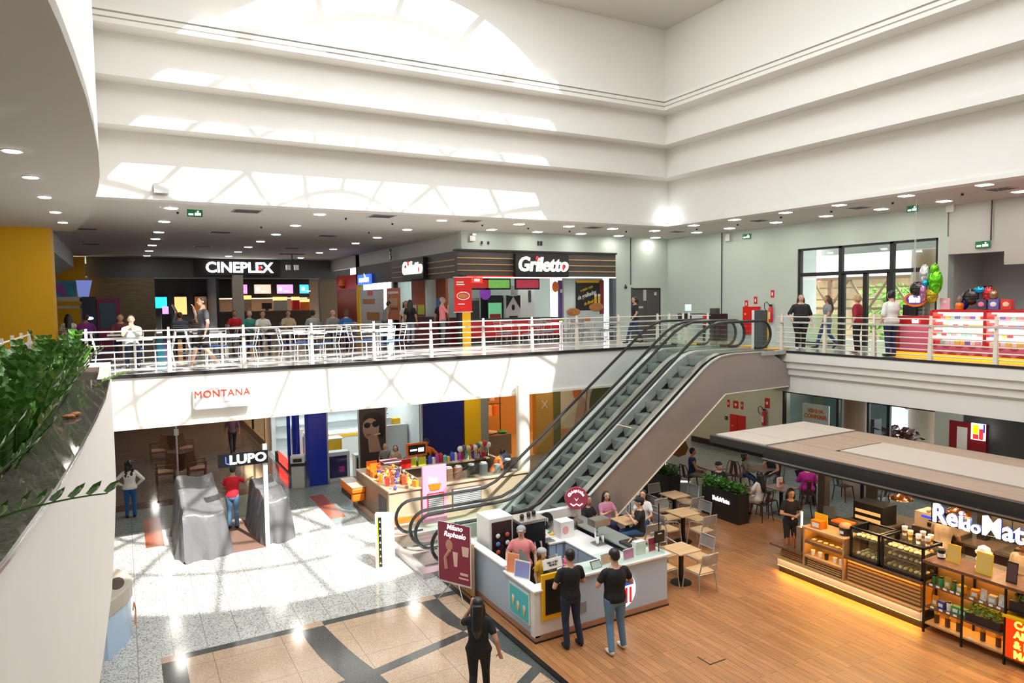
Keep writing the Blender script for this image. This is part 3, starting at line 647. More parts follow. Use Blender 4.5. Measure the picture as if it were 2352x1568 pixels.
# --- ground floor
person('woman in black top and wide black trousers walking, one hand raised to her head', 4.47, 9.15, 0, hdg(.55, .85), 1.67, 'walk', 'black', leg='black', skin=1, style='long', fem=True, front=True, build=1.1,
       shoe=(.8, .8, .7), eL=(-.16, .10, .72), wL=(-.07, .085, .87), hL=(.2, .1, 1), eR=(.165, -.06, .64), wR=(.19, -.01, .50))
person('man in black t-shirt and dark jeans leaning at the ice cream counter', 6.62, 9.88, .03, hdg(.12, 1), 1.74, 'stand', 'black', leg='dark_denim', skin=0, front=True, build=1.06, eR=(.165, .03, .64), wR=(.10, .15, .64), eL=(-.175, .0, .645), wL=(-.10, .12, .62),
       kR=(.075, .02, .285), aR=(.105, -.02, .045), aL=(-.055, -.03, .045), nod=14)
person('man in black t-shirt, light jeans and white sneakers looking at his phone', 7.19, 9.36, .03, hdg(.15, 1), 1.80, 'stand', 'black', leg='light_denim', skin=0, front=True, build=1.12, shoe=(.72, .70, .62), eL=(-.17, .03, .66), wL=(-.085, .13, .69), eR=(.18, .0, .66), wR=(.12, .12, .64),
       kR=(.07, .02, .285), aR=(.10, .015, .045), aL=(-.07, -.06, .045), nod=22)
person('smiling woman in pink shirt, grey cap and grey apron behind the ice cream counter', 6.72, 11.75, .03, hdg(-.75, -1), 1.62, 'stand', 'pink', leg='black', skin=0, hair='grey', style='short', fem=True, front=True, build=1.22, cap=('grey', (.35, .35, .36), True), apron=('grey', (.30, .32, .30)),
       eR=(.17, .03, .66), wR=(.17, .14, .56), eL=(-.17, -.02, .65), wL=(-.18, .06, .53))
person('child in grey cap and mustard top beside the pink-shirted woman', 6.85, 11.2, .03, hdg(.3, -1), 1.30, 'stand', 'mustard', (.62, .34, .02), 'black', skin=0, hair='brown', style='bob', fem=True, vox=.011, cap=('pale_grey', (.42, .42, .43), False))
person('woman in pink top with long black hair eating behind the ice cream counter', 10.3, 13.75, .03, hdg(-.2, -1), 1.62, 'sit', 'pink_print', (.55, .22, .35), 'navy', skin=0, style='long', fem=True, front=True, wR=(.03, .12, .70), eR=(.12, .09, .66))
person('dark haired person half hidden behind the woman in pink at the counter table', 9.7, 13.7, .03, hdg(.2, -1), 1.6, 'sit', 'black', leg='black', skin=1, style='long', fem=True)
person('man in black t-shirt and black cap eating, seated behind the ice cream counter', 10.55, 12.75, .03, hdg(-.85, .55), 1.74, 'sit', 'black', leg='denim', skin=0, front=True, cap=('black', (.015, .015, .017), True), eL=(-.14, .08, .68), wL=(-.05, .15, .76), eR=(.14, .07, .67), wR=(.05, .15, .72))
person('woman with black hair and white top seated behind the man in the black cap', 11.15, 13.35, .03, hdg(-.7, -.5), 1.62, 'sit', 'white', leg='denim', skin=0, style='long', fem=True, fc=1)
person('woman in white long-sleeved top and blue trousers, hands on hips, by the left wall', 0.0, 22.6, 0, hdg(.1, 1), 1.66, 'stand', 'white', leg='bright_blue', skin=1, style='curly', fem=True, sleeve='long', build=1.05, eL=(-.22, -.03, .66), wL=(-.12, .0, .58), eR=(.21, -.03, .66), wR=(.12, .0, .57))
person('person in plum top and black trousers walking away down the far corridor', 3.74, 30.2, 0, hdg(0, 1), 1.72, 'walk', 'plum', leg='black', skin=1, style='short', sleeve='mid')
person('man in red t-shirt and faded jeans reaching over the grey dust covers', 2.42, 20.0, 0, hdg(.35, 1), 1.70, 'stand', 'red', leg='light_denim', skin=1, eR=(.17, .10, .74), wR=(.23, .22, .79), lean=12, eL=(-.15, .05, .66), wL=(-.1, .15, .62), nod=20)
person('employee in orange shirt and black cap, hand on hip, behind the candy kiosk', 8.45, 20.9, 0, hdg(-.5, -1), 1.66, 'stand', 'orange', leg='black', skin=1, front=False, fc=1, sleeve='mid', cap=('black', (.015, .015, .017), True), apron=('black', (.015, .015, .017)), eL=(-.22, -.02, .66), wL=(-.13, .02, .58), eR=(.15, .08, .67), wR=(.03, .14, .82))
person('employee in orange shirt bending over the candy shelves beside the round column', 9.75, 18.75, 0, hdg(1, -.3), 1.62, 'stand', 'orange', leg='black', skin=1, lean=28, sleeve='mid', style='bun', fem=True, apron=('black', (.015, .015, .017)), eR=(.15, .08, .68), wR=(.08, .2, .62), eL=(-.15, .08, .68), wL=(-.08, .2, .62))
person('blond child in dark grey top beside the sunglasses poster', 7.55, 22.35, 0, hdg(-.2, -1), 1.34, 'stand', 'grey', leg='navy', skin=0, hair='blond', style='bob', fc=1)
person('brown-haired child in beige top beside the blond child', 7.82, 22.1, 0, hdg(-.5, -1), 1.28, 'stand', 'beige', leg='navy', skin=0, hair='brown', style='bob', fc=1, sleeve='none')
person('man in dark hooded top seated behind the black planter box', 14.9, 14.5, 0, hdg(-.2, -1), 1.72, 'sit', 'black', leg='black', skin=0, style='short', sleeve='long', cap=('black', (.015, .015, .017)), fc=1)
person('woman with long black hair in white dress seated beside the planter box', 15.0, 13.1, 0.03, hdg(-.1, 1), 1.62, 'sit', 'white', leg='cream', legc=(.72, .64, .58), skin=0, style='long', fem=True, skirt=True)
person('man in blue tank top seated at the dark table under the escalator', 15.6, 16.3, 0, hdg(.8, -.6), 1.72, 'sit', 'navy', leg='khaki', skin=1, sleeve='none', shorts=True)
person('child with dark curly hair seated at the far dark table', 17.0, 15.4, 0, hdg(.5, -1), 1.30, 'sit', 'olive', leg='navy', skin=2, style='curly')
person('woman in black sleeveless top seated facing the far dark table', 17.6, 14.9, 0, hdg(-.8, -.3), 1.62, 'sit', 'black', leg='grey', skin=1, style='bun', fem=True, sleeve='none', eR=(.12, .1, .7), wR=(.02, .12, .85))
person('man in grey t-shirt leaning over a laptop on the far table', 17.9, 13.9, 0, hdg(-.5, -1), 1.74, 'stand', 'khaki', leg='grey', skin=1, style='bald', lean=38, eR=(.16, .08, .7), wR=(.14, .2, .62), eL=(-.16, .08, .7), wL=(-.14, .2, .62))
person('woman in magenta top and beige headscarf seated with her back to us', 17.1, 13.2, 0, hdg(.7, .7), 1.62, 'sit', 'magenta', leg='grey', skin=1, hair='blond', style='bob', fem=True, sleeve='mid', build=1.2)
person('hostess in black shirt and trousers holding a tablet beside the cafe shelves', 13.35, 10.75, .03, hdg(-.6, -1), 1.64, 'stand', 'black', leg='black', skin=1, style='long', fem=True, front=True, nod=18, eR=(.14, .03, .65), wR=(.04, .13, .65), eL=(-.14, .03, .65), wL=(-.02, .13, .63))
person('barista in beige t-shirt and red apron strings working behind the cafe counter', 14.55, 8.0, 0, hdg(1, .1), 1.70, 'stand', 'beige', leg='black', skin=1, style='short', lean=14, eR=(.15, .08, .66), wR=(.08, .2, .62), eL=(-.15, .08, .66), wL=(-.08, .2, .62), cap=('black', (.015, .015, .017)))
person('barista with dark skin and beige cap facing the cafe counter', 14.1, 6.3, 0, hdg(-1, .2), 1.66, 'stand', 'beige', leg='black', skin=2, style='short', cap=('beige', (.5, .38, .25), True), fc=1)
# --- upper floor
person('man in dark grey t-shirt and black shorts strolling along the long railing', 1.75, 18.75, 4.5, hdg(-1, -.15), 1.78, 'walk', 'charcoal', (.07, .07, .085), 'black', skin=0, hair='brown', style='short', shorts=True, shoe=(.7, .7, .68), build=1.05, fc=1, front=True, eR=(.14, .04, .66), wR=(.03, .11, .83), wL=(-.15, .02, .50), eL=(-.15, -.02, .64))
person('woman in black t-shirt with backpack walking past the dark double door', 16.0, 19.6, 4.5, hdg(-1, .1), 1.66, 'walk', 'black', leg='navy', skin=1, style='pony', fem=True)
person('smiling large woman in black dress with long hair behind the right hand railing', 17.68, 13.95, 4.5, hdg(-.7, -.85), 1.66, 'stand', 'black', leg='black', skin=0, hair='brown', style='long', fem=True, build=1.42, front=True, sleeve='mid', shoe=(.75, .75, .75), eR=(.19, .0, .65), wR=(.17, .06, .58))
person('woman in grey t-shirt with orange bag and jeans walking towards the glass doors', 18.9, 13.95, 4.5, hdg(-1, .5), 1.62, 'walk', 'grey', leg='denim', skin=1, hair='brown', style='long', fem=True)
person('woman with wavy blond hair in red shirt and black trousers on the gallery', 18.0, 12.33, 4.5, hdg(-.3, 1), 1.64, 'stand', 'wine_red', (.28, .01, .025), 'black', skin=0, hair='blond', style='bob', fem=True, sleeve='mid', build=1.1, shoe=(.30, .10, .05))
person('woman with black bun in loose white blouse at the end of the candy stall', 17.53, 11.05, 4.5, hdg(.3, 1), 1.72, 'stand', 'white', leg='navy', skin=0, style='bun', fem=True, sleeve='mid', build=1.2, eR=(.15, .05, .66), wR=(.08, .14, .62))
UP = [('man in pale blue t-shirt hunched at a table, hands at his mouth', .2, 20.5, 0, 'pale_blue', (.42, .50, .55), 0, 'brown', 'short', dict(wR=(.02, .12, .84), eR=(.12, .1, .7), wL=(-.02, .12, .82), eL=(-.12, .1, .7), fc=1)),
      ('woman with long black hair in white t-shirt seated before the yellow arcade', -1.5, 26.3, 1, 'white', None, 1, 'black', 'long', dict(fem=True)),
      ('child with purple backpack seated near the yellow arcade', -1.0, 25.6, 1, 'purple', (.18, .02, .22), 2, 'black', 'short', {}),
      ('person in maroon top seated before the timber wall', -.05, 24, 0, 'maroon', (.13, .02, .03), 1, 'black', 'short', {}),
      ('man in slate blue shirt seated with his back to us before the cinema screens', 1.7, 26, 1, 'slate_blue', (.08, .10, .16), 1, 'brown', 'short', dict(build=1.2)),
      ('person in brown top seated beside the man in the slate blue shirt', 2.3, 27.2, 1, 'brown', (.12, .07, .05), 1, 'black', 'short', {}),
      ('person in red top seated below the cinema snack bar', 3.7, 28, 0, 'red', None, 1, 'black', 'short', {}),
      ('person in teal t-shirt seated below the snack bar', 3.95, 26.2, 0, 'teal', None, 0, 'grey', 'short', {}),
      ('person in white t-shirt seated beside the one in teal', 4.3, 25.6, 0, 'white', None, 1, 'black', 'short', {}),
      ('person with tan jacket seated below the popcorn machines', 5.25, 26, 0, 'beige', None, 1, 'black', 'short', {}),
      ('person in pale grey t-shirt seated with back to us near the dark red shutter', 5.9, 25, 1, 'pale_grey', (.40, .41, .42), 1, 'black', 'short', {}),
      ('bald man in dark grey top seated near the dark red shutter', 6.5, 24.6, 0, 'grey', None, 0, 'grey', 'bald', dict(fc=1)),
      ('woman with brown hair seated on a blue chair near the dark red shutter', 6.75, 23.8, 1, 'bright_blue', None, 0, 'brown', 'bob', dict(fem=True))]
for lb, x, y, back, tp, tcc, s_, hr_, st_, ex in UP:
    person(lb, x, y, 4.5, 0 if back else PI, 1.68, 'sit', tp, tcc, 'dark_denim', skin=s_, hair=hr_, style=st_, vox=.018, **ex)
person('woman in grey tank top leaning on the grill counter beside the bread poster', 8.75, 25.6, 4.5, hdg(1, 0), 1.64, 'stand', 'grey', leg='denim', skin=1, style='short', fem=True, sleeve='none', lean=14, vox=.016)
person('woman with curly hair in white and green top at the grill counter', 9.35, 24.9, 4.5, hdg(-.3, -1), 1.62, 'stand', 'white', leg='black', skin=1, style='curly', fem=True, vox=.016)
person('woman with waist-long black hair in black top and pale jeans at the grill counter', 9.25, 24.2, 4.5, hdg(.6, .8), 1.66, 'stand', 'black', leg='pale_denim', legc=(.30, .38, .45), skin=1, style='long', fem=True, vox=.016)
person('man in salmon pink t-shirt standing before the red hanging banner', 10.1, 23.2, 4.5, hdg(1, -.2), 1.74, 'stand', 'pink_shirt', leg='grey', skin=0, hair='grey', vox=.016, eR=(.13, .08, .68), wR=(.02, .12, .82))
person('person in black standing at the grill till beside the man in pink', 10.42, 24.0, 4.5, hdg(.4, 1), 1.66, 'stand', 'black', leg='black', skin=1, vox=.016)
# ================================================================ GROUND FLOOR FURNITURE
MESHB = mat('woven_grey_mesh', (.25, .25, .26), .7, alpha=.75)
ALU = mat('grey_tube', (.45, .45, .46), .35, .5)
def cafe_chair(arms):
    t = thing('cafe_chair', 'x', 'chair')
    b = MB(SEATW); b.box(-.21, -.21, .43, .21, .21, .455); b.build('seat', t, bevel=.008)
    b = MB(ALU); b.tube([(-.22, -.22, .425), (.22, -.22, .425), (.22, .22, .425), (-.22, .22, .425)], .013, 6, True); b.build('seat_frame', t, smooth=True)
    b = MB(ALU); b.tube([(-.22, -.21, .43), (-.215, -.26, .60), (-.21, -.30, .85), (.21, -.30, .85), (.215, -.26, .60), (.22, -.21, .43)], .014, 6); b.tube([(-.215, -.262, .60), (.215, -.262, .60)], .01, 6); b.build('back_frame', t, smooth=True)
    b = MB(MESHB); b.grid([[(-.20, -.262, .61), (0, -.285, .61), (.20, -.262, .61)], [(-.20, -.30, .84), (0, -.318, .84), (.20, -.30, .84)]]); b.build('back_mesh', t)
    for sx in (-1, 1):
        for sy in (-1, 1): b = MB(ALU); b.tube([(sx * .215, sy * .21, .43), (sx * .25, sy * .25, 0)], [.014, .011], 6); b.build('leg', t, smooth=True)
        if arms: b = MB(ALU); b.tube([(sx * .22, .18, .43), (sx * .23, .17, .60), (sx * .235, .10, .65), (sx * .22, -.27, .70)], .012, 6); b.build('arm', t, smooth=True)
    return t
CH0 = cafe_chair(False); CH1 = cafe_chair(True); used = {}
def put_chair(src, x, y, face, label, group, z=.03):
    if src.name not in used: used[src.name] = 1; src.location = (x, y, z); src.rotation_euler = (0, 0, face); src['label'] = label; src['group'] = group; return src
    return copy_tree(src, (x, y, z), face, label, group)
def pedestal(x, y, z, top, sz, label, group, rot=0, src={}):
    k = (top.name, sz)
    if k in src: return copy_tree(src[k], (x, y, z), rot, label, group)
    t = thing('cafe_table', label, 'table', (x, y, z), rot, group)
    b = MB(top); b.box(-sz, -sz, .72, sz, sz, .75); b.build('tabletop', t, bevel=.006)
    b = MB(BLACKM); b.box(-.035, -.035, .02, .035, .035, .72); b.build('column', t); b = MB(BLACKM); b.lathe([(.22, 0), (.22, .015), (.04, .03)], n=24); b.build('base', t)
    src[k] = t; return t
gT = 'square wooden tables on the deck'
TT = [(10.2, 10.98, 'wooden table with four chairs at the right end of the ice cream counter'), (12.0, 12.85, 'wooden table with its chairs in the middle of the deck'),
      (12.9, 14.15, 'wooden table farthest back on the deck, before the dark planter'), (10.45, 13.1, 'wooden table where three people eat behind the ice cream counter'), (12.0, 15.6, 'small table standing in the shade under the escalator')]
for x, y, l in TT: pedestal(x, y, .03 if y < 15.2 else 0, TABW, .30, l, gT)
gC = 'grey framed chairs with wooden seats'
for x, y, f_, s_, l in [
    (9.70, 11.0, -PI / 2, 0, 'grey chair tucked in on the left of the table by the ice cream counter'), (10.25, 10.48, 0, 0, 'grey chair nearest to us at the table by the ice cream counter'),
    (10.78, 11.08, PI / 2, 0, 'grey chair on the cafe side of the table by the ice cream counter'), (10.28, 11.52, PI, 1, 'grey chair behind the table by the ice cream counter, facing us'),
    (11.45, 12.8, -PI / 2, 1, 'grey armchair on the left of the middle table'), (12.1, 12.32, 0, 1, 'grey armchair nearest to us at the middle table'),
    (12.62, 13.0, PI / 2, 0, 'grey chair on the planter side of the middle table'), (12.05, 13.42, PI, 0, 'grey chair behind the middle table'),
    (12.35, 14.1, -PI / 2, 1, 'grey armchair on the left of the table farthest back on the deck'), (12.95, 13.62, 0, 1, 'grey armchair nearest to us at the table farthest back'),
    (13.45, 14.3, PI / 2, 0, 'grey chair on the right of the table farthest back'), (12.9, 14.7, PI, 0, 'grey chair behind the table farthest back'),
    (10.55, 12.55, 0, 0, 'grey chair under the man in the black cap'), (11.2, 13.4, PI / 2, 0, 'grey chair under the woman in white'),
    (11.45, 15.6, -PI / 2, 0, 'grey chair in the shade under the escalator'), (12.55, 15.65, PI / 2, 0, 'grey chair at the shaded table, away from the escalator')]:
    put_chair((CH0, CH1)[s_], x, y, f_, l, gC, .03 if y < 15.2 else 0)
# dark bistro chairs
DKRED = mat('dark_painted_steel', (.07, .03, .025), .35, .5); DTOP = wood('dark_table_top', (.16, .09, .065), (.22, .13, .09), .35, axis='x')
def bistro():
    t = thing('bistro_chair', 'x', 'chair')
    b = MB(DKRED); b.box(-.18, -.18, .43, .18, .18, .45); b.build('seat', t, bevel=.02)
    b = MB(DKRED); b.tube([(-.19, -.17, .44), (-.19, -.23, .70), (-.13, -.26, .84), (.13, -.26, .84), (.19, -.23, .70), (.19, -.17, .44)], .013, 6); b.build('back_hoop', t, smooth=True)
    b = MB(DKRED); b.grid([[(-.06, -.18, .45), (.06, -.18, .45)], [(-.06, -.255, .83), (.06, -.255, .83)]]); b.build('back_slat', t)
    for sx in (-1, 1):
        for sy in (-1, 1): b = MB(DKRED); b.tube([(sx * .17, sy * .17, .44), (sx * .22, sy * .22, 0)], [.02, .012], 6); b.build('leg', t, smooth=True)
    return t
B0 = bistro()
for x, y, l in [(14.95, 13.72, 'dark table behind the planter box, between the hooded man and the woman in white'), (16.0, 13.2, 'dark table with a printed menu stand on it'), (16.1, 15.9, 'dark table beside the man in the blue tank top'),
                (17.25, 15.0, 'far dark table between the curly-haired child and the woman in black'), (17.6, 13.35, 'dark table with the open laptop'), (18.6, 12.5, 'dark table behind the canopy post')]:
    pedestal(x, y, 0.03 if x < 15.5 else 0, DTOP, .34, l, 'dark square tables beyond the deck')
gB = 'dark steel bistro chairs'
for x, y, f_, l in [(14.9, 14.5, PI, 'dark steel chair under the man in the hooded top'), (15.0, 13.02, 0, 'dark steel chair under the woman in white'), (15.5, 16.35, -PI / 2, 'dark steel chair under the man in the tank top'),
                    (16.7, 15.9, PI / 2, 'dark steel chair left empty opposite the man in the tank top'), (16.9, 15.5, PI, 'dark steel chair under the curly-haired child'), (17.75, 14.9, PI / 2, 'dark steel chair under the woman in the sleeveless top'),
                    (17.0, 13.1, -PI / 4, 'dark steel chair under the woman in magenta'), (16.05, 12.6, 0, 'dark steel chair nearest to us at the menu stand table'), (15.45, 13.2, -PI / 2, 'dark steel chair left of the menu stand table'),
                    (18.6, 13.1, PI, 'dark steel chair behind the canopy post, facing us'), (18.55, 11.95, 0, 'dark steel chair behind the canopy post, turned away')]:
    put_chair(B0, x, y, f_, l, gB, .03 if x < 15.5 else 0)
# planters
def leaves(b, n, box, sz, up=.6, seed=3):
    r = random.Random(seed)
    for _ in range(n):
        p = V((r.uniform(box[0], box[3]), r.uniform(box[1], box[4]), r.uniform(box[2], box[5]))); d = V((r.uniform(-1, 1), r.uniform(-1, 1), r.uniform(-.2, 1) * up)).normalized(); s_ = sz * r.uniform(.6, 1.2)
        a = d.cross(V((r.uniform(-1, 1), r.uniform(-1, 1), r.uniform(-1, 1)))).normalized() * s_ * .3; c = d.cross(a).normalized() * s_ * .08
        b.add([p, p + d * s_ * .5 + a - c, p + d * s_, p + d * s_ * .5 - a - c, p + d * s_ * .5 + c], [(0, 1, 4), (1, 2, 4), (2, 3, 4), (3, 0, 4)])
def planter(label, x0, y0, x1, y1, h, words=None, z=.03, seed=3):
    t = thing('planter_box', label, 'planter', ((x0 + x1) / 2, (y0 + y1) / 2, z)); a, c = (x1 - x0) / 2, (y1 - y0) / 2
    b = MB(mat('black_planter', (.018, .017, .018), .45)); b.box(-a, -c, 0, a, c, h); b.build('box', t, bevel=.01)
    b = MB(LEAF); leaves(b, 900, (-a, -c, h - .02, a, c, h + .22), .11, seed=seed); tag(b.build('foliage', t), kind='stuff')
    if words: text(words, .17, SIGNW, t, 'lettering', (-a - .01, -.05, h - .28), FXX, .006, .004)
    return t
planter('black planter box full of green leaves with white lettering, at the deck edge', 14.1, 13.0, 14.5, 14.35, .82, 'BelaVista')
planter('dark planter box with leafy plants in the shade beside the escalator', 14.0, 15.6, 14.45, 16.8, .8, z=0, seed=5)
# menu stand, laptop, bottles
t = thing('menu_stand', 'printed menu stand on the dark table', 'menu', (16.0, 13.25, .75)); b = MB(mat('menu_print', (.80, .62, .55), .4)); b.box(-.09, -.03, 0, .09, .03, .26); b.build('card', t); b = MB(mat('menu_red', (.5, .06, .05), .4)); b.lathe([(.05, 0), (.05, .06)], (0, -.035, .08)); b.build('print', t)
t = thing('laptop', 'open dark laptop on the table before the leaning man', 'laptop', (17.5, 13.5, .75), .6); b = MB(BLACKM); b.box(-.17, -.12, 0, .17, .12, .015); b.build('keyboard', t); b = MB(BLACKM); b.bar((0, .12, .01), (0, .2, .23), .34, .012, (1, 0, 0)); b.build('screen', t)
b = MB(WHITEG); b.lathe([(.035, 0), (.035, .12), (.012, .16), (.012, .2)]); tag(b.build('bottle', smooth=True, loc=(16.25, 15.85, .75)), 'white bottle on the table beside the man in the tank top', 'bottle')
b = MB(WHITEG); b.lathe([(.06, 0), (.10, .05), (.105, .055)], n=20); tag(b.build('bowl', smooth=True, loc=(14.85, 13.8, .78)), 'white bowl on the table behind the planter box', 'bowl')
t = thing('standing_poster', 'tall white poster stand with a brown coffee picture, in the shade', 'poster', (15.95, 17.3, 0), -.73)
b = MB(WHITEG); b.box(-.4, -.05, .05, .4, .05, 1.75); b.build('panel', t); b = MB(mat('coffee_print', (.25, .10, .03), .4)); b.prism([(.32 * math.cos(a * PI / 4), -.05, 1.15 + .32 * math.sin(a * PI / 4)) for a in range(8)], (0, -.006, 0)); b.build('picture', t)

# ---------------------------------------------------------------- ice cream kiosk
K = thing('ice_cream_kiosk', 'pale blue and white U-shaped ice cream counter on the wooden deck', 'counter', (6.15, 10.3, .03)); KT = Matrix.Translation((-6.15, -10.3, 0))
def kb(name, m, *boxes, bevel=0, par=K):
    b = MB(m).at(KT)
    for q_ in boxes: b.box(*q_)
    return b.build(name, par, bevel=bevel)
sk_ = kb('skirting', BLACK, (6.13, 10.27, 0, 9.22, 10.85, .03)); kb('copper_skirting', mat('copper_strip', (.42, .25, .18), .35, .4), (6.14, 10.28, .03, 9.21, 10.84, .13), (6.14, 10.84, .03, 6.3, 13.4, .13))
kb('front_panel', PBLUE, (6.95, 10.3, .13, 9.2, 10.75, 1.0)); kb('front_panel', WHITEG, (6.16, 10.3, .13, 6.95, 10.62, .92))
kb('side_panel', PBLUE, (6.15, 11.35, .13, 6.24, 13.3, 1.0)); kb('side_panel', PBLUE, (6.15, 10.42, .13, 6.24, 11.35, .90)); kb('corner_post', WHITEG, (6.13, 10.28, .1, 6.24, 10.42, .95)); kb('right_panel', PBLUE, (9.1, 10.75, .13, 9.2, 13.4, .98)); kb('back_panel', WHITEG, (6.95, 13.25, .13, 9.2, 13.4, 1.25))
kb('worktop', WHITEG, (6.92, 10.24, 1.0, 9.26, 10.78, 1.05), bevel=.012); kb('ledge', WHITEG, (6.1, 10.25, .92, 6.3, 11.4, .96), bevel=.01); kb('ledge', WHITEG, (6.11, 11.4, 1.0, 6.3, 13.35, 1.04), bevel=.01)
kb('worktop', WHITEG, (7.72, 12.3, .86, 8.75, 13.25, .9), bevel=.008); kb('worktop', WHITEG, (8.1, 10.8, .86, 8.75, 12.3, .9), bevel=.008); kb('steel_shelf', mat('grey_green_top', (.33, .36, .33), .25, .4), (8.75, 10.8, .98, 9.22, 13.25, 1.02), bevel=.008)
for i in range(3): kb('cabinet_door', PBLUE, (7.74 + .18 * i, 12.33, .08, 7.9 + .18 * i, 12.36, .84))
for i in range(3): kb('cabinet_door', PBLUE, (8.1, 10.85 + .48 * i, .08, 8.13, 11.3 + .48 * i, .84))
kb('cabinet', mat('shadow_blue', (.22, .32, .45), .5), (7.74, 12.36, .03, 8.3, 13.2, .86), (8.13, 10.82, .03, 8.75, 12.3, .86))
kb('vent_grille', mat('grille_grey', (.25, .26, .27), .5), (6.98, 10.285, .33, 7.25, 10.3, .52))
bd = kb('menu_board', YELLOW, (6.27, 10.255, .38, 6.86, 10.298, 1.22), bevel=.015); b = MB(BLACK).at(KT); b.box(6.34, 10.245, .48, 6.79, 10.256, 1.12); b.build('blackboard', bd)
po_ = kb('poster', WHITEG, (6.125, 10.45, .26, 6.149, 11.2, .84)); b = MB(mat('turquoise_print', (.05, .55, .62), .4)).at(KT); b.box(6.115, 10.49, .29, 6.126, 11.16, .80); b.build('poster_print', po_)
b = MB(mat('cone_gold', (.85, .55, .15), .5)).at(KT)
for yy, zz in ((11.02, .42), (10.84, .36), (10.62, .36)): b.prism([(6.112, yy - .05, zz + .14), (6.112, yy + .05, zz + .14), (6.112, yy, zz)], (-.004, 0, 0))
b.use(WHITEG)
for yy, zz in ((11.02, .42), (10.84, .36), (10.62, .36)): b.sph((6.112, yy, zz + .17), (.006, .05, .05), 10, 6)
b.build('ice_cream_pictures', po_)
lg = thing('x', None, None); bpy.data.objects.remove(lg)
b = MB(mat('lit_badge', (1, 1, 1), .4, emit=1.3)).at(KT); b.prism([(8.12 + .27 * math.cos(a * PI / 16), 10.298, .53 + .32 * math.sin(a * PI / 16)) for a in range(32)], (0, -.02, 0)); bg_ = b.build('round_badge', K)
b = MB(mat('badge_blue', (.01, .08, .6), .4, emit=.5)).at(KT); b.prism([(8.12 + .22 * math.cos(a * PI / 16), 10.277, .62 + .18 * math.sin(a * PI / 16)) for a in range(17)], (0, -.004, 0)); b.build('badge_top', bg_)
b = MB(mat('badge_red', (.7, .01, .02), .4, emit=.4)).at(KT)
for i in range(4): b.box(7.94 + .1 * i, 10.272, .28, 7.99 + .1 * i, 10.277, .58)
b.build('badge_stripes', bg_)
b = MB(GLASS).at(KT); b.box(7.0, 10.30, 1.05, 9.15, 10.31, 1.24); b.box(7.0, 10.31, 1.24, 9.15, 10.55, 1.248); b.box(9.14, 10.31, 1.05, 9.15, 10.55, 1.24); b.build('glass_screen', K)
# tower with round dispenser lids
t = thing('topping_tower', 'tall white cabinet of round black topping dispensers in the kiosk corner', 'cabinet', (6.68, 12.8, .03))
b = MB(WHITEG); b.box(-.28, -.28, 0, .28, .3, 1.58); b.build('cabinet', t, bevel=.01); b = MB(mat('dark_red_brown', (.05, .02, .02), .3)); b.box(-.22, -.30, .45, .24, -.28, 1.5); b.build('front', t)
for i in range(5):
    for j in range(2):
        c = (-.1 + .22 * j, -.31, 1.22 - .17 * i); b = MB(BLACK); b.lathe([(.085, 0), (.08, .02)], n=18); o = b.build('dispenser', t, loc=c, rot=(PI / 2, 0, 0)); b = MB(mat('topping_%d' % ((i * 2 + j) % 3), ((.8, .78, .75), (.7, .1, .05), (.15, .25, .6))[(i * 2 + j) % 3], .4)); b.sph((0, 0, .02), (.05, .05, .02), 12, 6); b.build('topping', o)
# soft serve machine
t = thing('soft_serve_machine', 'black soft serve machine with steel tray top beside the topping tower', 'ice cream machine', (7.35, 12.55, .03))
b = MB(BLACKM); b.box(-.3, -.22, 0, .3, .3, 1.4); b.build('body', t, bevel=.02); b = MB(STEEL); b.box(-.33, -.26, 1.4, .33, .33, 1.47); b.build('top', t, bevel=.02)
for x in (-.15, .05, .2): b = MB(BLACK); b.lathe([(.04, 0), (.05, .05), (.02, .09)], n=12); b.build('lid_knob', t, loc=(x, .05 + x * .3, 1.47))
for x in (-.15, 0, .15): b = MB(CHROME); b.cyl((x, -.24, 1.0), (x, -.30, .85), .03, .02); b.build('spout', t)
# round pink sign on a pole
t = thing('round_sign', 'round dark pink sign with white lettering above the ice cream counter', 'sign', (9.0, 13.15, .93)); PKR = mat('raspberry_sign', (.42, .05, .10), .35)
b = MB(CHROME); b.cyl((0, 0, 0), (0, 0, .5), .02); b.build('pole', t); b = MB(PKR); b.lathe([(.26, -.03), (.27, 0), (.26, .03)], n=32); d_ = b.build('disc', t, loc=(0, 0, .58), rot=(PI / 2, 0, R(-30)))
for i, chh in enumerate('Chiquinho'):
    a = R(155 - i * 16); text(chh, .085, SIGNW, d_, 'letter', (.18 * math.cos(a), .18 * math.sin(a), .035), (0, 0, a - PI / 2), .004, .004)
b = MB(SIGNW); b.tube([(0, -.05, .035), (.05, .02, .035), (0, .1, .035), (-.05, .02, .035)], .01, 6, True); b.tube([(-.14, -.12, .035), (-.07, -.17, .035), (0, -.13, .035), (.07, -.17, .035), (.14, -.12, .035)], .012, 6); b.build('swirl', d_)
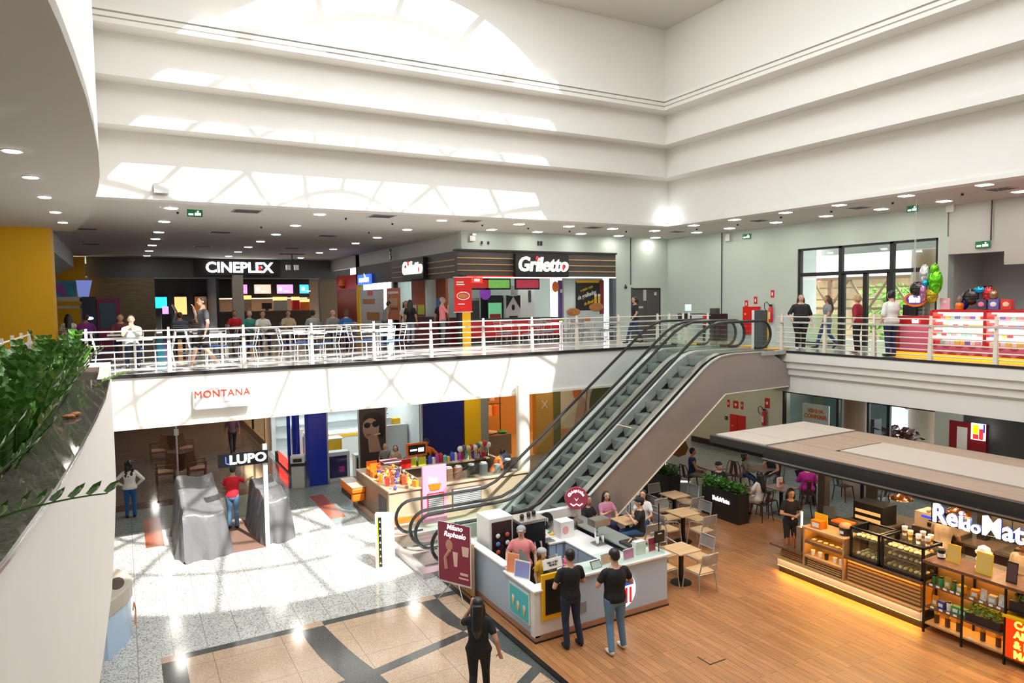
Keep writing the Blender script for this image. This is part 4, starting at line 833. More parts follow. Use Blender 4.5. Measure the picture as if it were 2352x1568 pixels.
# things on the kiosk counters
def small(name, label, cat, loc, parts, rot=0, group=None):
    """parts: (part name, material, fn(b)); one part -> single mesh"""
    if len(parts) == 1:
        b = MB(parts[0][1]); parts[0][2](b); return tag(b.build(name, loc=loc, rot=rot, smooth=35), label, cat, group)
    t = thing(name, label, cat, loc, rot, group)
    for pn, m, fn in parts: b = MB(m); fn(b); b.build(pn, t, smooth=35)
    return t
bx = lambda *a: (lambda b: b.box(*a))
lt = lambda pr, c=(0, 0, 0), n=16: (lambda b: b.lathe(pr, c, n))
small('machine', 'white boxy machine with pink round print on the back worktop', 'machine', (8.25, 12.55, .93), [('body', WHITEG, bx(-.17, -.15, 0, .17, .15, .36)), ('print', mat('pale_pink_print', (.75, .35, .38), .4), lambda b: b.prism([(-.05 + .08 * math.cos(a * PI / 8), -.15, .18 + .09 * math.sin(a * PI / 8)) for a in range(16)], (0, -.005, 0)))])
small('milkshake_mixer', 'steel milkshake mixer with two spindles on the right counter', 'mixer', (8.6, 11.75, .93), [('base', STEEL, bx(-.12, -.12, 0, .12, .12, .03)), ('column', CHROME, bx(-.03, .05, .03, .03, .1, .42)), ('head', STEEL, bx(-.2, -.15, .42, .2, .12, .56)), ('cup', CHROME, lt([(.035, .03), (.05, .2)], (-.06, -.05, 0))), ('cup', CHROME, lt([(.035, .03), (.05, .2)], (.08, -.05, 0)))])
small('stainless_bins', 'row of covered steel ingredient bins along the back right counter', 'container', (8.45, 12.95, .93), [('bin', STEEL, bx(-.28 + .19 * i, -.2, 0, -.11 + .19 * i, .2, .18)) for i in range(4)])
small('tray', 'black tray with wooden handled scoops on the right counter', 'tray', (8.95, 11.1, 1.05), [('tray', BLACK, bx(-.16, -.2, 0, .16, .2, .05)), ('handle', TABW, lambda b: b.tube([(-.1, -.12, .06), (.1, .0, .07)], .015, 8)), ('handle', TABW, lambda b: b.tube([(-.08, 0, .06), (.1, .12, .07)], .015, 8))])
small('round_fan', 'round black lid with two white bars standing at the back of the worktop', 'lid', (8.15, 13.15, .93), [('disc', BLACK, lambda b: b.prism([(.19 * math.cos(a * PI / 12), 0, .2 + .19 * math.sin(a * PI / 12)) for a in range(24)], (0, -.03, 0))), ('bar', WHITEG, bx(-.05, -.036, .1, -.015, -.03, .26)), ('bar', WHITEG, bx(.02, -.036, .1, .055, -.03, .26))])
small('cutting_board', 'white board with orange and green fruit on the back worktop', 'board', (7.95, 12.75, .93), [('board', WHITEG, bx(-.22, -.15, 0, .22, .15, .02)), ('fruit', ORANGE, lambda b: b.sph((-.1, 0, .04), (.07, .05, .03))), ('fruit', mat('orange_fruit', (.9, .45, .03), .5), lambda b: b.sph((.08, -.05, .04), (.06, .05, .03))), ('fruit', GREEN, lambda b: b.sph((.1, .07, .04), (.05, .03, .02)))])
small('steel_hob', 'steel drip tray with round nozzles on the back worktop', 'drip tray', (7.75, 12.48, .93), [('tray', STEEL, bx(-.16, -.12, 0, .16, .12, .02))] + [('nozzle', CHROME, lt([(.03, .02), (.03, .06)], (-.09 + .09 * i, -.03, 0), 10)) for i in range(3)])
small('utensil_pot', 'steel pot of spoons on the back worktop beneath the round sign', 'pot', (8.78, 13.05, .93), [('pot', STEEL, lt([(.06, 0), (.07, .18)])), ('spoon', CHROME, lambda b: b.tube([(0, 0, .1), (.05, .02, .33)], .006, 6)), ('spoon', CHROME, lambda b: b.tube([(0, 0, .1), (-.04, -.02, .34)], .006, 6))])
def card(label, loc, wd, hh, col, rot=0, name='menu_card', frame=None, tilt=.12, word=None, wm=None):
    t = thing(name, label, 'menu', loc, rot); b = MB(frame or WHITEG); b.prism([(-wd / 2, 0, 0), (wd / 2, 0, 0), (wd / 2, tilt * hh, hh), (-wd / 2, tilt * hh, hh)], (0, .012, 0)); b.build('card', t)
    m = mat('card_' + name + label[:12], col, .4); b = MB(m); e = .07; b.add([(-wd / 2 * (1 - e * 1.5), -.002 + tilt * hh * e, hh * e), (wd / 2 * (1 - e * 1.5), -.002 + tilt * hh * e, hh * e), (wd / 2 * (1 - e * 1.5), -.002 + tilt * hh * (1 - e), hh * (1 - e)), (-wd / 2 * (1 - e * 1.5), -.002 + tilt * hh * (1 - e), hh * (1 - e))], [(0, 1, 2, 3)]); b.build('print', t)
    if word: text(word, hh * .28, wm or BLACK, t, 'lettering', (0, -.006 + tilt * hh * .5, hh * .5), (PI / 2 - tilt, 0, 0), .002, .001)
    return t
card('white card with black handwriting above the yellow framed board', (6.62, 10.42, 1.25), .42, .17, (.85, .85, .84), .05, word='VEJA O SEU\nPEDIDO', tilt=.3)
card('orange menu card standing on the left ledge of the kiosk', (6.2, 11.2, .99), .26, .36, (.85, .30, .14), R(-62), frame=mat('orange_edge', (.9, .42, .2), .4))
card('lilac price list standing beside the orange menu card', (6.22, 10.88, .99), .34, .32, (.30, .32, .65), R(-62))
card('small black framed notice leaning on the counter glass', (7.55, 10.36, 1.08), .24, .13, (.75, .76, .76), .1, frame=BLACK, tilt=.5)
card('orange and pink leaflet held up behind the counter glass', (7.85, 10.45, 1.08), .3, .2, (.9, .45, .30), .1)
card('pink leaflet with a portrait on the counter', (8.35, 10.42, 1.08), .28, .2, (.75, .25, .50), .1)
card('dark red and white carton on the right end of the counter', (9.0, 10.5, 1.08), .2, .28, (.45, .03, .08), .1)
small('paper_roll_box', 'white paper packs standing on the counter behind the pink leaflet', 'box', (8.7, 10.55, 1.08), [('pack', WHITEG, bx(-.12, -.06, 0, .12, .06, .26))])
small('cash_register', 'black till with pale screen inside the kiosk', 'till', (7.05, 11.0, .9), [('base', BLACK, bx(-.22, -.16, 0, .22, .16, .08)), ('screen', mat('till_screen', (.5, .55, .6), .3), lambda b: b.bar((0, .02, .08), (0, .12, .3), .3, .02, (1, 0, 0))), ('drawer', DARK, bx(-.22, -.17, -.87, .22, .16, -.01))])
small('card_reader_post', 'black square screen on a tall thin pole at the right end of the counter', 'screen', (9.12, 10.45, 1.05), [('pole', BLACK, lambda b: b.cyl((0, 0, 0), (0, 0, 1.0), .012, n=8)), ('screen', BLACK, bx(-.12, -.03, .22, .12, 0, .45)), ('label', WHITEG, bx(-.05, -.035, .39, .05, -.03, .41))])
small('plush_toy', 'pink plush toy sitting between the two men at the counter', 'toy', (7.02, 10.62, 1.05), [('body', mat('pink_plush', (.85, .2, .4), .8), lambda b: (b.sph((0, 0, .08), (.07, .06, .09)), b.sph((0, 0, .2), .05), b.sph((-.04, 0, .24), .02), b.sph((.04, 0, .24), .02), b.sph((.09, -.03, .05), (.05, .03, .03)))), ('vest', mat('purple_vest', (.25, .02, .25), .8), lambda b: b.sph((0, 0, .1), (.075, .065, .05)))])
for i, (x, l) in enumerate(((8.05, 'leftmost'), (8.2, 'middle'), (8.6, 'rightmost'))): small('topping_jar', l + ' of three small topping jars behind the counter glass', 'jar', (x, 10.62, 1.05), [('jar', mat('jar_%d' % i, ((.5, .1, .08), (.75, .7, .6), (.2, .1, .05))[i], .3), lt([(.035, 0), (.035, .09)])), ('lid', WHITEG, lt([(.037, .09), (.037, .11)]))], group='topping jars behind the counter glass')
# wooden side panel, banner
small('side_board', 'tan slatted panel leaning on the outer left side of the kiosk', 'panel', (6.03, 12.95, .03), [('board', TABW, bx(-.03, -.42, .05, .03, .42, 1.12))] + [('slat', wood('tan_slat', (.5, .32, .14), (.58, .4, .2), .5, axis='z'), bx(-.045, -.4 + .1 * i, .08, -.03, -.34 + .1 * i, 1.1)) for i in range(8)])
t = thing('banner_stand', 'dark red advertising banner on a tripod beside the ice cream kiosk', 'banner', (5.72, 12.75, 0), R(-62)); BR = mat('wine_banner', (.30, .03, .07), .4)
b = MB(WHITEG); b.box(-.42, -.012, .32, .42, .0, 1.58); b.build('backing', t); b = MB(BR); b.box(-.4, -.018, .36, .4, -.012, 1.58); b.build('print', t)
text('Milano\nRaphaelo', .15, SIGNW, t, 'lettering', (.02, -.02, 1.42), FX, .002, .001, .25)
SKP = mat('printed_skin', (.60, .30, .20), .5); b = MB(SKP); b.sph((-.12, -.022, 1.12), (.09, .006, .12)); b.tube([(-.2, -.02, .62), (-.22, -.02, .85), (-.1, -.02, 1.02)], .04, 8); b.build('picture', t)
b = MB(mat('milkshake_print', (.85, .6, .5), .4)); b.prism([(.0, -.02, .7), (.08, -.02, .7), (.1, -.02, 1.0), (-.03, -.02, 1.0)], (0, -.005, 0)); b.box(.15, -.025, .55, .35, -.02, .6); b.box(.12, -.025, .47, .36, -.02, .5); b.prism([(.22, -.02, .95), (.36, -.02, .95), (.38, -.02, 1.15), (.2, -.02, 1.15)], (0, -.005, 0)); b.build('drink_picture', t)
for a in (90, 210, 330): b = MB(CHROME); b.tube([(0, .05, .45), (.38 * math.cos(R(a)), .05 + .38 * math.sin(R(a)), .012)], .012, 8); b.build('leg', t)
b = MB(BLACK); b.cyl((0, .05, .4), (0, .05, 1.6), .014); b.build('pole', t)
# floor hatch
b = MB(BLACK); b.box(8.26, 8.2, .03, 8.62, 8.22, .036); b.box(8.26, 8.2, .03, 8.28, 8.5, .036); tag(b.build('floor_hatch', rot=0), 'small dark edged hatch set in the wooden deck', 'hatch')
# white display totem
t = thing('display_totem', 'white and grey display stand with a dark strip of arrows, on the sunlit floor', 'stand', (5.05, 15.15, 0), R(-28))
b = MB(WHITEG); b.box(-.2, -.08, 0, .22, .08, 1.28); b.build('body', t, bevel=.01); b = MB(BLACK); b.box(-.12, -.086, .05, -.05, -.08, 1.2); b.build('strip', t); b = MB(YELLOW); b.box(-.145, -.086, .05, -.125, -.08, 1.2); b.build('yellow_edge', t)
for i in range(7): b = MB(WHITEG); b.prism([(-.105, -.086, .12 + .16 * i), (-.065, -.086, .12 + .16 * i), (-.085, -.086, .17 + .16 * i)], (0, -.004, 0)); b.build('arrow', t)

# ---------------------------------------------------------------- brown candy kiosk
C = thing('candy_kiosk', 'long brown candy kiosk with pink panel and louvres behind the escalators', 'kiosk', (6.0, 17.55, 0)); CT = Matrix.Translation((-6.0, -17.55, 0))
TAN = mat('tan_laminate', (.50, .36, .25), .4)
def cb_(name, m, *boxes, bevel=0, par=C):
    b = MB(m).at(CT)
    for q_ in boxes: b.box(*q_)
    return b.build(name, par, bevel=bevel)
cb_('plinth', TAN, (5.9, 17.46, 0, 10.3, 17.9, .1), (5.9, 17.9, 0, 6.3, 20.6, .1)); cb_('front_panel', TAN, (6.0, 17.55, .1, 10.3, 17.65, 1.02)); cb_('side_panel', BROWN, (6.0, 17.65, .1, 6.1, 20.5, 1.02)); cb_('side_vent', DARK, (5.985, 17.8, .2, 6.0, 18.4, .8))
cb_('worktop', TAN, (5.98, 17.5, 1.02, 7.0, 20.5, 1.06)); cb_('worktop', TAN, (7.0, 17.5, 1.02, 10.3, 18.0, 1.06)); cb_('back_panel', BROWN, (6.9, 20.1, .1, 10.3, 20.2, 1.15)); cb_('right_panel', BROWN, (10.2, 18.0, .1, 10.3, 20.2, 1.1)); cb_('back_worktop', BROWN, (7.0, 19.8, 1.0, 10.3, 20.2, 1.04)); cb_('inner_wall', BROWN, (7.0, 18.0, .1, 7.06, 19.9, 1.15))
pk = cb_('pink_panel', PINK, (6.92, 17.44, .06, 7.62, 17.52, 1.62)); text('les', .22, SIGNW, pk, 'lettering', (1.22, -.12, 1.22), FX, .01, .008); b = MB(ORANGE).at(CT); b.prism([(7.08, 17.435, 1.12), (7.46, 17.435, 1.12), (7.4, 17.435, .95), (7.14, 17.435, .95)], (0, -.01, 0)); b.build('cup_picture', pk)
LV = mat('silver_louvre', (.62, .62, .62), .3, .5)
for n_, x0, x1 in (('louvre', 7.07, 7.5), ('louvre', 7.85, 8.7)):
    f_ = cb_(n_, RED if x0 < 7.5 else mat('louvre_frame', (.12, .07, .06), .5), (x0 - .03, 17.425 if x0 < 7.5 else 17.535, .25, x1 + .03, 17.44 if x0 < 7.5 else 17.55, .87)); b = MB(LV).at(CT)
    for i in range(11): b.bar((x0, (17.415 if x0 < 7.5 else 17.525), .30 + .052 * i), (x1, (17.415 if x0 < 7.5 else 17.525), .30 + .052 * i), .03, .035)
    b.build('slats', f_)
cb_('orange_base_sign', ORANGE, (6.12, 17.535, .16, 6.85, 17.55, .32)); b = MB(SMOKE).at(CT); b.box(7.7, 17.62, 1.06, 10.0, 17.635, 1.5); b.build('clear_screen', C)
b = MB(ORANGE).at(CT); b.box(5.6, 19.6, .55, 6.0, 20.9, .72); b.box(5.62, 19.65, .3, 6.0, 20.85, .55); b.build('orange_corner', C, bevel=.05); cb_('corner_top', TAN, (5.6, 19.6, .72, 6.0, 20.9, .74)); cb_('dark_strip', BLACK, (5.59, 19.8, .36, 5.62, 20.7, .5))
SG = thing('kiosk_price_board', 'orange framed price board standing at the back of the candy kiosk', 'sign', (7.75, 19.95, 1.04)); b = MB(ORANGE); b.box(-.33, 0, .3, .33, .05, .72); b.build('frame', SG); b = MB(BLACK); b.box(-.28, -.01, .36, .28, 0, .66); b.build('panel', SG); b = MB(SIGNW); b.box(-.22, -.016, .48, 0, -.01, .53); b.box(.04, -.016, .44, .22, -.01, .56); b.build('print', SG)
for i in (-1, 1): b = MB(mat('lime_box', (.55, .65, .05), .5)); b.box(i * .16 - .12, -.02, 0, i * .16 + .12, .06, .26); b.build('price_card', SG)
cc = [(.7, .05, .03), (.85, .30, .02), (.8, .75, .7), (.35, .12, .04), (.85, .65, .1), (.08, .06, .4), (.75, .5, .3)]
def bag_src():
    t = thing('candy_bag', 'x', 'candy'); b = MB(mat('cellophane', (.75, .72, .70), .25)); b.lathe([(.05, 0), (.07, .06), (.06, .14), (.015, .18), (.05, .25)], n=10); b.build('wrapper', t, smooth=True)
    b = MB(mat('sweets', (.75, .2, .05), .4)); b.sph((0, 0, .07), (.072, .072, .05), 10, 6); b.build('sweets', t); return t
r = random.Random(5)
for i in range(34):
    big = i < 20; x = r.uniform(6.1, 6.85); y = r.uniform(17.6, 19.6); m = mat('candy_%d' % (i % 7), cc[i % 7], .4)
    b = MB(m); h = r.uniform(.1, .26); w_ = r.uniform(.04, .08)
    if i % 3 == 0: b.lathe([(w_, 0), (w_ * 1.1, h * .5), (w_ * .3, h * .75), (w_ * .9, h)], n=10)
    elif i % 3 == 1: b.box(-w_, -w_ * .7, 0, w_, w_ * .7, h)
    else: b.sph((0, 0, w_), w_, 10, 7); b.cyl((0, 0, w_), (0, 0, h + w_), .006, n=6); b.sph((0, 0, h + w_), w_ * .8, 10, 7)
    tag(b.build('candy_pack', smooth=40, loc=(x, y, 1.06), rot=r.uniform(0, 3)), 'small wrapped sweet pack on the left top of the candy kiosk', 'candy', 'candy packs on the left of the kiosk top')
for i in range(16):
    m = mat('tin_%d' % (i % 6), [(.05, .08, .55), (.7, .68, .65), (.35, .05, .3), (.6, .02, .02), (.15, .55, .45), (.8, .6, .1)][i % 6], .35); b = MB(m); h = r.uniform(.14, .3)
    b.lathe([(.07, 0), (.07, h * .8), (.03, h)], n=12); tag(b.build('candy_tin', smooth=40, loc=(8.2 + .125 * i, 20.0 + r.uniform(-.05, .05), 1.04)), 'coloured tin on the back worktop of the candy kiosk', 'tin', 'tins along the back of the candy kiosk')
for i in range(9):
    b = MB(mat('ball_%d' % (i % 4), [(.75, .72, .6), (.1, .1, .2), (.6, .55, .2), (.5, .03, .05)][i % 4], .35)); b.sph((0, 0, .1), .1, 10, 8); b.cyl((0, 0, -.25), (0, 0, .02), .012, n=6)
    tag(b.build('lollipop', smooth=40, loc=(9.2 + .12 * i, 19.9 + r.uniform(-.06, .06), 1.3 + r.uniform(0, .12))), 'big round lollipop on a stick at the back right of the candy kiosk', 'lollipop', 'lollipops in the candy kiosk')
for i, x in enumerate((7.85, 8.15, 8.55, 8.95, 9.4, 9.75)):
    small('dispenser', ['orange', 'second orange', 'clear', 'grey', 'white', 'tall clear'][i] + ' sweet dispenser behind the clear screen', 'dispenser', (x, 17.8, 1.06), [('jar', (mat('orange_print', (.9, .42, .25), .4) if i < 2 else SMOKE if i in (2, 5) else LV), lt([(.12, 0), (.12, .34)] if i != 4 else [(.09, 0), (.09, .22)])), ('lid', WHITEG, lt([(.09, .34 if i != 4 else .22), (.09, .38 if i != 4 else .26)]))], group=None)
small('glass_display_box', 'clear box with pink rim standing on the candy kiosk', 'box', (6.6, 19.1, 1.06), [('box', GLASS2, bx(-.25, -.2, 0, .25, .2, .45)), ('rim', PINK, lambda b: b.tube([(-.25, -.2, .45), (.25, -.2, .45), (.25, .2, .45), (-.25, .2, .45)], .02, 6, True))])
small('shopping_bag', 'bright red bag at the back of the candy kiosk', 'bag', (7.35, 19.9, 1.05), [('bag', RED, bx(-.16, -.06, 0, .16, .06, .26)), ('handle', BLACK, lambda b: b.tube([(-.06, 0, .26), (0, 0, .34), (.06, 0, .26)], .008, 6))])
for i, y in enumerate((18.0, 18.35)): small('orange_display', ('nearer', 'farther')[i] + ' orange candy display tray on the kiosk top', 'tray', (6.25, y + 1.3, 1.06), [('tray', ORANGE, bx(-.16, -.14, 0, .16, .14, .16)), ('back', ORANGE, bx(-.16, .1, .16, .16, .14, .36))])

# ---------------------------------------------------------------- draped stall with sign
DUST = mat('grey_dust_cover', (.15, .15, .158), .34, spec=.7, bump=.8, nscale=7)
def drape(label, x0, y0, x1, y1, h0, h1, seed, dark=0):
    """cloth thrown over a counter: pleated skirt with a lumpy top"""
    r = random.Random(seed); n = 72; per = []
    L_ = 2 * ((x1 - x0) + (y1 - y0))
    for i in range(n):
        s_ = L_ * i / n; a, c = x1 - x0, y1 - y0
        if s_ < a: p = (x0 + s_, y0, 0, -1)
        elif s_ < a + c: p = (x1, y0 + s_ - a, 1, 0)
        elif s_ < 2 * a + c: p = (x1 - (s_ - a - c), y1, 0, 1)
        else: p = (x0, y1 - (s_ - 2 * a - c), -1, 0)
        per.append(p)
    ph = [r.uniform(0, 6) for _ in range(4)]; rows = []
    cx, cy = (x0 + x1) / 2, (y0 + y1) / 2
    for k, t in enumerate((0, .12, .3, .5, .7, .86, .95, 1.0)):
        row = []
        for i, (x, y, nx, ny) in enumerate(per):
            hh = h0 + (h1 - h0) * (y - y0) / (y1 - y0) + .05 * math.sin(x * 7 + ph[0]) + .04 * math.sin(y * 5 + ph[1])
            f_ = (1 - t) * (.12 + .075 * math.sin(i * 1.3 + ph[2] + t * 2) + .05 * math.sin(i * 2.3 + ph[3])) + .02 * math.sin(i * 2.7 + k * 1.7)
            if t > .94: f_ -= .02
            row.append((x + nx * f_, y + ny * f_, hh * t + .004))
        rows.append(row + [row[0]])
    for s_ in (.75, .5, .25, .02):
        row = []
        for i, (x, y, nx, ny) in enumerate(per):
            X = cx + (x - cx) * s_; Y = cy + (y - cy) * s_; row.append((X, Y, h0 + (h1 - h0) * (Y - y0) / (y1 - y0) + .05 * math.sin(X * 7 + ph[0]) + .04 * math.sin(Y * 5 + ph[1])))
        rows.append(row + [row[0]])
    b = MB(DUST); b.grid(rows); o = b.build('dust_cover', smooth=60); m = o.modifiers.new('s', 'SUBSURF'); m.levels = 1; m.render_levels = 1
    return tag(o, label, 'cover')
drape('grey dust cover over the left hand stall counter, folds hanging to the floor', 1.05, 17.95, 2.0, 20.6, 1.05, 1.45, 2)
drape('grey dust cover over the right hand stall counter, under the hanging sign', 2.95, 18.25, 3.55, 20.7, 1.15, 1.2, 4)
b = MB(mat('brown_rug', (.20, .11, .08), .8)); b.box(2.0, 18.0, .004, 2.95, 20.6, .012); tag(b.build('rug'), 'brown mat between the two covered counters', 'rug')
t = thing('stall_sign', 'black sign with white LUPO lettering on a white post above the covered stall', 'sign', (2.98, 18.05, 0)); b = MB(WHITEG); b.box(-.06, -.04, 0, .04, .06, 2.6); b.build('post', t); b = MB(mat('matt_black_board', (.008, .008, .009), .8, spec=.1)); b.box(-1.1, -.10, 2.14, .05, -.04, 2.46); b.build('board', t); text('LUPO', .30, SIGNW, t, 'lettering', (-.42, -.105, 2.3), FX, .008, .01, sx=1.15)
b = MB(mat('sign_blue', (.05, .1, .6), .4, emit=.8)); b.tube([(-.93, -.11, 2.4), (-.93, -.11, 2.24), (-.86, -.11, 2.21)], .014, 6); b.build('blue_swoosh', t)
# left corridor seats: armchairs of slatted dark wood
def armchair():
    t = thing('slatted_armchair', 'x', 'armchair')
    for i in range(7): b = MB(mat('seat_slat_wood', (.45, .25, .14), .45)); b.box(-.27 + .08 * i, -.25, .38, -.21 + .08 * i, .28, .40); b.build('seat_slat', t)
    for sx in (-1, 1):
        b = MB(DWOOD); b.box(sx * .3 - .02, -.3, .60, sx * .3 + .02, .3, .64); b.build('arm', t)
        for sy in (-.28, .26): b = MB(DWOOD); b.box(sx * .3 - .025, sy - .025, 0, sx * .3 + .025, sy + .025, .6); b.build('leg', t)
        b = MB(DWOOD); b.box(sx * .3 - .015, -.28, .32, sx * .3 + .015, .28, .38); b.build('side_rail', t)
    b = MB(DWOOD); b.bar((0, -.27, .40), (0, -.40, .95), .60, .03, (1, 0, 0)); b.build('backrest', t); return t
A0 = armchair(); gA = 'dark wooden slatted armchairs in the corridor'
for x, y, f_, l in [(1.02, 30.5, PI / 2, 'far slatted wooden armchair, left one of the back-to-back pair'), (2.02, 30.5, -PI / 2, 'far slatted wooden armchair, right one of the back-to-back pair'),
                    (1.08, 26.5, PI / 2, 'near slatted wooden armchair, left one of the back-to-back pair'), (2.08, 26.5, -PI / 2, 'near slatted wooden armchair, right one of the back-to-back pair')]: put_chair(A0, x, y, f_, l, gA, .004)
small('steel_post', 'thin pale floor-to-ceiling post with a small white box on it', 'post', (1.42, 25.6, .004), [('post', LV, lambda b: b.cyl((0, 0, 0), (0, 0, 3.29), .03)), ('box', WHITEG, bx(-.07, -.1, 1.75, .07, .02, 1.95))])
def bin_(label, x, y, z=0, rot=0):
    t = thing('litter_bin', label, 'bin', (x, y, z), rot); b = MB(mat('bin_grey', (.45, .46, .43), .45)); b.prism([(-.2, -.17, 0), (.2, -.17, 0), (.24, .17, 0), (-.24, .17, 0)], (0, 0, .75)); b.build('body', t, bevel=.02)
    b = MB(BLACK); b.box(-.24, -.19, .75, .24, .19, .83); b.build('liner', t); b = MB(mat('bin_lid', (.52, .53, .50), .4)); b.box(-.23, -.18, .83, .23, .18, 1.08); b.build('lid', t, bevel=.03); b = MB(BLACK); b.box(-.14, -.186, .88, .14, -.18, 1.0); b.build('flap', t)
    return t
bin_('grey litter bin with black liner beside the blue pillar', 4.88, 23.35, 0, -.3)
# ================================================================ CAFE UNDER THE CANOPY
OAK = CAFEW; CF = thing('cafe_counter', 'long lit oak cafe counter with amber glow along its black foot', 'counter', (12.4, 10.35, .03)); FT = Matrix.Translation((-12.4, -10.35, 0))
def fb(name, m, *boxes, bevel=0, par=None, T=FT):
    b = MB(m).at(T)
    for q_ in boxes: b.box(*q_)
    return b.build(name, par or CF, bevel=bevel)
fb('toe_kick', BLACK, (12.5, 7.16, 0, 13.1, 10.35, .17)); fb('lit_panel', mat('cream_panel', (.75, .70, .62), .5), (12.46, 7.16, .15, 12.5, 10.36, .33)); fb('oak_ledge', OAK, (12.38, 7.16, .33, 13.1, 10.42, .37))
for y0, y1 in ((7.2, 8.75), (8.75, 10.35)):
    fb('led_strip', mat('warm_led', (1, .8, .5), .5, emit=9, ecol=(1, .72, .35)), (12.40, y0, .322, 12.42, y1, .33)); fb('amber_led', LAMPY, (12.465, y0, .146, 12.495, y1, .15))
# left slatted block with board top
fb('slatted_front', OAK, *[(12.47, 9.66, .40 + .045 * i, 12.49, 10.28, .425 + .045 * i) for i in range(4)]); fb('dark_core', mat('dark_oak', (.12, .06, .02), .5), (12.49, 9.66, .37, 13.0, 10.28, .58)); fb('board_top', DWOOD, (12.36, 9.66, .58, 13.05, 10.5, .62))
# open shelf unit
fb('shelf_side', OAK, (12.4, 9.62, .37, 12.9, 9.66, 1.2)); fb('shelf_side', OAK, (12.4, 8.70, .37, 12.9, 8.74, 1.2)); fb('shelf_back', OAK, (12.86, 8.74, .37, 12.9, 9.62, 1.2)); fb('shelf', OAK, (12.4, 8.74, .58, 12.86, 9.62, .62)); fb('shelf', mat('dark_oak2', (.16, .09, .04), .5), (12.4, 8.74, .88, 12.86, 9.62, .94)); fb('shelf', OAK, (12.38, 8.68, 1.18, 12.92, 9.68, 1.22))
fb('slatted_front', OAK, *[(12.44, 8.78, .40 + .045 * i, 12.46, 9.58, .425 + .045 * i) for i in range(4)])
for z in (.875, 1.175): fb('led_strip', mat('shelf_led', (1, .7, .3), .5, emit=40, ecol=(1, .55, .12)), (12.5, 8.78, z, 12.52, 9.58, z + .004))
# slatted front beneath the glass cases
fb('slatted_front', OAK, *[(12.46, 7.2, .42 + .07 * i, 12.48, 8.66, .455 + .07 * i) for i in range(6)]); fb('slat_backing', mat('oak_gold', (.5, .25, .05), .5), (12.52, 7.16, .37, 13.0, 8.7, .84)); fb('oak_ledge', DWOOD, (12.38, 7.14, .84, 13.1, 8.70, .89)); fb('led_strip', MATS['shelf_led'], (12.44, 7.2, .83, 12.455, 8.66, .836))
# glass cases
def case(label, y0, y1):
    t = thing('pastry_case', label, 'display case', (12.45, y0, .92)); T = Matrix.Translation((-12.45, -y0, -.89))
    fr = [(x, y, z) for x in (12.45, 13.0) for y in (y0, y1) for z in (.90, 1.50)]
    b = MB(BLACKM).at(T)
    for x in (12.45, 13.0):
        for z in (.92, 1.49): b.bar((x, y0, z), (x, y1, z), .04, .04)
        for y in (y0 + .02, y1 - .02): b.bar((x, y, .9), (x, y, 1.5), .04, .04)
    for y in (y0 + .02, y1 - .02):
        for z in (.92, 1.49): b.bar((12.45, y, z), (13.0, y, z), .04, .04)
    b.build('frame', t)
    b = MB(SMOKE).at(T); b.box(12.45, y0, 1.495, 13.0, y1, 1.5); b.build('glass_top', t); b = MB(GLASS).at(T); b.box(12.448, y0 + .03, .94, 12.452, y1 - .03, 1.48); b.build('glass_front', t)
    b = MB(mat('case_back', (.35, .25, .15), .5)).at(T); b.box(12.98, y0, .9, 13.0, y1, 1.48); b.build('back', t)
    for z in (.93, 1.14, 1.30):
        if z == 1.14 and y1 - y0 < .7: continue
        b = MB(STEEL).at(T); b.box(12.5, y0 + .04, z, 12.96, y1 - .04, z + .015); b.build('tray', t)
        r = random.Random(int(z * 100 + y0)); n = 5 if y1 - y0 < .7 else 7
        for i in range(n):
            for j in range(3):
                b = MB(mat('pastry_%d' % ((i + j) % 3), [(.75, .48, .18), (.82, .62, .35), (.62, .34, .10)][(i + j) % 3], .6)); b.sph((0, 0, .025), (.07, .045, .032), 10, 6)
                b.use(mat('pastry_top', (.9, .75, .5), .6)); b.sph((0, 0, .045), (.045, .02, .015), 8, 5)
                tag(b.build('pastry', smooth=60, loc=(12.58 + .14 * j, y0 + .1 + (y1 - y0 - .2) * i / (n - 1), z + .046), rot=r.uniform(-.4, .4)), 'golden pastry on a tray in the ' + ('left' if y0 > 7.9 else 'right') + ' glass case', 'pastry', 'pastries in the %s glass case' % ('left' if y0 > 7.9 else 'right'))
    b = MB(mat('case_led', (1, .8, .5), .5, emit=45, ecol=(1, .75, .42))).at(T); b.box(12.49, y0 + .05, 1.465, 12.51, y1 - .05, 1.47); b.build('led_strip', t)
case('left glass pastry case on the cafe counter, filled with golden pastries', 7.98, 8.60); case('right glass pastry case on the cafe counter, with three trays', 7.14, 7.95)
# black shelf rack with products
RK = thing('shelf_rack', 'black metal shelf rack with oak back, at the right of the cafe', 'shelf', (12.4, 7.12, .03))
def rb(name, m, *bxs, **k): return fb(name, m, *bxs, par=RK, T=Matrix.Translation((-12.4, -7.12, 0)), **k)
for y in (7.1, 6.45, 5.78, 4.6): 
    for x in (12.4, 12.78): rb('upright', BLACKM, (x - .015, y - .015, 0, x + .015, y + .015, 1.3))
for z in (.16, .46, .86): rb('shelf', DWOOD if z > .4 else OAK, (12.4, 5.8 if z < .8 else 5.8, z, 12.8, 7.08, z + .03))
rb('shelf', DWOOD, (12.4, 4.6, .12, 12.8, 5.8, .15)); rb('shelf', BLACKM, (12.4, 4.6, .92, 12.8, 5.8, .95)); rb('worktop', DWOOD, (12.36, 4.6, 1.28, 13.0, 7.12, 1.33)); rb('back_board', OAK, (12.8, 5.8, .16, 12.82, 7.1, 1.28))
for z in (.44, .84, 1.26): rb('led_strip', MATS['shelf_led'], (12.74, 5.85, z, 12.76, 7.05, z + .006))
